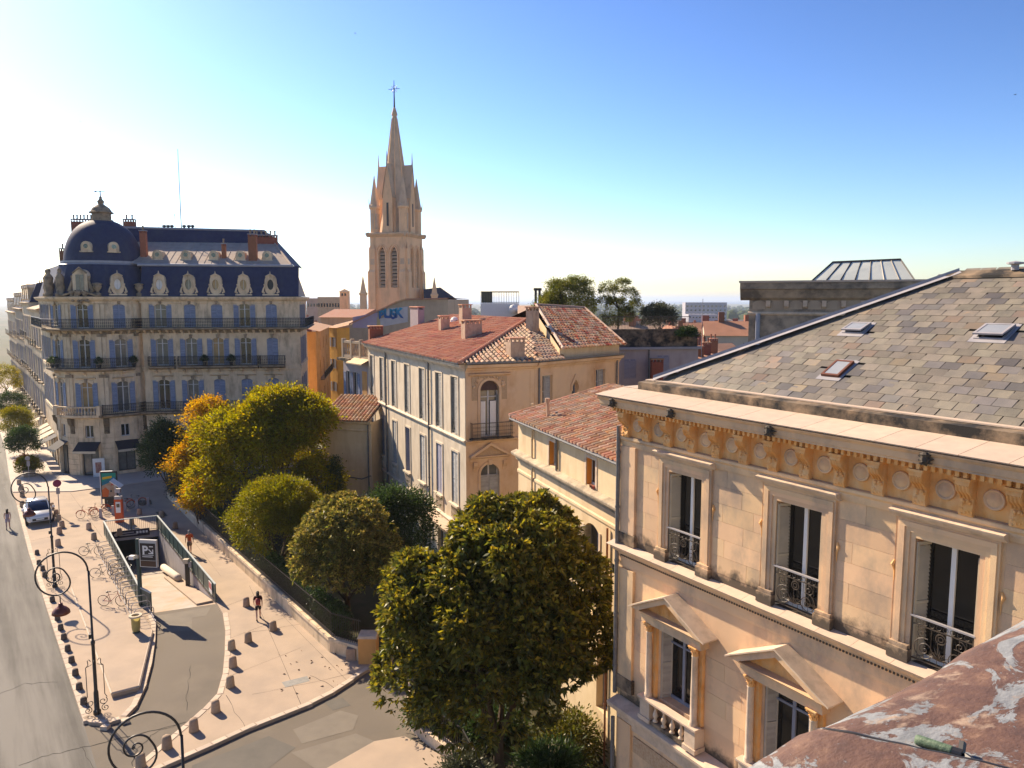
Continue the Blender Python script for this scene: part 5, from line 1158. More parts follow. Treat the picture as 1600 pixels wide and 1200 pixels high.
Mq, Lq = facet(14, 28); mk('notice_board', MB().box(-.55, .55, -.5, -.42, .21, 2.1), m_white, t, Mq @ T(-.25, 0, 0)); mk('poster', MB().box(-.3, .25, -.512, -.502, .6, 1.7), MAT('poster_red', (.30, .08, .06), (.45, .30, .22), 5), t, Mq @ T(-.25, 0, 0))
# ================================================================== houses further along the road
def row_house(near_s, far_s, h, wall, label, roof_kind, nb, floors, rh=2.6):
    a, b = N0 + rd3 * far_s, N0 + rd3 * near_s; M, L = frame(a, b); t = thing('town_house', label, 'building', M)
    fz = [(.2, 3.2)] + [(4.2 + (h - 4.6) / (floors - 1) * k, (h - 4.6) / (floors - 1) * .68) for k in range(floors - 1)]
    cs = [L * (i + .5) / nb for i in range(nb)]
    mk('wall', wall_mb(0, L, 0, h, [(c - .55, c + .55, z, z + hh) for c in cs for z, hh in fz], .25), wall, t, M); inward_box(t, M, L, 11, 0, h, wall)
    for i, c in enumerate(cs):
        for k, (z, hh) in enumerate(fz):
            wn = window(t, M @ T(c, 0, z), 1.1, hh, m_frame, m_glass, 2)
            if k:
                shutters(wn, M @ T(c, 0, z), 1.1, hh - .05, m_shut_blue if (i + k) % 3 else m_shut_grey, 'open', .45)
                mk('balcony_slab', MB().box(c - .9, c + .9, -.6, .01, z - .16, z - .04), m_haus_dk, t, M)
                br = MB().box(c - .88, c + .88, -.58, -.55, z + .85, z + .9)
                for q in range(12): br.box(c - .87 + .158*q - .01, c - .87 + .158*q + .01, -.575, -.555, z - .04, z + .86)
                mk('balcony_rail', br, m_iron, t, M)
        if i % 2 == 0:
            o = mk('awning', MB().add([(c - 1, -.05, 3.6), (c + 1, -.05, 3.6), (c + 1, -1.5, 2.9), (c - 1, -1.5, 2.9)], [(0, 1, 2, 3)]), m_awn2, t, M)
    mk('cornice', moulding(0, L, [(.05, h - .5), (.12, h - .3), (.4, h - .15), (.45, h), (.02, h + .05)]), wall, t, M)
    for z, _h in fz[1:]: mk('string_course', moulding(0, L, [(.03, z - .4), (.12, z - .3), (.02, z - .22)]), wall, t, M)
    if roof_kind == 'mansard':
        mk('mansard', MB().xprof([(0, h + .05), (1.0, h + rh), (6, h + rh + 1.3), (11, h + .05)][::-1], 0, L), m_slate_blue, t, M)
        for c in cs:
            d = mk('dormer', MB().box(c - .6, c + .6, -.02, 1.2, h + .3, h + 2.0).prism([(c - .8, h + 2.0), (c + .8, h + 2.0), (c, h + 2.5)], -.12, 1.6), m_haus, t, M); mk('pane', MB().box(c - .35, c + .35, -.05, -.022, h + .5, h + 1.8), m_glass, d, M)
        chimney(t, (M @ Vector((L * .5, 5.5, h + rh + 1))), 2.0, .7, 1.4, 0, m_brick, 5, m_zinc, 1, m_haus_dk)
    else:
        mk('roof', MB().xprof([(-.4, h + .05), (5.5, h + 2.1), (11.4, h + .05)][::-1], -.1, L + .1), m_tile_pale, t, M)
row_house(13.3, 28, 17.2, m_haus, 'low town house with tiled roof, next after the domed building', 'tile', 4, 4)
row_house(28.3, 43, 18.0, m_haus, 'town house with dormered mansard, second after the domed building', 'mansard', 4, 4)
row_house(43.3, 62, 17.0, m_beige, 'town house with dormered mansard, third after the domed building', 'mansard', 5, 4)
row_house(62.3, 86, 16.2, m_haus, 'farthest town house visible along the road on the left', 'mansard', 6, 4)
# ================================================================== church
CC = Vector((*V2(621, 192).xy, 0)); MCh = T(CC) @ RZ(R(-18)); W2 = 4.75
t = thing('church', 'tall sandstone church tower with octagonal spire and iron cross', 'church', MCh)
def tower_face(k): return MCh @ RZ(R(90 * k)) @ T(0, -W2, 0)
m_louv = MAT('belfry_louvre', (.06, .055, .055), (.09, .08, .075), 2)
for k in range(4):
    M = tower_face(k)
    mk('wall', wall_mb(-W2, W2, 0, 34.0, [(-2.45, -.75, 21.3, 30.9, 1.5), (.75, 2.45, 21.3, 30.9, 1.5)], .9), m_church, t, M)
    for c in (-1.6, 1.6):
        fr = MB(); pts = [(-.85, 0)] + [(-.85, 8.0), (-.62, 8.9), (-.3, 9.5), (0, 9.9), (.3, 9.5), (.62, 8.9), (.85, 8.0), (.85, 0)]
        fr.tube([(c + x * 1.25, -.05, 21.3 + z * 1.02) for x, z in pts], .22, 5); mk('lancet_moulding', fr, m_church, t, M)
        # pointed spandrels
        sp = MB()
        for sg in (-1, 1): sp.add([(c + sg*.86, .3, 29.0), (c + sg*.86, .3, 31.0), (c, .3, 31.0), (c + sg*.3, .3, 30.6), (c + sg*.64, .3, 29.9)], [(0, 1, 2, 3, 4) if sg < 0 else (4, 3, 2, 1, 0)])
        mk('spandrel', sp, m_church, t, M)
        for q in range(11): mk('louvre', cached('louv', lambda: MB().add([(-.85, .35, 0), (.85, .35, 0), (.85, .85, .5), (-.85, .85, .5), (-.85, .35, -.1), (.85, .35, -.1)], [(0, 1, 2, 3), (4, 5, 1, 0)]).mesh('louvre', m_church_dk)), None, t, M @ T(c, 0, 21.5 + q * .86))
        mk('belfry_opening', MB().quad((c - .9, .88, 21.3), (c + .9, .88, 21.3), (c + .9, .88, 31), (c - .9, .88, 31)), m_louv, t, M)
    for sg in (-1, 1):
        x = sg * (W2 - .75)
        b = MB().box(x - .8, x + .8, -.75, .01, 0, 25.0).box(x - .7, x + .7, -.4, .01, 25.0, 30.6)
        b.add([(x - .8, -.75, 25), (x + .8, -.75, 25), (x + .8, 0, 26.3), (x - .8, 0, 26.3)], [(0, 1, 2, 3)]); b.add([(x - .7, -.4, 30.6), (x + .7, -.4, 30.6), (x, 0, 32.4)], [(0, 1, 2)])
        mk('buttress', b, m_church, t, M)
        mk('blind_panel', MB().box(x - .5, x + .5, -.47, -.39, 26.8, 28.2), m_church_dk, t, M)
    hm = MB()
    for sg in (-1, 1): hm.tube([(sg*1.6 + 1.45*math.cos(a), -.08, 29.6 + 2.0*math.sin(a)) for a in [i*math.pi/10 for i in range(11)]], .16, 5)
    mk('hood_moulding', hm, m_church, t, M)
    mk('cornice', MB().xprof([(.0, 33.4), (-.3, 33.6), (-.75, 34.0), (-.8, 34.35), (.0, 34.5)][::-1], -W2 - .8, W2 + .8), m_church_dk, t, M)
    # gabled spire light on each face
    M2_ = MCh @ RZ(R(90 * k))
    lu = MB().prism([(-1.25, 34.4), (1.25, 34.4), (1.25, 43.2), (0, 50.6), (-1.25, 43.2)], -4.5, -1.0)
    l_ = mk('spire_light', lu, m_church, t, M2_)
    mk('slit', MB().box(-.28, .28, -4.53, -4.505, 36.0, 41.5), m_louv, l_, M2_)
    mk('gable_roof', MB().add([(-1.45, -4.7, 42.7), (0, -4.7, 50.8), (0, -.8, 50.8), (-1.45, -.8, 42.7), (1.45, -4.7, 42.7), (1.45, -.8, 42.7)], [(0, 3, 2, 1), (1, 2, 5, 4)]), m_church_dk, l_, M2_)
    mk('finial', MB().tube([(0, -4.5, 50.5), (0, -4.5, 53.6)], [.22, .04], 5), m_church_dk, l_, M2_)
    # corner turret
    Mt = MCh @ RZ(R(90 * k)) @ T(-W2 + .95, -W2 + .95, 0)
    tu = mk('turret', MB().lathe([(1.15, 34.3), (1.15, 40.0), (1.4, 40.2), (1.4, 40.6)], 8), m_church, t, Mt)
    mk('turret_roof', MB().lathe([(1.42, 40.6), (1.15, 41.2), (.08, 48.0), (0, 48.2)], 8), m_church_dk, tu, Mt)
    for q in range(4): mk('turret_niche', MB().box(-.3, .3, -1.16, -1.05, 35.3, 39.0), m_church_dk, tu, Mt @ RZ(R(45 * q)))
    for q in range(4): mk('crocket', MB().tube([(.9, .9, 40.5), (1.05, 1.05, 42.4)], [.2, .03], 4), m_church_dk, tu, Mt @ RZ(R(90 * q)))
sp = MB().lathe([(4.25, 34.4), (3.95, 36.5), (.62, 62.0), (.55, 62.6), (.75, 62.8), (.7, 63.1), (.25, 64.6), (0, 64.8)], 8).xf(RZ(R(22.5)))
o = mk('spire', sp, m_church_dk, t, MCh)
for k in range(8): mk('spire_rib', MB().tube([(4.25*math.cos(R(22.5+45*k)), 4.25*math.sin(R(22.5+45*k)), 34.4), (.62*math.cos(R(22.5+45*k)), .62*math.sin(R(22.5+45*k)), 62)], [.22, .1], 5), m_church, o, MCh)
cr = MB().tube([(0, 0, 64.6), (0, 0, 70.9)], [.22, .07], 6).tube([(-1.5, 0, 68.9), (1.5, 0, 68.9)], .07, 5).tube([(.75*math.cos(i*math.pi/8), 0, 68.9 + .75*math.sin(i*math.pi/8)) for i in range(16)], .05, 4, True)
for a in (45, 135, 225, 315): cr.tube([(0, 0, 68.9), (1.0*math.cos(R(a)), 0, 68.9 + 1.0*math.sin(R(a)))], .04, 4)
mk('cross', cr, m_iron, t, MCh)
nv = MB(); pa = [AT(662, 452, 190), AT(688, 449, 190), AT(735, 483, 190), AT(735, 500, 190), AT(662, 500, 190)]
nv.add([p[:] for p in pa] + [(p + Vector((-6, 30, 0)))[:] for p in pa], [(0, 1, 2, 3, 4), (1, 6, 7, 2), (0, 5, 6, 1)])
mk('nave_roof', nv, m_slate_blue, t); mk('nave_wall', MB().box(pa[4].x, pa[3].x, 190.5, 215, 0, pa[3].z + .5), m_church, t)
for px, py in ((567, 430), (678.5, 432)):
    p = AT(px, py, 178); mk('pinnacle', MB().lathe([(.95, -36 + 24), (.95, -4.6), (1.15, -4.4), (1.15, -4.0), (.85, -3.9), (.1, -.3), (0, 0)], 4).xf(RZ(R(45))), m_church, t, T(p))
    mk('pinnacle_base', MB().box(p.x - 1, p.x + 1, 177, 179, 0, p.z - 8), m_church, t)
# ================================================================== generic block houses in the middle distance
def block(name, label, px0, px1, Y0, Y1, z1, depth, wall, roof=None, rise=1.6, wins=(), cat='building', ov=.35, wsize=(.9, 1.5), shut=None):
    M, L = frame(V2(px0, Y0), V2(px1, Y1)); t = thing(name, label, cat, M)
    ops = [(L * fx - wsize[0]/2, L * fx + wsize[0]/2, z, z + wsize[1]) for fx, z in wins]
    mk('wall', wall_mb(0, L, 0, z1, ops, .22), wall, t, M); inward_box(t, M, L, depth, 0, z1, wall)
    for fx, z in wins:
        wn = window(t, M @ T(L * fx, 0, z), wsize[0], wsize[1], m_frame, m_glass, 2, 0, 0, .18)
        if shut: shutters(wn, M @ T(L * fx, 0, z), wsize[0], wsize[1] - .04, shut, 'open' if len(wins) < 9 else 'closed', wsize[0] / 2)
    if roof:
        r = mk('roof', MB().xprof([(-ov, z1), (depth / 2, z1 + rise), (depth + ov, z1)][::-1], -ov, L + ov), roof, t, M)
    else: mk('roof', MB().box(0.003, L - .003, 0.003, depth - .003, z1 - .4, z1 - .05), m_beige, t, M)
    return t, M, L
# alley houses
tA, MA, LA = block('alley_house', 'orange rendered alley house with narrow dark windows beyond the domed building', 478, 492, 99, 98, 14.3, .6, m_orange_wall, None)
MA2, LA2 = frame(V2(492, 98), V2(513, 120))
zz = [(8.0, 2.3), (11.6, 1.6), (4, 2.2)]
mk('wall', wall_mb(0, LA2, 0, 14.4, [(LA2*f - .5, LA2*f + .5, z, z + h) for f in (.25, .5, .75) for z, h in zz], .2), m_orange_wall, tA, MA2)
for f in (.25, .5, .75):
    for z, h in zz: window(tA, MA2 @ T(LA2*f, 0, z), 1.0, h, m_frame_blue, m_glass, 2)
mk('balcony_slab', MB().box(LA2*.15, LA2*.85, -.7, 0, 7.8, 7.95), m_haus_dk, tA, MA2); br = MB().box(LA2*.15, LA2*.85, -.7, -.66, 8.8, 8.86)
for q in range(60): br.box(LA2*.15 + LA2*.7*q/60 - .012, LA2*.15 + LA2*.7*q/60 + .012, -.69, -.67, 7.95, 8.8)
mk('balcony_rail', br, m_iron, tA, MA2)
mk('roof', MB().quad((0, -.5, 14.35), (LA2, -.5, 14.35), (LA2, 5, 15.6), (0, 5, 15.6)), m_tile, tA, MA2)
block('alley_house', 'bright amber alley house, narrow front beside the orange one', 512, 525, 122, 120, 14.0, 10, m_orange_y, m_tile, 1.0, [(.5, 11), (.5, 7.6), (.5, 4)], shut=m_shut_grey)
block('alley_house', 'yellow alley house with two windows at the end of the alley', 524, 541, 126, 122, 14.2, 10, m_orange_y, m_tile_pale, 1.2, [(.3, 10.6), (.72, 10.6), (.3, 7), (.72, 7)], shut=m_shut_grey)
block('alley_house', 'beige plastered house closing the alley behind the yellow one', 500, 560, 140, 138, 15.2, 12, m_beige, m_tile, 1.4, [(.2, 12.4), (.5, 12.4), (.8, 12.4)])
tD, MD, LD = block('terrace_house', 'grey blue fronted house with a roof terrace balustrade behind the annex', 534, 576, 72, 67.6, 13.0, 9, m_lavwall, None, 0, [(.2, 9.2), (.45, 9.2), (.2, 5), (.45, 5), (.8, 9.4)], wsize=(1.0, 2.6), shut=None)
for f in (.2, .45): mk('shutter', louvre(.5, 2.5, m_shut_blue), None, tD, MD @ T(LD*f - 1.02, -.05, 9.2)); mk('shutter', louvre(.5, 2.5, m_shut_blue), None, tD, MD @ T(LD*f + .52, -.05, 9.2))
mk('orange_blind', MB().box(LD*.8 - .5, LD*.8 + .5, -.01, .05, 9.4, 12.0), m_orange_wall, tD, MD)
mk('awning_roof', MB().add([(LD*.45, -.9, 12.75), (LD + .1, -.9, 12.75), (LD + .1, .3, 13.3), (LD*.45, .3, 13.3), (LD*.45, -.9, 12.65), (LD + .1, -.9, 12.65)], [(0, 1, 2, 3), (4, 5, 1, 0)]), m_yellow, tD, MD)
mk('terrace_slab', MB().box(-.1, LD*.45, -.6, .1, 12.8, 13.05), m_stone_dirty, tD, MD)
bb = cached('tbal', lambda: baluster_mb(1.1, .1).mesh('baluster', m_beige, True))
for k in range(13): mk('baluster', bb, None, tD, MD @ T(.15 + LD*k/13.2, .1, 13.3))
mk('balustrade_rail', MB().box(-.1, LD + .1, -.05, .25, 14.4, 14.62).box(-.1, LD + .1, -.05, .25, 13.06, 13.3), m_beige, tD, MD)
for f in (0, .33, .66, .98): mk('balustrade_post', MB().box(LD*f - .15, LD*f + .15, -.08, .28, 13.05, 14.8), m_beige, tD, MD)
# low annex with tiled roof between the trees and the mansion
MX, LX = frame(V2(497, 62.5), V2(576, 61.5)); t = thing('annex', 'low ochre annex with a short tiled roof against the corner mansion', 'building', MX)
mk('wall', wall_mb(0, LX, 0, 8.5), m_yellow, t, MX); inward_box(t, MX, LX, 5, 0, 8.5, m_yellow)
mk('string_course', moulding(0, LX, [(.03, 7.7), (.1, 7.8), (.02, 7.9)]), m_yellow, t, MX); mk('cornice', moulding(0, LX, [(.05, 8.3), (.2, 8.4), (.25, 8.55), (.02, 8.58)]), m_yellow, t, MX)
Px = lambda x, y: tuple(MX @ Vector((x, y, 8.62 + (y + .4) * .36)))
tile_roof(t, [Px(-.1, -.4), Px(LX, -.4), Px(LX, 4.0), Px(-.1, 4.0)], [m_tile, m_tile_pale, m_tile], 150, sp=.31, row=.38)
mk('cable', MB().tube([(LX*.55, -.05, 3.9), (LX*.8, -.06, 3.8), (LX*.98, -.05, 4.1)], .05, 5), m_pipe, t, MX); downpipe(t, MX @ T(LX - .25, -.1, 0), .2, 8.3, .06)
# ------------------------------------------------------------------ house with the graffiti
Yg = 97.0; out = [(546, 575), (546, 508), (570, 497), (602, 482), (618, 474), (634, 469), (700, 468), (701, 575)]
P = [AT(x, y, Yg) for x, y in out]; t = thing('graffiti_house', 'tall bare party wall with blue graffiti behind the red roof', 'building', T(P[0].x, Yg, 0))
P[0].z = 0; P[-1].z = 0
mb = MB(); n = len(P); mb.add([p[:] for p in P] + [(p + Vector((2, 11, 0)))[:] for p in P], [tuple(range(n))[::-1], tuple(range(n, 2*n))] + [(i, (i+1) % n, (i+1) % n + n, i + n) for i in range(n)])
mk('wall', mb, m_beige, t)
cpm = MB()
for a, b in zip(P[1:-1], P[2:-1]):
    cpm.add([(a + Vector((0, -.3, .02)))[:], (b + Vector((0, -.3, .02)))[:], (b + Vector((2, 11, .12)))[:], (a + Vector((2, 11, .12)))[:], (a + Vector((0, -.3, .22)))[:], (b + Vector((0, -.3, .22)))[:]], [(0, 1, 5, 4), (4, 5, 2, 3)])
mk('wall_cap', cpm, m_tile, t)
def onw(x, y, d=.02): p = AT(x, y, Yg - d); return p
bgm = MAT('painted_panel_white', (.55, .52, .50), (.42, .40, .42), 1.2); lav = MAT('painted_panel_mauve', (.38, .30, .44), (.44, .37, .42), 1.0); yel = MAT('painted_panel_yellow', (.50, .40, .18), (.45, .38, .24), 2)
def poly_on(name, px, mat, d): return mk(name, MB().add([onw(x, y, d)[:] for x, y in px][::-1], [tuple(range(len(px)))]), mat, t)
poly_on('painted_panel', [(551, 495.5), (590, 488), (590, 513), (551, 512)], lav, .02)
poly_on('painted_panel', [(589, 500), (600, 496), (606, 482), (637, 479), (637, 503), (589, 512)], bgm, .035)
poly_on('painted_panel', [(588.5, 496), (593, 495), (595, 510), (589, 511)], yel, .05)
def gfx(letters, x0, x1, ytop, ybot):
    """fat rounded letters painted on the wall, blue with a darker foot."""
    m = bpy.data.materials.new('spray_blue'); m.use_nodes = True; nn = m.node_tree.nodes; ll = m.node_tree.links
    g = nn.new('ShaderNodeNewGeometry'); s = nn.new('ShaderNodeSeparateXYZ'); ll.new(g.outputs['Position'], s.inputs[0]); mr = nn.new('ShaderNodeMapRange')
    mr.inputs['From Min'].default_value = onw(600, 500).z; mr.inputs['From Max'].default_value = onw(600, 482).z; ll.new(s.outputs['Z'], mr.inputs['Value'])
    cr_ = nn.new('ShaderNodeValToRGB'); cr_.color_ramp.elements[0].color = (.012, .014, .22, 1); cr_.color_ramp.elements[1].color = (.02, .26, .42, 1); ll.new(mr.outputs[0], cr_.inputs[0]); ll.new(cr_.outputs[0], nn['Principled BSDF'].inputs['Base Color'])
    c = bpy.data.curves.new('lettering', 'FONT'); c.body = letters; c.size = 1; c.offset = .055; c.extrude = .004; c.space_character = .82
    o = bpy.data.objects.new('tmp', c); COL.objects.link(o); bpy.context.view_layer.update()
    me = bpy.data.meshes.new_from_object(o.evaluated_get(bpy.context.evaluated_depsgraph_get())); bpy.data.objects.remove(o)
    vs = np.array([v.co[:] for v in me.vertices]); lo, hi = vs.min(0), vs.max(0)
    for v in me.vertices:
        fx = (v.co.x - lo[0]) / (hi[0] - lo[0]); fz = (v.co.y - lo[1]) / (hi[1] - lo[1])
        p = onw(x0 + (x1 - x0) * fx, (ybot + (ytop - ybot) * fz) - 3 * fx + 1.2 * math.sin(fx * 14), .06 + (.01 if v.co.z > 0 else 0)); v.co = p
    me.materials.clear(); me.materials.append(m); mk('graffiti_lettering', me, None, t, label='blue spray painted graffiti letters')
gfx('BUSK', 592, 631, 483.5, 499.5)
# ------------------------------------------------------------------ roof terrace block in the centre
tR, MRf, LRf = block('roof_terrace_block', 'small white roof terrace block with metal railing above the red roof', 751, 811, 82, 82, 18.0, 6, m_white, None)
br = MB()
for k in range(16): x = LRf*k/15; br.box(x - .012, x + .012, -.012, .012, 18.0, 19.2)
br.box(0, LRf, -.02, .02, 19.2, 19.26).box(0, LRf, -.02, .02, 18.08, 18.12); mk('railing', br, m_iron, tR, MRf @ T(0, .08, 0)); mk('railing', MB().join(br), m_iron, tR, MRf @ T(0, 5.8, 0))
mk('reed_screen', MB().box(.05, LRf*.3, -.0, .06, 18.05, 19.25), MAT('reed', (.16, .15, .10), (.10, .10, .07), 6, bump=.5), tR, MRf @ T(0, .15, 0))
mk('planter', MB().lathe([(0, 0), (.35, 0), (.5, .3), (.45, .55), (.25, .8), (0, .9)], 10, (LRf*.85, -.4, 17.0)), m_white, tR, MRf)
for px in (837, 842): 
    pass
block('side_house', 'small house with twin metal flues peeking behind the orange tile roof', 815, 850, 76, 76, 17.0, 6, m_beige, m_tile_pale, .8)
sh = bpy.data.objects['side_house']
for px in (837, 843): mk('flue', MB().tube([(0, 0, -1.6), (0, 0, .9)], .13, 7).tube([(0, 0, .9), (0, 0, 1.15)], .22, 7), m_iron, sh, T(AT(px, 468, 78)))
# ------------------------------------------------------------------ terrace building with roof garden
tT, MT, LT = block('garden_terrace_building', 'mauve rendered building with roof garden and stained parapet, right of the corner mansion', 860, 1093, 65, 67, 14.3, 13, m_lavwall, None, 0, [(.535, 11.6), (.76, 11.9)], wsize=(1.1, 1.7))
for f, z in ((.535, 11.6), (.76, 11.9)): mk('shutter', louvre(1.1, 1.7, m_shut_lav), None, tT, MT @ T(LT*f - .55, -.02, z))
mk('parapet', MB().box(0, LT, .25, .55, 14.1, 15.75).box(0, LT, .2, .6, 15.75, 15.85), m_stone_dirty, tT, MT); mk('ledge', MB().box(-.15, LT + .15, -.3, .25, 14.12, 14.32), m_zinc, tT, MT)
mk('terrace_floor', MB().box(.01, LT - .01, .56, 12.9, 15.0, 15.2), m_beige, tT, MT)
br = MB()
for k in range(90): x = LT*.05 + LT*.9*k/90; br.box(x - .01, x + .01, .38, .40, 15.85, 16.9)
br.box(LT*.05, LT*.95, .37, .41, 16.9, 16.95); mk('railing', br, m_iron_rust, tT, MT); downpipe(tT, MT @ T(LT*.66, -.1, 0), 8, 14.1, .07)
chimney(tT, (MT @ Vector((LT*.69, -1.0, 10.5))), 1.0, .7, 2.6, 0, m_brick, 0)
# ------------------------------------------------------------------ brick house with the row of red chimneys
tB, MBk, LB = block('brick_house', 'red brick party wall with a row of clay chimneys beyond the slate roof', 1062, 1165, 84, 92, 11.2, 10, m_brick, m_tile, 1.0)
for k in range(6): chimney(tB, MBk @ Vector((LB*(.12 + .155*k), 1.5 + .4*k, 11.4 + .12 * k)), 1.0, .8, .9 + .25*(k % 3), 0, m_brick, 2, m_tile, 1.5)
mk('aerial_mast', MB().tube([(0, 0, 0), (0, 0, 7.5)], .04, 4), m_lead, tB, MBk @ T(LB*.55, 2, 11))
# ------------------------------------------------------------------ massive stone block behind the slate roof
m_soot = MAT('stone_sooty', (.46, .35, .24), (.33, .26, .18), 1.5, stain=(.07, .063, .055), stain_amt=.75, st0=.42, st1=.62, sscale=(.8, .8, 1.0), bump=.5, bscale=12)
tS, MSb, LSb = block('stone_block_building', 'massive soot stained stone building with corbelled cornice behind the slate roof', 1171, 1490, 45, 41.0, 19.1, 12, m_soot, None)
mk('cornice', MB().xprof([(0, 18.35), (-.2, 18.5), (-.4, 18.95), (-.5, 19.0), (-.5, 19.35), (.5, 19.45), (.5, 18.35)][::-1], -.5, LSb), m_soot, tS, MSb); mk('coping', MB().box(-.56, LSb, -.56, .6, 19.36, 19.47), m_coping, tS, MSb)
for k in range(14): 
    x = .55 + 1.0*k; mk('corbel_arch', MB().prism([(x - .36, 17.85), (x + .36, 17.85), (x + .36, 18.2)] + [(x + a, z) for a, z in arch_pts(.36, 18.2, 6, .15)][::-1][1:-1] + [(x - .36, 18.2)], -.012, .02), m_beige, tS, MSb)
    mk('corbel', MB().xprof([(0, 17.9), (-.16, 18.0), (-.2, 18.34), (0, 18.34)], x + .38, x + .62), m_stone_lt, tS, MSb)
mk('string_course', moulding(0, LSb, [(.03, 17.5), (.1, 17.58), (.1, 17.66), (.02, 17.7)], .06), m_stone_lt, tS, MSb); downpipe(tS, MSb @ T(.52, -.12, 0), 10, 17.6, .13, m_zinc)
gl = MB(); x0, x1 = s_at(MSb, 1262), s_at(MSb, 1432); a = 1.1
gv = [(x0, 3, 19.5), (x1, 3, 19.5), (x1, 7, 19.5), (x0, 7, 19.5), (x0 + a, 4.6, 20.65), (x1 - a*.6, 4.6, 20.75), (x1 - a*.6, 5.4, 20.75), (x0 + a, 5.4, 20.65)]
lan = mk('glass_lantern', MB().add(gv, [(0, 1, 5, 4), (1, 2, 6, 5), (2, 3, 7, 6), (3, 0, 4, 7), (4, 5, 6, 7)]), MAT('lantern_glass', (.66, .68, .60), (.55, .58, .52), 1, rough=.35, spec=.5), tS, MSb)
for k in range(8):
    f = k / 7; p = Vector(gv[0]).lerp(Vector(gv[1]), f); q = Vector(gv[4]).lerp(Vector(gv[5]), f); mk('glazing_bar', MB().tube([p, q], .05, 4), m_iron, lan, MSb)
mk('ridge_bar', MB().tube([gv[4], gv[5]], .08, 4).tube([gv[1], gv[5]], .06, 4).tube([gv[0], gv[4]], .06, 4).tube([gv[2], gv[6]], .06, 4), m_iron, lan, MSb)
# ================================================================== distant town
def gz(Y):
    for (a, za), (b, zb) in zip([(0, -.03)] + prof_t, prof_t + [(1e9, -34)]):
        if a <= Y <= b: return za + (zb - za) * (Y - a) / (b - a)
prof_t = [(150, -.03), (400, -8), (1000, -26), (2500, -32), (9000, -34)]
hm_w = [MAT('town_wall_%s' % n, c, tuple(x * .85 for x in c), .3, stain=(.2, .15, .12), stain_amt=.4, sscale=(.3, .3, .1)) for n, c in (('sand', (.50, .38, .27)), ('rose', (.48, .33, .26)), ('cream', (.58, .48, .36)), ('ochre', (.46, .33, .19)))]
hm_r = [MAT('town_roof_%s' % n, c, tuple(x * .8 for x in c), .5, bump=.3, bscale=3) for n, c in (('a', (.36, .20, .13)), ('b', (.32, .22, .16)), ('c', (.40, .19, .11)))]
hw = [MB().add([(-.5,-.5,0),(.5,-.5,0),(.5,.5,0),(-.5,.5,0),(-.5,-.5,.8),(.5,-.5,.8),(.5,.5,.8),(-.5,.5,.8),(-.5,0,.97),(.5,0,.97)], [(0,1,5,4),(2,3,7,6),(1,2,6,9,5),(3,0,4,8,7)]).mesh('wall', m) for m in hm_w]
hr = [MB().add([(-.53,-.56,.785),(.53,-.56,.785),(.53,0,.985),(-.53,0,.985),(-.53,.56,.785),(.53,.56,.785)], [(0,1,2,3),(3,2,5,4)]).mesh('roof', m) for m in hm_r]
hwin = MB().box(-.045, .045, -.51, -.495, 0, .1).mesh('window', m_glass); hch = MB().box(-.06, .06, -.05, .05, .8, 1.12).mesh('chimney', m_brick)
cnt = 0
def far_house(px, Y, wd, dp, ht, group, label):
    global cnt; cnt += 1
    M = T(*V2(px, Y).xy, gz(Y) - .5) @ RZ(R(random.choice([0, 0, 90, 15, -20, 75]) + random.uniform(-12, 12))) @ Matrix.Diagonal((wd, dp, ht, 1))
    t = thing('distant_house', label, 'house', M, group); mk('wall', random.choice(hw), None, t, M); mk('roof', random.choice(hr), None, t, M)
    if Y < 420:
        for fx in (-.3, 0, .3):
            for fz in (.3, .58): mk('window', hwin, None, t, M @ T(fx, 0, fz))
        mk('chimney', hch, None, t, M @ T(random.uniform(-.3, .3), 0, 0))
for (a, b, y0, y1, step, gname, lab) in ((985, 1172, 104, 1500, 1.085, 'town houses far off right of the roof garden', 'distant tiled town house in the hazy district right of the roof garden'), (476, 566, 150, 900, 1.15, 'town houses far off left of the spire', 'distant tiled town house beyond the alley, left of the church'), (688, 760, 210, 900, 1.22, 'town houses far off right of the spire', 'distant tiled town house just right of the church')):
    Y = y0
    while Y < y1:
        px = a + random.uniform(0, 14)
        while px < b:
            wd = random.uniform(7, 13) * (1 + Y / 1500); h_ = random.uniform(9, 12.5) if a < 900 else random.uniform(8, 12.5) + (2.0 if Y > 160 else 0) + Y * .004
            if a < 900 and Y < 400: h_ += 3.5
            far_house(px, Y * random.uniform(.98, 1.03), wd, random.uniform(7, 11) * (1 + Y / 1500), h_, gname, lab); px += wd * 1200 / Y * random.uniform(.95, 1.5)
        Y *= step
# tall white slab block, campanile, larger roofs
def far_block(name, label, px0, px1, ytop, Y, dp, mat, nwx, nwz, cat='building'):
    a, b = AT(px0, ytop, Y), AT(px1, ytop, Y); M = T(a.x, Y, gz(Y) - .5); h = a.z - gz(Y) + .5; L = b.x - a.x; t = thing(name, label, cat, M)
    mk('wall', MB().box(0, L, 0, dp, 0, h), mat, t, M)
    for i in range(nwx):
        for k in range(nwz): mk('window', MB().box(L*(i+.25)/nwx, L*(i+.7)/nwx, -.15, -.01, h*(1-(k+.75)*.12) - h*.05, h*(1-(k+.75)*.12)), m_glass, t, M)
    return t, M, L, h
m_wblock = MAT('block_white', (.40, .385, .42), (.35, .34, .38), .05)
far_block('apartment_slab', 'long pale apartment slab on the horizon right of the roof garden', 1071, 1136, 472.5, 900, 16, m_wblock, 10, 5)
far_block('apartment_slab', 'low pale block in front of the long apartment slab', 1076, 1122, 491, 640, 14, m_wblock, 9, 1)
tC, MCm, LC, hC = far_block('small_tower', 'square stone tower with pyramid roof left of the church', 530.5, 543.5, 456, 230, 2.6, m_church, 0, 0, 'tower')
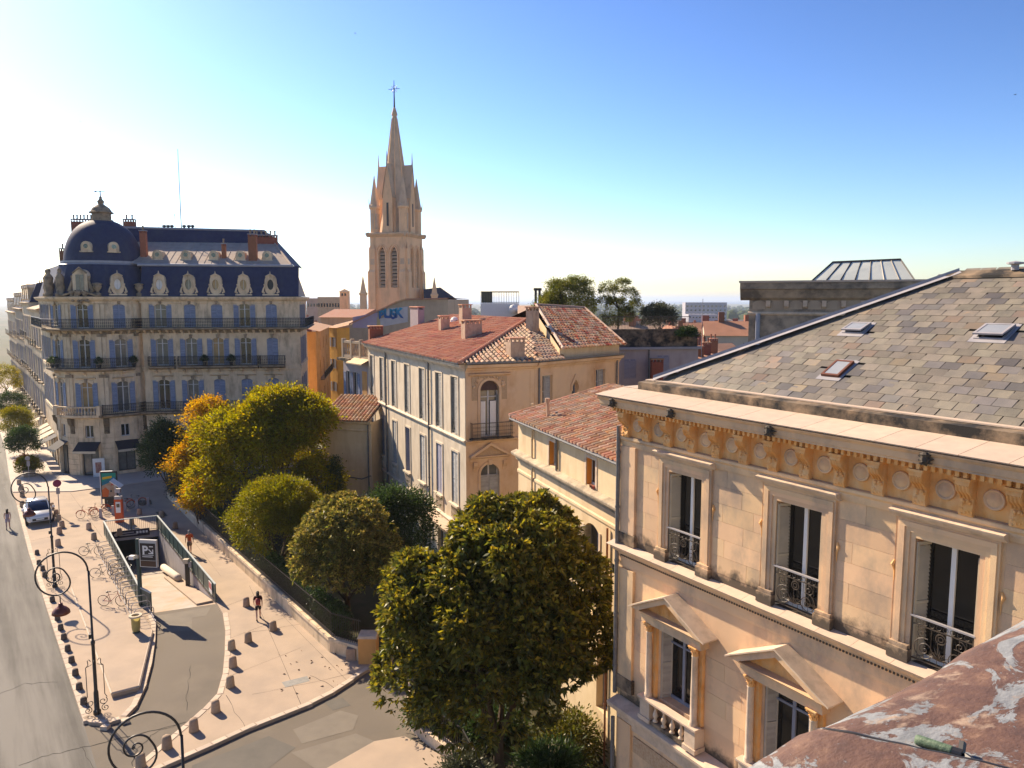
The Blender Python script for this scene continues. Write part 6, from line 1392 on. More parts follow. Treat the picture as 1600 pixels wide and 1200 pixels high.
mk('roof', MB().add([(-.3, -.3, hC), (LC + .3, -.3, hC), (LC + .3, 2.9, hC), (-.3, 2.9, hC), (LC/2, 1.3, hC + .9)], [(0, 1, 4), (1, 2, 4), (2, 3, 4), (3, 0, 4)]), hm_r[1], tC, MCm)
for k in range(2): mk('opening', MB().box(LC*(.22 + .36*k), LC*(.42 + .36*k), -.03, 0, hC - 1.2, hC - .4), m_glass, tC, MCm)
far_block('long_house', 'long grey house front left of the square tower', 496, 531, 464, 250, 12, m_beige, 8, 1); far_block('round_roof_hall', 'hall with rounded reddish roof beside the domed building', 479, 498, 466, 330, 14, hm_w[1], 4, 1)
# distant woods: one mass
def blob_field(name, n, px0, px1, Y0, Y1, r0, r1, mat):
    rs = np.random.RandomState(5); mb = MB()
    for i in range(n):
        Y = Y0 * (Y1 / Y0) ** rs.rand(); px = px0 + (px1 - px0) * rs.rand(); p = V2(px, Y); r = r0 + (r1 - r0) * rs.rand()
        for k in range(3): mb.lathe([(0, -r*.5), (r*.8, -r*.2), (r, r*.2), (r*.7, r*.7), (r*.3, r*.95), (0, r)], 6, (p.x + rs.randn()*r*.6, Y + rs.randn()*r*.6, gz(Y) + r*.5 + rs.rand()*r*.4))
    o = mk(name, mb, mat, None, I()); o['kind'] = 'stuff'; return o
m_wood = MAT('far_wood', (.035, .055, .018), (.055, .075, .02), .05, rough=1, detail=8)
o = blob_field('woodland', 420, 470, 1180, 1100, 5200, 7, 15, m_wood); o['label'] = 'dark green woods on the plain at the horizon'
# ================================================================== trees and planting
def leaf_mat(name, c1, c2, trans=.35, rnd=.35, rough=.5, spec=.35, scale=.8):
    return MAT(name, c1, c2, scale, rough=rough, rnd=rnd, trans=trans, spec=spec)
def leaves_mesh(name, base, dirn, length, width, mat, rs, droop=.15, tipmat=None, tipmask=None):
    n = len(base); d = dirn / np.linalg.norm(dirn, axis=1, keepdims=True)
    r = rs.randn(n, 3); r[:, 2] *= .6; s = np.cross(d, r); s /= np.linalg.norm(s, axis=1, keepdims=True) + 1e-9; nn = np.cross(s, d)
    L = (length * rs.uniform(.7, 1.2, n))[:, None]; W = (width * rs.uniform(.75, 1.2, n))[:, None]
    mid = base + d * L * .5; tip = base + d * L + np.array([0, 0, -1]) * L * droop
    V = np.stack([base, mid + s * W / 2 + nn * W * .22, tip, mid - s * W / 2 + nn * W * .22], 1).reshape(-1, 3)
    me = bpy.data.meshes.new(name); me.vertices.add(4 * n); me.vertices.foreach_set('co', V.astype(np.float32).ravel())
    me.loops.add(4 * n); me.loops.foreach_set('vertex_index', np.arange(4 * n, dtype=np.int32)); me.polygons.add(n)
    me.polygons.foreach_set('loop_start', np.arange(0, 4 * n, 4, dtype=np.int32)); me.polygons.foreach_set('loop_total', np.full(n, 4, dtype=np.int32))
    me.materials.append(mat)
    if tipmat is not None: me.materials.append(tipmat); me.polygons.foreach_set('material_index', tipmask.astype(np.int32))
    me.update(); me.validate(); return me
def auto_lobes(lobes, rs, k=13, f=(.22, .46)):
    out = list(lobes)
    for l in lobes[:3]:
        for _ in range(k):
            u = rs.randn(3); u /= np.linalg.norm(u); u[2] = abs(u[2]) if u[2] < -.4 else u[2]; r = rs.uniform(*f) * min(l[3], l[4], l[5]); out.append((l[0] + u[0]*l[3]*.9, l[1] + u[1]*l[4]*.9, l[2] + u[2]*l[5]*.9, r, r, r * .85))
    return out
def crown_pts(lobes, clumps, per, clump_r, rs, inner=.35, bump=.12, up=.15, rosette=False):
    """clump centres on the lobes' shells (some inside), leaves scattered in each clump, pointing outwards."""
    vol = np.array([l[3] * l[4] + l[4] * l[5] + l[3] * l[5] for l in lobes]); vol = vol / vol.sum(); B = []; D = []
    main = np.array(lobes[0][:3])
    for l, v in zip(lobes, vol):
        k = max(4, int(clumps * v)); u = rs.randn(k, 3); u /= np.linalg.norm(u, axis=1, keepdims=True); u[:, 2] = np.where(u[:, 2] < -.55, -u[:, 2], u[:, 2])
        f = np.where(rs.rand(k) < inner, rs.uniform(.35, .85, k), rs.uniform(1 - bump, 1 + bump * .6, k))
        c = np.array(l[:3]) + u * np.array(l[3:6]) * f[:, None]
        for i in range(k):
            m = max(3, int(per * rs.uniform(.6, 1.4))); q = rs.randn(m, 3) * clump_r * np.array([1, 1, .8]); B.append(c[i] + q * (.35 if rosette else 1))
            if rosette: D.append(u[i] * .75 + rs.randn(m, 3) * .75 + np.array([0, 0, .2])); continue
            D.append(u[i] * .7 + q / (np.linalg.norm(q, axis=1, keepdims=True) + 1e-6) * .8 + np.array([0, 0, up]) + rs.randn(m, 3) * .35)
    return np.vstack(B), np.vstack(D)
def trunk_mb(base, height, r, limbs, rs, spread=.5):
    mb = MB(); b = Vector(base); top = b + Vector((rs.uniform(-.2, .2), rs.uniform(-.2, .2), height)); mb.tube([b - Vector((0, 0, .2)), b + Vector((0, 0, .15)), (b + top) / 2 + Vector((rs.uniform(-.1, .1), rs.uniform(-.1, .1), 0)), top], [r * 1.5, r * 1.1, r * .9, r * .8], 9)
    for e in limbs:
        e = Vector(e); m = (top * .55 + e * .45) + Vector((0, 0, -.15 * (e - top).length)); mb.tube([top - Vector((0, 0, .3)), m, e], [r * .62, r * .42, r * .12], 7)
        for _ in range(3):
            s_ = m.lerp(e, rs.uniform(.1, .8)); q = s_ + Vector((rs.uniform(-1, 1), rs.uniform(-1, 1), rs.uniform(.1, .9))) * (e - top).length * .35; mb.tube([s_, q], [r * .22, r * .06], 5)
    return mb
def tree(name, label, cat, base, lobes, clumps, per, clump_r, ll, lw, mat, seed, trunk_r=.2, trunk_h=None, inner=.35, bump=.12, group=None, droop=.15, up=.15, trunk=True, tip=None, rosette=False):
    rs = np.random.RandomState(seed); base = Vector(base); t = thing(name, label, cat, T(base), group)
    lb = [(l[0] - base.x, l[1] - base.y, l[2] - base.z, *l[3:]) for l in lobes]
    B, D = crown_pts(auto_lobes(lb, rs, 16 if bump > .06 else 5) if clumps > 250 else lb, clumps, per, clump_r, rs, inner, bump, up, rosette); ok = B[:, 2] > .05; B, D = B[ok], D[ok]
    l0 = lb[0]; ph = rs.rand(3) * 6; wv = 2.6 / max(1.2, l0[3]) * 2.2        # ragged gaps in the crown
    hol = np.sin(B[:, 0] * wv + ph[0] + 1.3 * np.sin(B[:, 2] * wv * .8)) + np.sin(B[:, 1] * wv * 1.1 + ph[1]) + np.sin(B[:, 2] * wv * 1.25 + ph[2] + np.sin(B[:, 0] * wv))
    if clumps > 250 and bump > .06: ok = (hol < 1.55) | (rs.rand(len(B)) < .18); B, D = B[ok], D[ok]
    c0 = B.mean(0); rel = (B - c0) / B.std(0); out = np.linalg.norm(rel, axis=1); mask = (out > 1.25) & (rs.rand(len(B)) < (.40 if tip else 0)) & (D[:, 2] > -.2)  # outer, upward leaves get the brighter tip colour, painting the lit crown
    mk('crown', leaves_mesh('crown', B, D, ll, lw, mat, rs, droop, tip, mask), None, t, T(base))
    if trunk:
        l0 = lb[0]; h = trunk_h or max(.5, l0[2] - l0[5] * .75)
        limbs = [(l0[0] + l0[3]*.6*math.cos(a), l0[1] + l0[4]*.6*math.sin(a), l0[2] + l0[5]*rs.uniform(-.2, .5)) for a in [rs.uniform(0, .8) + i*2*math.pi/6 for i in range(6)]]
        mk('trunk', trunk_mb((0, 0, 0), h, trunk_r, limbs, rs), m_bark, t, T(base))
    return t
m_mag = leaf_mat('leaf_magnolia', (.060, .080, .019), (.14, .135, .027), .32, .5, .48, .35, 1.6)
m_tip = leaf_mat('leaf_young_lit', (.19, .19, .035), (.28, .245, .04), .38, .35, .5, .35, 1.5)  # young leaf tone, brightened to paint the crown's sunlit highlights
m_tip2 = leaf_mat('leaf_young_lit_pale', (.27, .25, .07), (.34, .29, .08), .36, .35, .5, .35, 1.5)  # paler young leaf tone, also a painted sunlit highlight
m_mag2 = leaf_mat('leaf_magnolia_olive', (.10, .115, .028), (.19, .18, .042), .32, .5, .5, .35, 1.4)
m_clip = leaf_mat('leaf_clipped', (.12, .135, .013), (.20, .185, .017), .42, .4)
m_yg = leaf_mat('leaf_yellow_green', (.175, .185, .012), (.27, .235, .016), .46, .4, .6, .2, .7)
m_or = leaf_mat('leaf_amber', (.34, .235, .012), (.44, .275, .014), .48, .35, .6, .2)
m_dk = leaf_mat('leaf_dark', (.025, .055, .020), (.05, .08, .022), .28, .4)
m_gr = leaf_mat('leaf_grey', (.085, .095, .060), (.06, .07, .04), .2, .4)
m_pine = leaf_mat('leaf_pine', (.075, .10, .018), (.15, .155, .03), .35, .45)
tree('magnolia_tree', 'large dark glossy magnolia in the foreground, nearest tree of the garden', 'tree', (-.35, 27.4, .05),
     [(-.5, 27.4, 6.2, 3.0, 3.0, 2.9), (.0, 27.4, 9.0, 2.05, 2.2, 1.95), (-3.1, 27.1, 7.1, 1.7, 1.8, 1.7), (-3.3, 27.0, 4.6, 1.7, 1.8, 1.8), (2.05, 27.2, 8.1, 1.4, 1.6, 1.5), (2.55, 27.0, 5.9, 1.35, 1.6, 1.6), (-1.0, 26.2, 4.1, 2.6, 1.9, 1.7), (-1.7, 26.4, 8.3, 1.3, 1.4, 1.3), (.9, 25.6, 6.6, 1.6, 1.4, 1.6)], 7800, 14, .12, .30, .115, m_mag, 1, .22, 2.2, .24, .10, tip=m_tip, rosette=True)
tree('magnolia_tree', 'olive green magnolia behind the garden wall, left of the nearest one', 'tree', (*V2(545, 42, 3).xy, .05),
     [(*V2(541, 42, 5).xy, 4.4, 2.75, 2.6, 2.8), (*V2(552, 41, 6).xy, 5.7, 1.7, 1.8, 1.7), (*V2(497, 41.5, 4).xy, 3.9, 1.5, 1.7, 1.9), (*V2(590, 41, 4).xy, 3.8, 1.5, 1.7, 2.0)], 4600, 13, .10, .26, .085, m_mag2, 2, .18, 1.6, tip=m_tip2, rosette=True)
tree('clipped_tree', 'round clipped bright green tree beside the garden wall', 'tree', (*V2(435, 49.3, 3).xy, .05), [(*V2(434, 49.3, 4).xy, 4.0, 2.65, 2.6, 2.6), (*V2(446, 49.3, 5).xy, 4.9, 1.9, 2.1, 1.6)], 620, 80, .22, .16, .065, m_clip, 3, .16, 1.4, .25, .05)
tree('broad_tree', 'broad yellow green tree, the tallest in the garden', 'tree', (*V2(420, 60, 3).xy, .05),
     [(*V2(410, 60, 6).xy, 6.2, 4.3, 3.6, 3.9), (*V2(428, 60, 9).xy, 9.2, 2.3, 2.4, 2.0), (*V2(468, 60, 8).xy, 8.2, 2.4, 2.4, 2.4), (*V2(352, 59.5, 7).xy, 7.3, 2.2, 2.3, 2.4), (*V2(498, 58.5, 4).xy, 4.0, 1.7, 1.9, 2.2), (*V2(330, 58.6, 4).xy, 4.2, 1.6, 1.6, 2.0)], 1500, 50, .30, .28, .13, m_yg, 4, .26, 2.2, .3, .14)
tree('amber_tree', 'amber leaved tree behind the broad yellow green one', 'tree', (*V2(330, 63.5, 3).xy, .05), [(*V2(326, 64, 7).xy, 6.6, 2.1, 1.9, 3.3), (*V2(308, 63, 4).xy, 4.4, 1.7, 1.6, 2.5)], 420, 75, .32, .20, .09, m_or, 5, .16, 1.6, .3, .10)
tree('amber_shrub', 'low amber shrub hanging over the garden wall', 'shrub', (*V2(314, 60, 1).xy, .05), [(*V2(312, 60, 3).xy, 2.7, 1.2, 1.1, 1.4)], 130, 60, .26, .18, .08, m_or, 6, .06, .8)
tree('dark_tree', 'dark green tree in shade against the domed building', 'tree', (*V2(262, 71, 3).xy, .05), [(*V2(262, 71, 3).xy, 3.9, 1.9, 1.8, 2.9)], 330, 75, .3, .20, .08, m_dk, 7, .12, 1.2)
tree('grey_shrub', 'grey leaved shrub at the upper end of the garden wall', 'shrub', (*V2(284, 66.5, 3).xy, .05), [(*V2(284, 66.5, 3).xy, 2.3, .95, .9, 1.8)], 160, 60, .2, .16, .06, m_gr, 8, .07, .6)
tree('dark_tree', 'low dark tree beside the corner mansion, right of the olive magnolia', 'tree', (*V2(622, 46.5, 3).xy, .05), [(*V2(622, 46.5, 3).xy, 3.9, 1.85, 1.7, 2.75), (*V2(600, 46.5, 3).xy, 4.9, 1.2, 1.2, 1.5)], 300, 75, .28, .2, .08, m_dk, 9, .12, 1.2)
tree('cypress', 'small dark conical bush against the ochre annex wall', 'shrub', (*V2(523, 58.5, 3).xy, .05), [(*V2(523, 58.5, 3).xy, 3.0, .6, .6, 3.2)], 120, 60, .16, .14, .05, m_dk, 10, .06, .5)
for px, Y, z, r, lab, mt in ((21, 81, 3.3, 1.35, 'nearest', m_dk), (12, 91, 3.8, 1.6, 'second', m_clip), (6, 104, 4.0, 1.7, 'third', m_dk), (-2, 122, 5.6, 2.2, 'fourth', m_yg)):
    tree('street_tree', '%s small round street tree on the pavement along the road' % lab, 'tree', (*V2(px, Y).xy, .2), [(*V2(px, Y).xy, z, r, r, r * 1.05)], 170, 60, .24, .17, .075, mt, 20 + px, .07, z - r * .7, group='street trees along the road')
# planter with flowers under the nearest street tree
p = V2(26, 78.6); t = thing('flower_planter', 'stone planter with orange and green plants below the nearest street tree', 'planter', T(p.x, p.y, .2))
mk('box', MB().wedge(-1.1, 1.1, -.5, .5, 0, .7, -.08), m_bollard, t, T(p.x, p.y, .2) @ RZ(R(-55)))
rs = np.random.RandomState(3); B, D = crown_pts([(0, 0, 1.0, 1.1, .9, .8)], 90, 40, .2, rs)
mk('plants', leaves_mesh('plants', B, D, .2, .08, m_clip, rs), None, t, T(p.x, p.y, .2)); B, D = crown_pts([(-.4, .2, 1.4, .7, .6, .5)], 40, 30, .15, rs)
mk('flowers', leaves_mesh('flowers', B, D, .14, .1, MAT('petal_orange', (.55, .12, .02), (.5, .22, .03), 3, trans=.3), rs), None, t, T(p.x, p.y, .2))
# shrubs under the magnolia
for i, (x, y, z, r, mt, lab) in enumerate(((-1.9, 26.6, .8, .9, m_gr, 'pale leaved shrub inside the near iron fence'), (1.4, 26.9, .9, 1.1, m_dk, 'dark palm like shrub right of the magnolia trunk'), (2.3, 29.0, .9, 1.2, m_mag, 'dark shrub between the magnolia and the yellow house'), (-.6, 30.5, .6, 1.1, m_dk, 'dark shrub behind the magnolia trunk'), (1.3, 25.6, .4, .6, m_mag2, 'low shrub at the bottom edge right of the trunk'), (-3.4, 31.6, .7, 1.1, m_dk, 'dark shrub behind the near iron fence, left of the trunk'))):
    tree('garden_shrub', lab, 'shrub', (x, y, .05), [(x, y, z, r, r * .8, z * .9)], 70, 55, .22, .34 if i == 1 else .2, .05 if i == 1 else .07, mt, 40 + i, .04, .3)
# roof garden
mt_pos = lambda px, Y, z: Vector((*V2(px, Y).xy, z))
def roof_tree(name, label, px, Y, lob, n, per, mat, seed, ll=.22, lw=.09, cr=.25, cat='tree', th=None, tr=.08, inner=.35):
    b = mt_pos(px, Y, 15.2); lobes = [(*V2(a, Y + dy).xy, z, rx, rx * .8, rz) for a, dy, z, rx, rz in lob]
    return tree(name, label, cat, b, lobes, n, per, cr, ll, lw, mat, seed, tr, th, inner)
roof_tree('ivy_dome', 'broad dark shrub mound on the roof garden above the orange tiles', 888, 72, [(890, 0, 17.9, 2.4, 2.3), (862, 0, 17.4, 1.5, 1.4)], 420, 70, m_pine, 60, .2, .06, .22, 'shrub', .6)
roof_tree('roof_pine', 'tall airy tree with round foliage clumps on the roof garden', 966, 71, [(950, 0, 19.4, .75, .5), (972, 0, 19.6, .7, .55), (984, 0, 18.8, .6, .6), (943, 0, 18.2, .55, .45), (962, 0, 17.8, .9, .7), (993, 0, 17.6, .6, .7), (975, 0, 16.9, .9, .8), (952, 0, 16.4, .8, .7)], 200, 60, m_pine, 61, .2, .05, .14, 'tree', 2.6, .08, .2)
roof_tree('white_shrub', 'pale flowering shrub on the roof garden, right of the airy tree', 1030, 70, [(1030, 0, 16.8, 1.5, 1.2)], 170, 55, m_gr, 62, .16, .07, .16, 'shrub', .4, .05)
roof_tree('terrace_bush', 'dark rounded bush hanging at the right end of the stained parapet', 1076, 66.5, [(1076, -.4, 15.0, .95, .95)], 120, 60, m_dk, 63, .16, .06, .14, 'shrub', .3, .04)
# ------------------------------------------------------------------ garden wall with fence and hedge
gw = [G(x, y, pz) for x, y in ((262, 778), (300, 816), (360, 874), (420, 930), (470, 977), (515, 1019), (561, 1033))]
t = thing('garden_wall', 'long low stone garden wall topped by a dark iron fence', 'wall', T(gw[0]))
for i, (a, b) in enumerate(zip(gw, gw[1:])):
    d = b - a; L = d.length; M = T(a.x, a.y, .05) @ RZ(math.atan2(d.y, d.x)); n = max(1, round(L / 1.6))
    for k in range(n): mk('coping_stone', MB().wedge(L*k/n + .006, L*(k+1)/n - .006, -.05, .42, .72, .86, .03), m_haus, t, M)
    mk('wall_base', MB().box(0, L + .02, 0, .38, 0, .72), m_haus, t, M)
    k = int(L / .14); f = MB().box(0, L, .17, .20, 2.1, 2.14).box(0, L, .17, .20, .95, .98)
    for q in range(k): f.box(L*q/k - .01, L*q/k + .01, .175, .195, .84, 2.22)
    mk('fence', f, m_iron, t, M)
hd = thing('hedge', 'dark hedge growing just behind the garden wall fence', 'hedge', T(gw[3]))
for a, b in zip(gw[:-2], gw[1:-1]):
    d = b - a; L = d.length; rs = np.random.RandomState(int(L * 10)); n = int(L * 900); nv = Vector((-d.y, d.x, 0)).normalized()
    tt = rs.rand(n)[:, None]; B = np.array(a) + tt * np.array(d) + np.array(nv) * (.6 + .8 * rs.rand(n))[:, None]; B[:, 2] = .1 + 2.0 * rs.rand(n) ** .8; B -= np.array(gw[3])
    mk('foliage', leaves_mesh('foliage', B, rs.randn(n, 3), .18, .08, m_dk, rs), None, hd, T(gw[3]))
p = G(574, 1038, pz); t = thing('gate_pillar', 'orange rendered gate pillar with stone cap at the garden corner', 'pillar', T(p.x, p.y, .05))
mk('shaft', MB().box(-.45, .45, 0, .8, 0, 1.42), m_orange_wall, t, T(p.x, p.y, .05)); mk('cap', MB().wedge(-.5, .5, -.05, .85, 1.42, 1.54, .05), m_stone_lt, t, T(p.x, p.y, .05))
p = G(548, 1033, pz); tag(mk('stone_cube', MB().wedge(-.25, .25, 0, .4, 0, .62, .02), m_bollard, None, T(p.x, p.y, .12)), 'squared stone block between garden wall and orange pillar', 'block')
nw = [Vector((-5.2, 35.6, 0)), G(640, 1140), G(666, 1163), G(716, 1200), Vector((-1.2, 26.0, 0))]
t = thing('near_garden_wall', 'low stone wall with iron bars at the foot of the nearest magnolia', 'wall', T(nw[1]))
for a, b in zip(nw, nw[1:]):
    d = b - a; L = d.length; M = T(a.x, a.y, 0) @ RZ(math.atan2(d.y, d.x)); mk('wall_base', MB().box(0, L, 0, .4, 0, .5), m_stone_lt, t, M); f = MB().box(0, L, .18, .21, 1.55, 1.6); k = int(L / .13)
    for q in range(k): f.box(L*q/k - .01, L*q/k + .01, .185, .205, .5, 1.62)
    mk('fence', f, m_iron, t, M)
p = AT(868, 1168, 27.2); t = thing('garden_sign', 'small cream notice on a thin post under the magnolia', 'sign', T(p.x, p.y, .05)); mk('post', MB().box(-.025, .025, 0, .05, 0, p.z - .1), m_brick, t, T(p.x, p.y, .05))
mk('board', MB().add([(-.28, -.2, p.z - .2), (.28, -.2, p.z - .2), (.28, .15, p.z), (-.28, .15, p.z), (-.28, -.2, p.z - .23), (.28, -.2, p.z - .23), (.28, .15, p.z - .03), (-.28, .15, p.z - .03)], [(0, 1, 2, 3), (7, 6, 5, 4), (4, 5, 1, 0)]), m_awn2, t, T(p.x, p.y, .05))
# balcony shrubs on the domed building (clipped balls in pots)
rs = np.random.RandomState(9); B, D = crown_pts([(0, 0, .75, .32, .32, .32)], 30, 40, .08, rs); ball = leaves_mesh('foliage', B, D, .09, .05, m_dk, rs); pot = MB().lathe([(0, 0), (.16, 0), (.22, .4), (0, .4)], 8).mesh('pot', m_iron)
spots = [(rim(R(a), DR + .55, 11.41), 'on the rounded corner balcony') for a in (-36, -28, 18, 50)] + [(MF @ Vector((x, -.5, 11.41)), 'on the long front balcony') for x in (fc[1] + 1.4, fc[2] + 1.4)]
ordn = ['first', 'second', 'third', 'fourth', 'fifth', 'sixth', 'seventh', 'eighth', 'ninth', 'tenth', 'eleventh', 'twelfth', 'thirteenth', 'fourteenth', 'fifteenth', 'sixteenth', 'seventeenth']
for i, (p, wh) in enumerate(spots):
    t = thing('potted_ball', 'potted ball shrub %s, %s from the left' % (wh, ordn[i]), 'potted plant', T(p), 'potted shrubs on the balconies'); mk('foliage', ball, None, t, T(p)); mk('pot', pot, None, t, T(p))

rs = np.random.RandomState(77); n = 26; B = np.array([G(x, y, pz + .006)[:] for x, y in zip(rs.uniform(430, 560, n), rs.uniform(1015, 1085, n)) if True]); D = rs.randn(len(B), 3); D[:, 2] = .12
o = mk('fallen_leaves', leaves_mesh('fallen_leaves', B, D, .16, .08, MAT('leaf_litter', (.12, .05, .02), (.2, .10, .03), 4), rs, 0), None); o['kind'] = 'stuff'; o['label'] = 'scattered brown fallen leaves on the pavement corner'
# ================================================================== street furniture
def lamp_mb():
    pole = MB().lathe([(0, 0), (.16, 0), (.16, .15), (.11, .2), (.10, 1.0), (.075, 1.1), (.07, 3.2), (.09, 3.25), (.09, 3.35), (.048, 3.4), (.042, 6.55), (0, 6.56)], 10)
    pts = []; n = 84
    for i in range(n + 1):
        ph = 2 * math.pi * 2.5 * i / n; e = min(1, max(0, (ph - 1.2 * math.pi) / (.95 * math.pi))); e = e * e * (3 - 2 * e); f = max(0, (ph - 2.15 * math.pi) / (2.85 * math.pi)); r = .98 + (.42 - .98) * e - .36 * f; cx = 1.0 + .27 * e; cz = 6.55 - .05 * e
        a = math.pi - ph; pts.append((cx + r * math.cos(a), 0, cz + r * math.sin(a)))
    arm = MB().tube(pts, [.040 - .018 * i / n for i in range(n + 1)], 7); arm.lathe([(0, -.06), (.06, 0), (0, .06)], 8, (pts[-1][0], 0, pts[-1][2]))
    br = MB()
    for k in range(4):
        b = MB().tube([(.14, 0, 2.45), (.2, 0, 2.55), (.26, 0, 2.5), (.24, 0, 2.3), (.34, 0, 2.2), (.34, 0, .85), (.42, 0, .7)], .018, 5); b.tube([(.42 - .16 + (.16 - .02*q*.4) * math.cos(-.3 - q * .55), 0, .55 + (.17 - .012*q) * math.sin(-.3 - q * .55)) for q in range(-2, 14)], .018, 5); b.tube(spiral(.34, .22, .17, .03, 1.5, 1.6, 18), .018, 5); b.tube([(.1, 0, 2.3), (.34, 0, 2.2)], .015, 4)
        br.join(b, RZ(R(90 * k)))
    hx, hz = 1.12, 5.6
    rod = MB().tube([(hx, 0, hz + .02), (hx, 0, hz - .35)], .025, 6)
    bowl = MB().lathe([(0, 0), (.08, 0), (.10, -.12), (.16, -.16), (.22, -.2), (.34, -.34), (.36, -.46), (.30, -.5), (0, -.52)], 16, (hx, 0, hz - .3))
    return pole, arm, br, rod, bowl
m_lamp = MAT('lamp_copper', (.20, .05, .025), (.13, .04, .025), 6, rough=.4, spec=.6, metal=.3)
LP = lamp_mb(); lmesh = [LP[0].mesh('pole', m_iron, True), LP[1].mesh('scroll_arm', m_iron, True), LP[2].mesh('base_bracket', m_iron, True), LP[3].mesh('hanger', m_iron), LP[4].mesh('lamp_bowl', m_lamp, True)]
la = math.atan2(-.45, -.89)
for p, lab in ((G(86, 917, pz), 'tall scroll topped lamp post, farthest of the three, by the white car'), (G(152, 1115, pz), 'tall scroll topped lamp post at the near tip of the island'), (Vector((*V2(284, 20.6, 6.0).xy, 0)), 'nearest scroll topped lamp post, its scroll at the bottom edge')):
    M = T(p) @ RZ(la) @ Matrix.Scale(.93 if p.y < 25 else 1, 4); t = thing('lamp_post', lab, 'lamp post', M, 'scroll lamp posts along the road')
    for nm, me in zip(('pole', 'scroll_arm', 'base_bracket', 'hanger', 'lamp_bowl'), lmesh): mk(nm, me, None, t, M)
    mk('junction_box', MB().box(.05, .15, -.06, .06, 3.5, 3.7), m_iron, t, M)
# bollards
def boll(h, r, mat):
    return MB().lathe([(0, 0), (r * 1.12, 0), (r * 1.08, h * .15), (r * .95, h * .8), (r * .85, h * .92), (r * .5, h), (0, h * 1.02)], 10).mesh('bollard', mat, True)
b_small, b_big = boll(.34, .14, MAT('bollard_dark', (.13, .10, .08), (.09, .07, .06), 8, bump=.3)), boll(.56, .19, m_bollard)
rows = [([(131, 1100), (124, 1077), (118, 1055), (112, 1035), (106, 1017), (100, 999), (95, 984), (90, 969), (82, 940), (70, 901), (67, 891), (61, 882), (58, 866)], b_small, 'dark stub bollard on the road side of the island, %s from its tip', 'stub bollards on the island kerb'),
        ([(91, 853), (93, 834), (97, 824), (92, 814), (88, 806), (81, 795)], b_big, 'stone bollard in the row right of the white car, %s from the near end', 'bollards beside the parked car'),
        ([(35, 792), (35, 776), (34, 767), (30, 758)], b_big, 'stone bollard along the road kerb behind the white car, %s from the car', 'bollards behind the parked car'),
        ([(139, 827), (147, 843), (187, 836), (206, 820)], b_big, 'stone bollard round the head of the ramp, %s from the left', 'bollards round the ramp head'),
        ([(220, 1198), (261, 1169), (303, 1142), (337, 1112), (360, 1073), (364, 1042), (362, 1015)], b_big, 'tan stone bollard on the curved kerb of the exit lane, %s from the bottom edge', 'bollards along the exit lane'),
        ([(388, 1003), (385, 947), (427, 985)], b_big, 'stone bollard standing out on the pavement near the walking woman, %s of three', 'bollards on the right pavement'),
        ([(252, 808), (274, 826), (218, 804)], b_big, 'shaded stone bollard on the pavement behind the ramp, %s of three', 'bollards in the shade')]
for pts, me, lab, grp in rows:
    for i, (x, y) in enumerate(pts): tag(mk('bollard', me, None, None, T(G(x, y, pz)) @ RZ(random.random() * 6)), lab % ordn[i], 'bollard', grp)
# car park sign totem
p = L1 + Vector((.1, -.1, 0)); Mt = T(p.x, p.y, .0) @ RZ(R(-8)); t = thing('parking_sign', 'parking sign with white P and arrow on a tall green post', 'sign', Mt)
mk('post', MB().box(-.09, .09, -.09, .09, -.3, 4.25), m_green, t, Mt)
m_dkbrown = MAT('sign_dark', (.025, .018, .018), rough=.35, spec=.5)
mk('panel', MB().box(.14, 1.24, -.08, .08, 2.55, 4.22), MAT('sign_frame', (.5, .49, .46), rough=.5), t, Mt); mk('panel_face', MB().box(.2, 1.18, -.095, -.082, 2.98, 4.02), m_dkbrown, t, Mt); mk('panel_foot', MB().box(.2, 1.18, -.095, -.082, 2.6, 2.95), MAT('sign_brown', (.09, .05, .03), rough=.5), t, Mt)
def text(body, size, mat, name, parent, M, extrude=.004, bold=0.0):
    c = bpy.data.curves.new(name, 'FONT'); c.body = body; c.size = size; c.extrude = extrude; c.offset = bold; c.align_x = 'CENTER'
    o = bpy.data.objects.new('tmp', c); COL.objects.link(o); bpy.context.view_layer.update(); me = bpy.data.meshes.new_from_object(o.evaluated_get(bpy.context.evaluated_depsgraph_get())); bpy.data.objects.remove(o)
    me.materials.clear(); me.materials.append(mat); return mk(name, me, None, parent, M @ Matrix.Rotation(R(90), 4, 'X'))
text('P', .72, m_white, 'letter', t, Mt @ T(.52, -.1, 3.36), bold=.02)
arw = MB()
def bar(x0, z0, x1, z1, w_):
    d = Vector((x1 - x0, z1 - z0)).normalized(); n = Vector((-d.y, d.x)) * w_ / 2
    arw.prism([(x0 + n.x, z0 + n.y), (x0 - n.x, z0 - n.y), (x1 - n.x, z1 - n.y), (x1 + n.x, z1 + n.y)], -.105, -.096)
bar(.76, 3.66, 1.0, 3.42, .06); bar(1.02, 3.66, 1.02, 3.38, .06); bar(.74, 3.41, .99, 3.41, .06); arw.box(.34, 1.06, -.105, -.096, 3.29, 3.32).box(.34, 1.0, -.105, -.096, 3.18, 3.22).box(.8, 1.04, -.105, -.096, 3.8, 3.86)
mk('arrow', arw, m_white, t, Mt); mk('lamp_box', MB().box(-.5, -.2, -.2, .05, 3.0, 3.22).box(-.2, -.09, -.03, .03, 3.08, 3.14), m_white, t, Mt); mk('intercom', MB().box(-.06, .1, -.2, -.09, 3.1, 3.3), m_awn2, t, Mt)
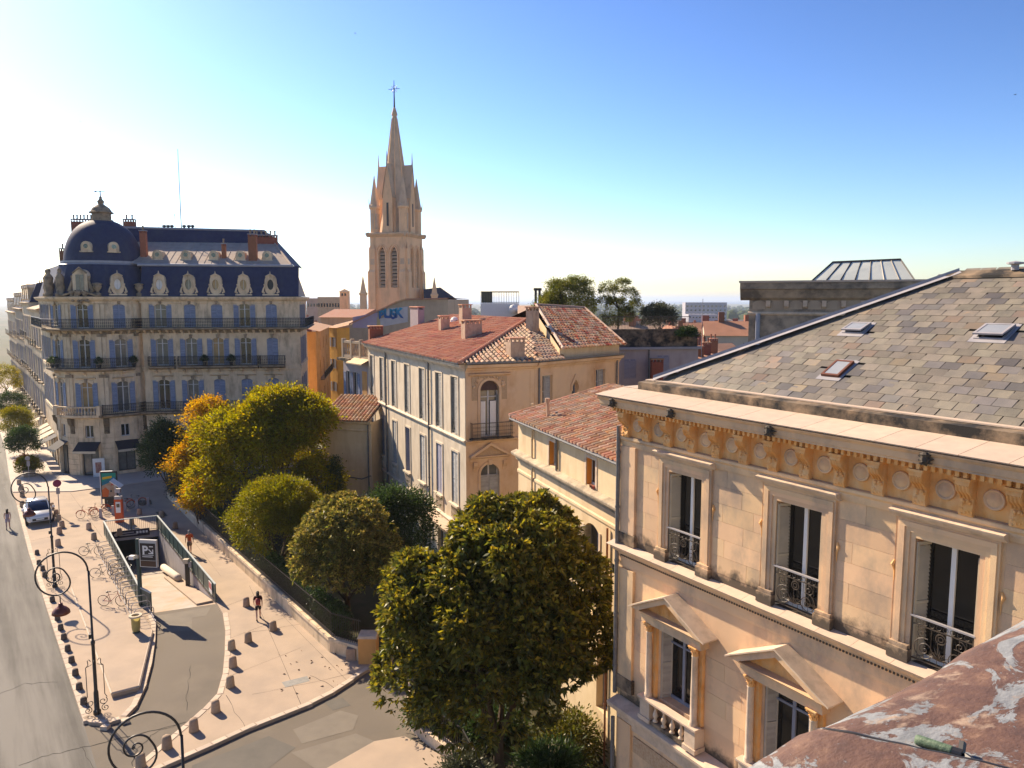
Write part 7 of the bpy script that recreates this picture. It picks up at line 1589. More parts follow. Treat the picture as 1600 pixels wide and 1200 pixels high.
# banner over the portal
bd = R0 - L0; Mb = T(L0.x, L0.y, 0) @ RZ(math.atan2(bd.y, bd.x)); LBn = bd.length; t = thing('portal_banner', 'long dark sign board with white marks above the ramp opening', 'sign', Mb)
mk('board', MB().box(.5, LBn*.84, -.1, -.03, -.2, .36), MAT('banner_navy', (.012, .012, .035), rough=.5), t, Mb); mk('roundel', MB().lathe([(0, 0), (.14, 0), (.14, .01), (0, .01)], 14).xf(Matrix.Rotation(R(90), 4, 'X')), m_concrete, t, Mb @ T(.8, -.101, .08))
ln = MB().box(1.05, 2.05, -.107, -.101, .12, .2).box(1.05, 2.3, -.107, -.101, -.06, .02); mk('lettering', ln, m_concrete, t, Mb)
for k in range(4): mk('pictogram', MB().box(LBn*.84 - .95 + .22*k, LBn*.84 - .8 + .22*k, -.107, -.101, .02, .2), m_white, t, Mb)
p = R1 + (R0 - R1) * .05; M = T(p.x, p.y, .13) @ RZ(math.atan2(ru.y, ru.x)); t = thing('warning_panel', 'small red and white panel on the end of the right ramp railing', 'sign', M); mk('plate', MB().box(-.35, .35, .07, .09, .3, 1.0), m_white, t, M); mk('print', MB().box(-.31, .31, .0905, .094, .55, .95), MAT('print_red', (.45, .06, .05), (.6, .3, .25), 6), t, M)
p = on_ramp(.36, .25); t = thing('ticket_post', 'slim dark post with white camera head beside the ramp wall', 'post', T(p)); mk('column', MB().box(-.12, .12, -.1, .1, 0, 1.7), m_iron, t, T(p)); mk('head', MB().box(-.2, .14, -.2, .12, 1.72, 2.0), m_awn2, t, T(p)); mk('side_box', MB().box(.14, .34, -.12, .1, 1.45, 1.8), m_concrete, t, T(p))
# advertising panel
p = Vector((*V2(154, 66.5).xy, pz)); M = T(p) @ RZ(R(12)); t = thing('advert_panel', 'tall black framed advertising panel with colourful poster', 'advertising panel', M)
mk('case', MB().box(-.66, .66, -.1, .1, .75, 3.2), m_black, t, M); mk('leg', MB().box(-.45, .45, -.07, .07, 0, .75), m_black, t, M); mk('side_trim', MB().box(-.72, -.665, -.11, .11, .3, 3.24).box(-.72, .3, -.11, .11, 3.205, 3.24), m_white, t, M)
po = mk('poster', MB().box(-.58, .58, -.108, -.102, .95, 3.08), MAT('poster_ground', (.35, .20, .10), (.45, .38, .30), 2.2), t, M)
for nm, poly, c in (('print', [(-.58, 2.3), (.58, 2.75), (.58, 3.08), (-.58, 3.08)], (.03, .26, .20)), ('print', [(-.58, 1.95), (.2, 2.3), (.58, 2.45), (.58, 2.75), (-.58, 2.3)], (.03, .17, .24)), ('print', [(.22, 2.5), (.58, 2.62), (.58, 2.95), (.3, 2.9)], (.05, .20, .45)), ('print', [(.15, 1.95), (.58, 2.1), (.58, 2.35), (.3, 2.35)], (.45, .05, .04)), ('print', [(-.58, .95), (-.1, .95), (.0, 1.5), (-.3, 1.8), (-.58, 1.6)], (.55, .14, .04)), ('print', [(.05, 1.4), (.2, 1.35), (.22, 1.5), (.1, 1.55)], (.04, .04, .04))):
    mk(nm, MB().add([(x, -.112 - random.random() * .004, z) for x, z in poly], [tuple(range(len(poly)))]), MAT('print_%d' % int(c[0]*1000 + c[1]*100), c), po, M)
mk('print', MB().prism([(-.5, 2.52), (.25, 2.62), (.25, 2.82), (-.5, 2.72)], -.122, -.118), MAT('print_yellow', (.65, .42, .03)), po, M)
# kiosk, solar post, signs, bin
p = G(187, 816, pz); M = T(p) @ RZ(R(5)); t = thing('rental_kiosk', 'orange bicycle rental kiosk column beside the ramp head', 'kiosk', M); m_kor = MAT('kiosk_orange', (.58, .085, .02), (.5, .08, .02), 4, rough=.4)
mk('body', MB().box(-.3, .3, -.15, .15, 0, 1.95), m_kor, t, M); mk('screen_panel', MB().box(-.18, .2, -.165, -.152, .85, 1.75), m_white, t, M); mk('screen', MB().box(-.12, .14, -.175, -.166, 1.3, 1.6), m_glass, t, M); mk('cap', MB().box(-.28, .28, -.14, .14, 1.955, 2.2), m_concrete, t, M)
p = G(182.5, 812, pz); M = T(p); t = thing('solar_post', 'slim metal post with tilted solar panel above the orange kiosk', 'post', M); mk('pole', MB().tube([(0, 0, 0), (0, 0, 3.05)], .045, 7), m_lead, t, M); mk('solar_panel', MB().box(-.5, .5, -.25, .25, -.02, .03), m_white, t, M @ T(.15, 0, 3.1) @ Matrix.Rotation(R(35), 4, 'Y') @ Matrix.Rotation(R(20), 4, 'X')); mk('control_box', MB().box(.05, .45, -.12, .12, 2.3, 2.65), m_lead, t, M)
def sign_post(px, py, h, r, mat, lab):
    p = G(px, py, pz); M = T(p); t = thing('road_sign', lab, 'sign', M); mk('pole', MB().tube([(0, 0, 0), (0, 0, h)], .035, 6), m_lead, t, M); mk('disc', MB().lathe([(0, -.012), (r, -.012), (r, .012), (0, .012)], 18).xf(Matrix.Rotation(R(90), 4, 'X') ), mat, t, M @ T(0, -.05, h - r) @ RZ(R(38))); mk('plate', MB().box(-.14, .14, -.06, -.045, h - 2*r - .6, h - 2*r - .08), m_lead, t, M @ RZ(R(38)))
sign_post(93, 806, 3.15, .32, MAT('sign_magenta', (.22, .015, .07), rough=.4), 'round red sign on a pole right of the farthest lamp post'); sign_post(46, 752, 2.6, .22, m_lead, 'small grey backed sign pole on the corner pavement')
p = G(213, 988, .3); M = T(p.x, p.y, .3); t = thing('litter_bin', 'yellowish see through bag litter bin on the bicycle platform', 'bin', M); m_bag = MAT('bag_yellow', (.40, .36, .14), (.30, .27, .12), 4, rough=.35, trans=.3, spec=.6)
mk('bag', MB().lathe([(0, .08), (.19, .1), (.22, .3), (.24, .92), (.22, .92)], 14), m_bag, t, M); mk('ring', MB().lathe([(.2, .9), (.34, .9), (.34, .99), (.2, .99), (.2, .9)], 18), m_awn2, t, M); mk('frame', MB().tube([(0, .27, 0), (0, .27, .95)], .025, 5).lathe([(0, 0), (.2, 0), (.2, .05), (0, .05)], 12), m_green, t, M); mk('contents', MB().lathe([(0, .1), (.15, .12), (.17, .4), (.1, .5), (0, .52)], 9), m_concrete, t, M)
# bicycle stands and bicycles
def rack_mb():
    a = MB().tube([(-.5, 0, .02), (-.5, 0, .62), (-.36, 0, .76), (.36, 0, .76), (.5, 0, .62), (.5, 0, .02)], .024, 6).tube([(-.5, 0, .38), (.5, 0, .38)], .018, 5)
    return a
rackm = rack_mb().mesh('hoop', m_lead, True); railm = MB().box(-.52, -.48, -.5, .5, 0, .03).box(.48, .52, -.5, .5, 0, .03).mesh('base_rail', m_lead)
ra, rb = G(166, 862, pz), G(226, 972, .25); rdv = (rb - ra); ang = math.atan2(rdv.y, rdv.x)
NR = 16
for i in range(NR):
    p = ra + rdv * (i / (NR - 1)); p.z = pz + .015 + (.2 if i > 10 else .02 * i); M = T(p) @ RZ(ang + R(90)) 
    t = thing('bicycle_stand', 'bent tube bicycle stand by the green railing, %s from the far end' % ordn[i], 'bicycle stand', M, 'bicycle stands in a row'); mk('hoop', rackm, None, t, M); mk('base_rail', railm, None, t, M)
def bike_parts():
    W = lambda x: [(x + .335 * math.cos(a), 0, .345 + .335 * math.sin(a)) for a in [i*math.pi/12 for i in range(24)]]
    ty = MB().tube(W(0), .018, 6, True); sp = MB()
    for i in range(9): a = i*math.pi/9; sp.tube([(.32*math.cos(a), 0, .345 + .32*math.sin(a)), (-.32*math.cos(a), 0, .345 - .32*math.sin(a))], .0035, 3)
    sp.tube([(0, -.05, .345), (0, .05, .345)], .025, 6)
    fr = MB().tube([(-.52, 0, .345), (-.08, 0, .30), (.40, 0, .80), (-.17, 0, .72), (-.08, 0, .30)], .019, 6).tube([(-.52, 0, .345), (-.17, 0, .72), (-.2, 0, .86)], .016, 6).tube([(.54, 0, .345), (.46, 0, .62), (.40, 0, .80), (.37, 0, .95)], .018, 6)
    hb = MB().tube([(.30, -.28, 1.0), (.40, -.18, 1.02), (.37, 0, .97), (.40, .18, 1.02), (.30, .28, 1.0)], .014, 5)
    sd = MB().lathe([(0, 0), (.07, .01), (.08, .05), (.03, .08), (0, .08)], 8, (-.24, 0, .86)).box(-.24, -.02, -.025, .025, .9, .93)
    ck = MB().tube([(-.08 + .1*math.cos(i*math.pi/6), -.05, .30 + .1*math.sin(i*math.pi/6)) for i in range(12)], .012, 4, True).tube([(-.08, -.06, .3), (.04, -.08, .18), (.08, -.16, .18)], .013, 4).tube([(-.08, .06, .3), (-.2, .08, .42), (-.2, .16, .42)], .013, 4)
    fd = MB()
    for x in (-.52, .54): fd.tube([(x + .37*math.cos(a), 0, .345 + .37*math.sin(a)) for a in [.3 + i*.3 for i in range(9)]], .03, 5)
    return ty, sp, fr, hb, sd, ck, fd
bp = bike_parts(); m_tyre = MAT('tyre', (.012, .012, .013), rough=.8); m_bike = {n: MAT('bike_' + n, c, rough=.35, spec=.5) for n, c in (('red', (.30, .03, .04)), ('grey', (.12, .13, .14)), ('orange', (.60, .09, .02)), ('black', (.02, .02, .022)), ('teal', (.05, .10, .10)))}
bm = {'tyre': bp[0].mesh('tyre', m_tyre, True), 'spokes': bp[1].mesh('spokes', m_lead), 'bar': bp[3].mesh('handlebar', m_iron), 'saddle': bp[4].mesh('saddle', m_black, True), 'crank': bp[5].mesh('crank', m_iron), }
bfr = {k: bp[2].mesh('frame', m, True) for k, m in m_bike.items()}; bfd = bp[6].mesh('mudguard', m_bike['orange'])
def bicycle(p, ang, colr, lab, rental=False, lean=4, flat=0):
    M = T(p) @ RZ(ang) @ Matrix.Rotation(R(lean), 4, 'X'); t = thing('bicycle', lab, 'bicycle', M)
    mk('frame', bfr[colr], None, t, M); mk('handlebar', bm['bar'], None, t, M); mk('saddle', bm['saddle'], None, t, M); mk('crank', bm['crank'], None, t, M)
    for x in (-.52, .54): w_ = mk('wheel', bm['tyre'], None, t, M @ T(x, 0, 0)); mk('spokes', bm['spokes'], None, w_, M @ T(x, 0, 0))
    if rental: mk('mudguard', bfd, None, t, M)
bicycle(G(176, 947, .26), R(-2), 'red', 'dark red bicycle parked nearest the litter bin')
bicycle(G(190, 894, .16), R(2), 'black', 'black bicycle in the middle of the bicycle stands'); bicycle(G(163, 902, .16), R(12), 'grey', 'grey bicycle left of the black one at the stands'); bicycle(G(143, 868, .14), R(4), 'teal', 'bicycle at the far end of the stands'); bicycle(G(196, 908, .18), R(8), 'grey', 'grey bicycle behind the black one, close to the green railing')
q = G(148, 808, pz)
for i in range(5):
    p = q + Vector((.55 * i - .4, .95 * i - .3, 0)); bicycle(p, R(200 + 6 * (i % 2)), 'orange' if i < 2 else 'grey', 'rental bicycle at the docking row below the advertising panel, %s from the near end' % ordn[i], True, 3)
for i in range(5):
    p = q + Vector((.55 * i - .75, .95 * i - .35, 0)) + Vector((1.35, .2, 0)); M = T(p) @ RZ(R(20)); t = thing('bicycle_dock', 'low docking post of the rental bicycles, %s from the near end' % ordn[i], 'docking post', M, 'rental docking posts'); mk('post', MB().wedge(-.12, .12, -.1, .1, 0, .78, .02), m_concrete, t, M); mk('lock', MB().box(-.16, -.118, -.05, .05, .5, .62), m_kor, t, M)
# ------------------------------------------------------------------ car
def loft(secs, closed_ends=True):
    mb = MB(); m = len(secs[0]); n = len(secs)
    for s in secs: mb.v += s
    for i in range(n - 1): mb.f += [(i*m+j, i*m+(j+1) % m, (i+1)*m+(j+1) % m, (i+1)*m+j) for j in range(m)]
    if closed_ends: mb.f += [tuple(range(m))[::-1], tuple(range((n-1)*m, n*m))]
    return mb
def csec(x, hw, z0, z1, rnd=.12, tum=0):
    pts = [(-hw + rnd*.6, z0), (hw - rnd*.6, z0), (hw, z0 + rnd), (hw, z0 + (z1 - z0)*.55), (hw - tum*.4, z1 - rnd), (hw - rnd - tum, z1), (-hw + rnd + tum, z1), (-hw + tum*.4, z1 - rnd), (-hw, z0 + (z1 - z0)*.55), (-hw, z0 + rnd)]
    return [(x, y, z) for y, z in pts]
m_car = MAT('car_white', (.70, .70, .69), rough=.25, spec=.6, coat=.8); m_cglass = glass('car_glass', (.012, .018, .04), .03)
p = G(60, 812, pz); M = T(p.x, p.y, .13) @ RZ(math.atan2(-.812, .584)) @ Matrix.Diagonal((1.02, 1.08, 1.1, 1)); t = thing('parked_car', 'white compact car parked nose towards the camera on the left', 'car', M)
body = loft([csec(-2.05, .74, .42, .92), csec(-1.95, .84, .30, 1.0, .14), csec(-1.4, .88, .24, 1.02, .12), csec(-.5, .89, .22, .98, .1), csec(.5, .89, .22, .97, .1), csec(.95, .88, .22, .98, .12, .04), csec(1.5, .86, .24, .92, .14, .06), csec(1.92, .80, .28, .82, .14, .06), csec(2.08, .68, .36, .70, .12)])
mk('body', body, m_car, t, M, True); cab = loft([csec(-1.9, .72, .98, 1.06, .03), csec(-1.45, .74, .96, 1.44, .1, .1), csec(-.6, .76, .95, 1.55, .1, .13), csec(.1, .76, .95, 1.52, .1, .13), csec(.55, .75, .95, 1.34, .1, .13), csec(1.15, .74, .94, .99, .02, .1)]); mk('greenhouse', cab, m_cglass, t, M, True)
roof = loft([csec(-1.55, .60, 1.40, 1.47, .02), csec(-.6, .64, 1.53, 1.575, .02), csec(.1, .64, 1.50, 1.545, .02), csec(.22, .62, 1.46, 1.50, .015)]); mk('roof_panel', roof, m_car, t, M, True)
for sg in (-1, 1):
    mk('pillar', MB().tube([(1.12, sg*.70, 1.0), (.25, sg*.64, 1.5)], .04, 5).tube([(-.5, sg*.77, 1.0), (-.5, sg*.66, 1.52)], .04, 5), m_car, t, M)
    mk('headlight', MB().add([(1.80, sg*.83, .62), (2.03, sg*.62, .60), (2.05, sg*.6, .72), (1.85, sg*.79, .78), (1.70, sg*.845, .76)], [(0, 1, 2, 3, 4) if sg < 0 else (4, 3, 2, 1, 0)]), MAT('headlamp_glass', (.35, .37, .4), rough=.08, spec=.9) if sg < 0 else bpy.data.materials['headlamp_glass'], t, M @ T(.05, sg*.02, 0))
    mk('mirror', MB().wedge(.62, .8, sg*1.0 - .1, sg*1.0 + .1, .98, 1.14, .02), m_car, t, M)
    for x in (-1.28, 1.28):
        w_ = mk('wheel', MB().lathe([(.2, -.1), (.31, -.1), (.33, -.06), (.33, .06), (.31, .1), (.2, .1)], 22).xf(Matrix.Rotation(R(90), 4, 'X')), m_tyre, t, M @ T(x, sg*.82, .33)); mk('rim', MB().lathe([(0, -.04), (.21, -.06), (.21, .06), (0, .04)], 12).xf(Matrix.Rotation(R(90), 4, 'X')), m_lead, w_, M @ T(x, sg*.85, .33))
mk('grille', MB().box(2.02, 2.10, -.5, .5, .40, .58), m_black, t, M); mk('lower_grille', MB().box(1.95, 2.06, -.62, .62, .29, .38), m_black, t, M); mk('number_plate', MB().box(2.10, 2.115, -.26, .26, .45, .56), m_white, t, M)
# ------------------------------------------------------------------ people
def skin(name, J, E, mat, parent, M, sub=2):
    ks = list(J); me = bpy.data.meshes.new(name); me.from_pydata([J[k][0] for k in ks], [(ks.index(a), ks.index(b)) for a, b in E], []); me.materials.append(mat)
    o = mk(name, me, None, parent, M); o.modifiers.new('skin', 'SKIN'); sv = me.skin_vertices[0].data
    for i, k in enumerate(ks): r = J[k][1]; sv[i].radius = (r, r) if not isinstance(r, tuple) else r; sv[i].use_root = (i == 0)
    s = o.modifiers.new('subsurf', 'SUBSURF'); s.levels = s.render_levels = sub; me.polygons.foreach_set('use_smooth', [True] * len(me.polygons)); return o
m_skin = MAT('skin', (.56, .34, .24), (.52, .31, .22), 6, rough=.55); m_hair = MAT('hair_dark', (.02, .013, .01), rough=.6); m_shoe = MAT('shoes', (.06, .055, .05), rough=.6)
def person(p, face, label, shirt, legs, hair, stride=.22, tall=1.74, long_hair=False, sleeves=True, short=True, bag=None, skirt=False):
    k = tall / 1.74; M = T(p) @ RZ(face) @ Matrix.Diagonal((k, k, k, 1)); t = thing('person', label, 'person', T(p) @ RZ(face)); s = stride
    J = {'pel': ((0, 0, .93), (.135, .10)), 'waist': ((0, .0, 1.08), (.125, .09)), 'chest': ((0, .0, 1.30), (.15, .105)), 'neckb': ((0, 0, 1.45), .07), 'neck': ((0, .01, 1.52), .05), 'head': ((0, .025, 1.62), (.078, .095)), 'crown': ((0, .02, 1.71), (.06, .075))}
    for sg, n in ((-1, 'l'), (1, 'r')):
        f = s * sg
        J[n+'hip'] = ((sg*.09, 0, .87), .095); J[n+'knee'] = ((sg*.10, f*.55 + .03, .48), .058); J[n+'calf'] = ((sg*.10, f*.75 - .02, .30), .055); J[n+'ank'] = ((sg*.10, f - (.05 if f < 0 else 0), .09 + (.03 if f < 0 else 0)), .038); J[n+'toe'] = ((sg*.11, f + .14, .04), .035)
        J[n+'sho'] = ((sg*.185, 0, 1.41), .058); J[n+'elb'] = ((sg*.235, -f*.35 - .02, 1.14), .042); J[n+'wri'] = ((sg*.225, -f*.75 + .06, .92), .028); J[n+'palm'] = ((sg*.22, -f*.8 + .08, .85), (.022, .036))
    E = [('pel', 'waist'), ('waist', 'chest'), ('chest', 'neckb'), ('neckb', 'neck'), ('neck', 'head'), ('head', 'crown')]
    for n in 'lr': E += [('pel', n+'hip'), (n+'hip', n+'knee'), (n+'knee', n+'calf'), (n+'calf', n+'ank'), (n+'ank', n+'toe'), ('neckb', n+'sho'), (n+'sho', n+'elb'), (n+'elb', n+'wri'), (n+'wri', n+'palm')]
    skin('body', J, E, m_skin, t, M)
    hm_ = MB()
    for sg, n in ((-1, 'l'), (1, 'r')):
        c = Vector(J[n+'palm'][0]); w_ = Vector(J[n+'wri'][0]); d = (c - w_).normalized()
        for q, L in enumerate((.075, .085, .08, .065)): b = c + Vector((0, (q - 1.5)*.017, 0)) + d*.02; hm_.tube([b, b + d*L*.55, b + d*L + Vector((-sg*.018, .01, 0))], [.009, .009, .006], 5)
        b = c + Vector((0, .03, .02)); hm_.tube([b, b + Vector((0, .03, -.02)), b + Vector((-sg*.005, .04, -.05))], [.011, .01, .007], 5)
    hm_.lathe([(0, -.018), (.012, -.01), (.014, .006), (0, .02)], 6, (0, .118, 1.62))
    for sg in (-1, 1): hm_.lathe([(0, -.03), (.014, -.01), (.014, .015), (0, .03)], 6, (sg*.083, .02, 1.63))
    mk('hands_and_features', hm_, m_skin, t, M, True)
    mk('eyes', MB().lathe([(0, -.008), (.012, 0), (0, .008)], 6, (-.03, .112, 1.645)).lathe([(0, -.008), (.012, 0), (0, .008)], 6, (.03, .112, 1.645)).box(-.025, .025, .108, .116, 1.573, 1.58), m_hair, t, M)
    g = lambda key, a=.018: (J[key][0], tuple(x + a for x in J[key][1]) if isinstance(J[key][1], tuple) else J[key][1] + a)
    JS = {'waist': g('waist', .025), 'chest': g('chest', .022), 'neckb': ((0, 0, 1.43), .085), 'hem': ((0, 0, .94), (.155, .12))}; ES = [('hem', 'waist'), ('waist', 'chest'), ('chest', 'neckb')]
    if sleeves:
        for n in 'lr':
            a, b = Vector(J[n+'sho'][0]), Vector(J[n+'elb'][0]); JS[n+'s'] = (tuple(a), .078); JS[n+'e'] = (tuple(a.lerp(b, .7)), .068); ES += [('neckb', n+'s'), (n+'s', n+'e')]
    skin('shirt', dict(sorted(JS.items(), key=lambda q: q[0] != 'hem')), ES, shirt, t, M)
    JP = {'w': ((0, 0, 1.0), (.145, .11)), 'pel': ((0, 0, .92), (.155, .12))}; EP = [('w', 'pel')]
    for n in 'lr':
        a, b = Vector(J[n+'hip'][0]), Vector(J[n+'knee'][0]); JP[n+'h'] = (tuple(a - Vector((0, 0, .03))), .108); JP[n+'k'] = (tuple(a.lerp(b, .75)), .088); EP += [('pel', n+'h'), (n+'h', n+'k')]
        if not short: c = Vector(J[n+'ank'][0]); JP[n+'kk'] = (tuple(b), .075); JP[n+'a'] = (tuple(c + Vector((0, 0, .05))), .06); EP += [(n+'k', n+'kk'), (n+'kk', n+'a')]
    skin('trousers', JP, EP, legs, t, M)
    hr_ = MB().lathe([(.088, -.03), (.097, .02), (.092, .08), (.06, .125), (0, .14)], 14, (0, .012, 1.635))
    if long_hair: hr_.tube([(0, -.04, 1.72), (0, -.085, 1.6), (0, -.10, 1.45), (0, -.09, 1.32)], [.07, .095, .085, .03], 10)
    else: hr_.tube([(0, -.03, 1.7), (0, -.055, 1.6), (0, -.05, 1.55)], [.07, .075, .04], 10)
    mk('hair', hr_, hair, t, M, True)
    sh = MB()
    for n in 'lr': a, b = Vector(J[n+'ank'][0]), Vector(J[n+'toe'][0]); sh.tube([a + Vector((0, -.05, -.045)), a + Vector((0, 0, -.03)), b + Vector((0, .02, -.0))], [.04, .052, .035], 8)
    mk('shoes', sh, m_shoe, t, M, True)
    if bag: mk('bag', MB().lathe([(0, 0), (.13, .02), (.16, .2), (.12, .36), (0, .4)], 10, (0, -.2, 1.02)), bag, t, M, True)
    return t
cl = lambda n, c: MAT('cloth_' + n, c, tuple(x * .8 for x in c), 12, rough=.9)
person(G(297, 866, pz), R(35), 'person in an orange t-shirt and khaki shorts walking beside the ramp', cl('orange', (.62, .10, .02)), cl('khaki', (.22, .15, .10)), MAT('hair_grey', (.25, .23, .21), rough=.7), .2, 1.76)
person(G(404, 968, pz), R(20), 'person in dark clothes with a red bag walking along the garden wall', cl('dark_red', (.08, .02, .02)), cl('black', (.015, .015, .018)), m_hair, .24, 1.66, True, True, True, MAT('bag_red', (.28, .04, .04), rough=.7))
person(G(13, 827, .0), R(30), 'person with long dark hair and pale outfit crossing the road', cl('lilac', (.38, .30, .36)), cl('lilac_shorts', (.40, .32, .38)), m_hair, .2, 1.66, True, False, True)
# ================================================================== the parapet in the foreground
PA = Vector((.46, 1.46, 0)); pu = Vector((.815, .58, 0)).normalized(); MPp = T(PA) @ RZ(math.atan2(pu.y, pu.x))     # local x along the edge, y away from the viewer
t = thing('parapet', 'weathered parapet coping with peeling red and white paint at bottom right', 'parapet', MPp)
def peel():
    m = bpy.data.materials.new('peeling_paint'); m.use_nodes = True; n = m.node_tree.nodes; l = m.node_tree.links; b = n['Principled BSDF']; b.inputs['Roughness'].default_value = .62; b.inputs['Specular IOR Level'].default_value = .4
    g = n.new('ShaderNodeTexCoord'); mp = n.new('ShaderNodeMapping'); mp.inputs['Scale'].default_value = (1.0, 1.7, 1); mp.inputs['Rotation'].default_value = (0, 0, .5); l.new(g.outputs['Object'], mp.inputs[0])
    def nz(s, d, r=.6, dist=0):
        t_ = n.new('ShaderNodeTexNoise'); t_.inputs['Scale'].default_value = s; t_.inputs['Detail'].default_value = d; t_.inputs['Roughness'].default_value = r; t_.inputs['Distortion'].default_value = dist; l.new(mp.outputs[0], t_.inputs[0]); return t_.outputs[0]
    def rp(f, stops):
        r = n.new('ShaderNodeValToRGB'); e = r.color_ramp.elements
        while len(e) < len(stops): e.new(.5)
        for q, (p_, c) in zip(e, stops): q.position = p_; q.color = (*c, 1)
        l.new(f, r.inputs[0]); return r.outputs[0]
    def mx(f, a, c):
        x = n.new('ShaderNodeMix'); x.data_type = 'RGBA'; l.new(f, x.inputs[0]); l.new(a, x.inputs[6]); l.new(c, x.inputs[7]); return x.outputs[2]
    red = rp(nz(9, 9, .7), [(.25, (.062, .036, .026)), (.5, (.115, .060, .040)), (.62, (.16, .088, .055)), (.75, (.32, .20, .12))])
    pale = rp(nz(14, 8), [(.3, (.15, .16, .165)), (.7, (.29, .30, .30))]); msk = rp(nz(2.9, 12, .7, .8), [(.515, (0, 0, 0)), (.53, (1, 1, 1))])
    c = mx(msk, red, pale); tan = rp(nz(7, 6), [(.3, (.24, .17, .12)), (.7, (.40, .29, .20))]); m2 = rp(nz(6.0, 9, .7, .4), [(.56, (0, 0, 0)), (.66, (1, 1, 1))]); c = mx(m2, c, tan); l.new(c, b.inputs['Base Color'])
    bp = n.new('ShaderNodeBump'); bp.inputs['Strength'].default_value = .5; bp.inputs['Distance'].default_value = .006; ad = n.new('ShaderNodeMath'); ad.operation = 'ADD'; l.new(msk, ad.inputs[0]); l.new(nz(60, 5), ad.inputs[1]); l.new(ad.outputs[0], bp.inputs['Height']); l.new(bp.outputs[0], b.inputs['Normal']); return m
m_peel = peel()
from mathutils import noise as mnoise
zc_ = 17.49
prof = [(.02, -.30), (.02, -.16), (.015, -.09), (-.01, -.045), (-.05, -.015), (-.11, .0), (-.2, .012), (-.32, .02), (-.46, .022), (-.6, .015), (-.72, -.005), (-.8, -.05), (-.82, -.14), (-.82, -.3)]
fine = []
for (a, b) in zip(prof, prof[1:]):
    k = max(1, int(math.hypot(b[0]-a[0], b[1]-a[1]) / .025)); fine += [(a[0] + (b[0]-a[0])*i/k, a[1] + (b[1]-a[1])*i/k) for i in range(k)]
fine.append(prof[-1])
sA, sB = (MPp.inverted() @ G(1283, 1135, zc_ + .01)), (MPp.inverted() @ G(1560, 1200, zc_ + .03))
sd = Vector((sB.x - sA.x, sB.y - sA.y)).normalized(); sn = Vector((-sd.y, sd.x))
def surf(x, y, z):
    q = mnoise.noise(Vector((x * 2.2, y * 3, 0))) * .016 + mnoise.noise(Vector((x * 7, y * 8, 4))) * .005 + mnoise.noise(Vector((x * 25, y * 25, 9))) * .0016
    e = (Vector((x - sA.x, y - sA.y)).dot(sn)) * (1 if sn.x < 0 else -1); f = min(1, max(0, (e + .006) / .012)); return z + q + .014 * f * f * (3 - 2 * f)
nx = 520; mb = MB(); m_ = len(fine)
for i in range(nx + 1):
    x = -1.6 + 5.4 * i / nx
    mb.v += [(x, y, zc_ + surf(x, y, z)) for y, z in fine]
mb.f = [(i*m_+j, i*m_+j+1, (i+1)*m_+j+1, (i+1)*m_+j) for i in range(nx) for j in range(m_-1)]
mk('coping', mb, m_peel, t, MPp, True)
def ztop(y):
    for (y0, z0), (y1, z1) in zip(prof[3:], prof[4:]):
        if y1 <= y <= y0: return z0 + (z1 - z0) * (y - y0) / (y1 - y0)
    return prof[3][1]
cpts = []
for i in range(40):
    q = Vector((sA.x, sA.y)) + sd * (.62 * i / 39 - .01)
    if q.y > -.012: continue
    cpts.append((q.x, q.y, zc_ + surf(q.x, q.y, ztop(q.y)) + .002))
mk('seam_cord', MB().tube(cpts, .005, 6), m_iron, t, MPp, True)
pp = [MPp.inverted() @ G(1432, 1143, zc_ + .035), MPp.inverted() @ G(1490, 1166, zc_ + .035)]
for q in pp: q.z = zc_ + surf(q.x, q.y, ztop(q.y)) + .008
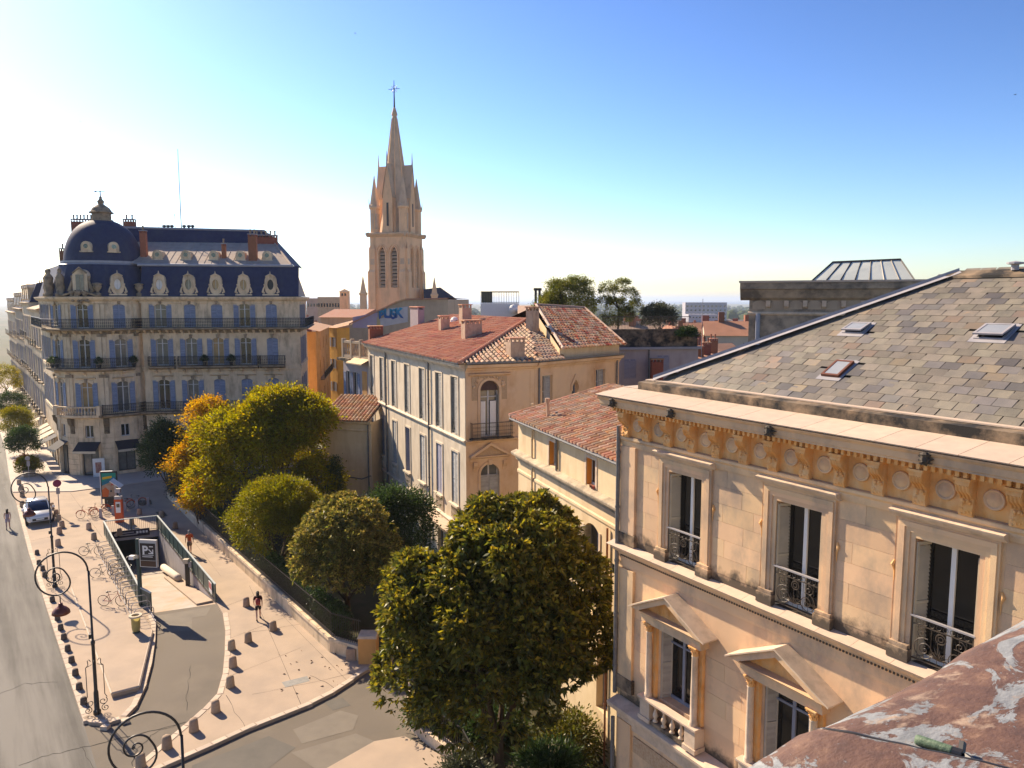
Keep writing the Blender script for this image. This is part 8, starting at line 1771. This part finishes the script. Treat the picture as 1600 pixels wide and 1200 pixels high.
d = (pp[1] - pp[0]); mk('copper_sleeve', MB().tube([pp[0], pp[0] + d*.06, pp[1] - d*.06, pp[1]], [.009, .0105, .0105, .009], 12), MAT('verdigris', (.05, .09, .05), (.15, .21, .13), 40, rough=.5, bump=.3, bscale=80), t, MPp, True)
mk('clip', MB().tube([pp[1], pp[1] + d*.25], .011, 8).tube([pp[1] + d*.2, pp[1] + d*.45 + Vector((.02, .025, .012))], .007, 5).tube([pp[1] + d*.3, pp[1] + d*.55 + Vector((-.02, -.02, .0))], .007, 5), m_black, t, MPp)
mk('wall', MB().box(-2.6, 4.2, -.76, -.04, 0, zc_ - .1), m_stone_lt, t, MPp)
# ================================================================== swifts in the sky
def bird(px, py, Y, s, rz, lab):
    p = AT(px, py, Y); M = T(p) @ RZ(rz) @ Matrix.Scale(s, 4); mb = MB().tube([(-.28, 0, 0), (-.1, 0, .01), (.1, 0, .02), (.24, 0, .02), (.3, 0, .015)], [.005, .05, .06, .04, .01], 6)
    for sg in (-1, 1): mb.add([(.1, 0, .03), (.02, sg*.28, .12), (-.18, sg*.6, .06), (-.06, sg*.26, .11), (-.06, 0, .03)], [(0, 1, 3, 4), (1, 2, 3)] )
    tag(mk('bird', mb, m_black, None, M), lab, 'bird', 'birds in the sky')
bird(555, 52, 120, .55, .4, 'tiny dark bird high above the church spire'); bird(481, 106, 130, .5, 2.0, 'tiny dark bird upper left of the spire'); bird(379, 141, 120, .55, 1.1, 'tiny dark bird above the mansard roof'); bird(126, 190, 110, .55, 2.7, 'tiny dark bird at the far left of the sky'); bird(1586, 148, 90, .6, .2, 'tiny dark bird at the right edge of the blue sky')
# ================================================================== haze
hz = MB().box(-62000, 62000, -70, 36500, -38, 80).mesh('haze', None); m = bpy.data.materials.new('haze_air'); m.use_nodes = True; nd = m.node_tree.nodes; nd.remove(nd['Principled BSDF']); pv = nd.new('ShaderNodeVolumePrincipled'); pv.inputs['Color'].default_value = (.72, .84, 1, 1); pv.inputs['Density'].default_value = 1.1e-4; pv.inputs['Anisotropy'].default_value = .3
m.node_tree.links.new(pv.outputs[0], nd['Material Output'].inputs['Volume']); hz.materials.append(m); o = mk('haze', hz, None); o['kind'] = 'stuff'; o['label'] = 'pale blue air haze over the whole town'
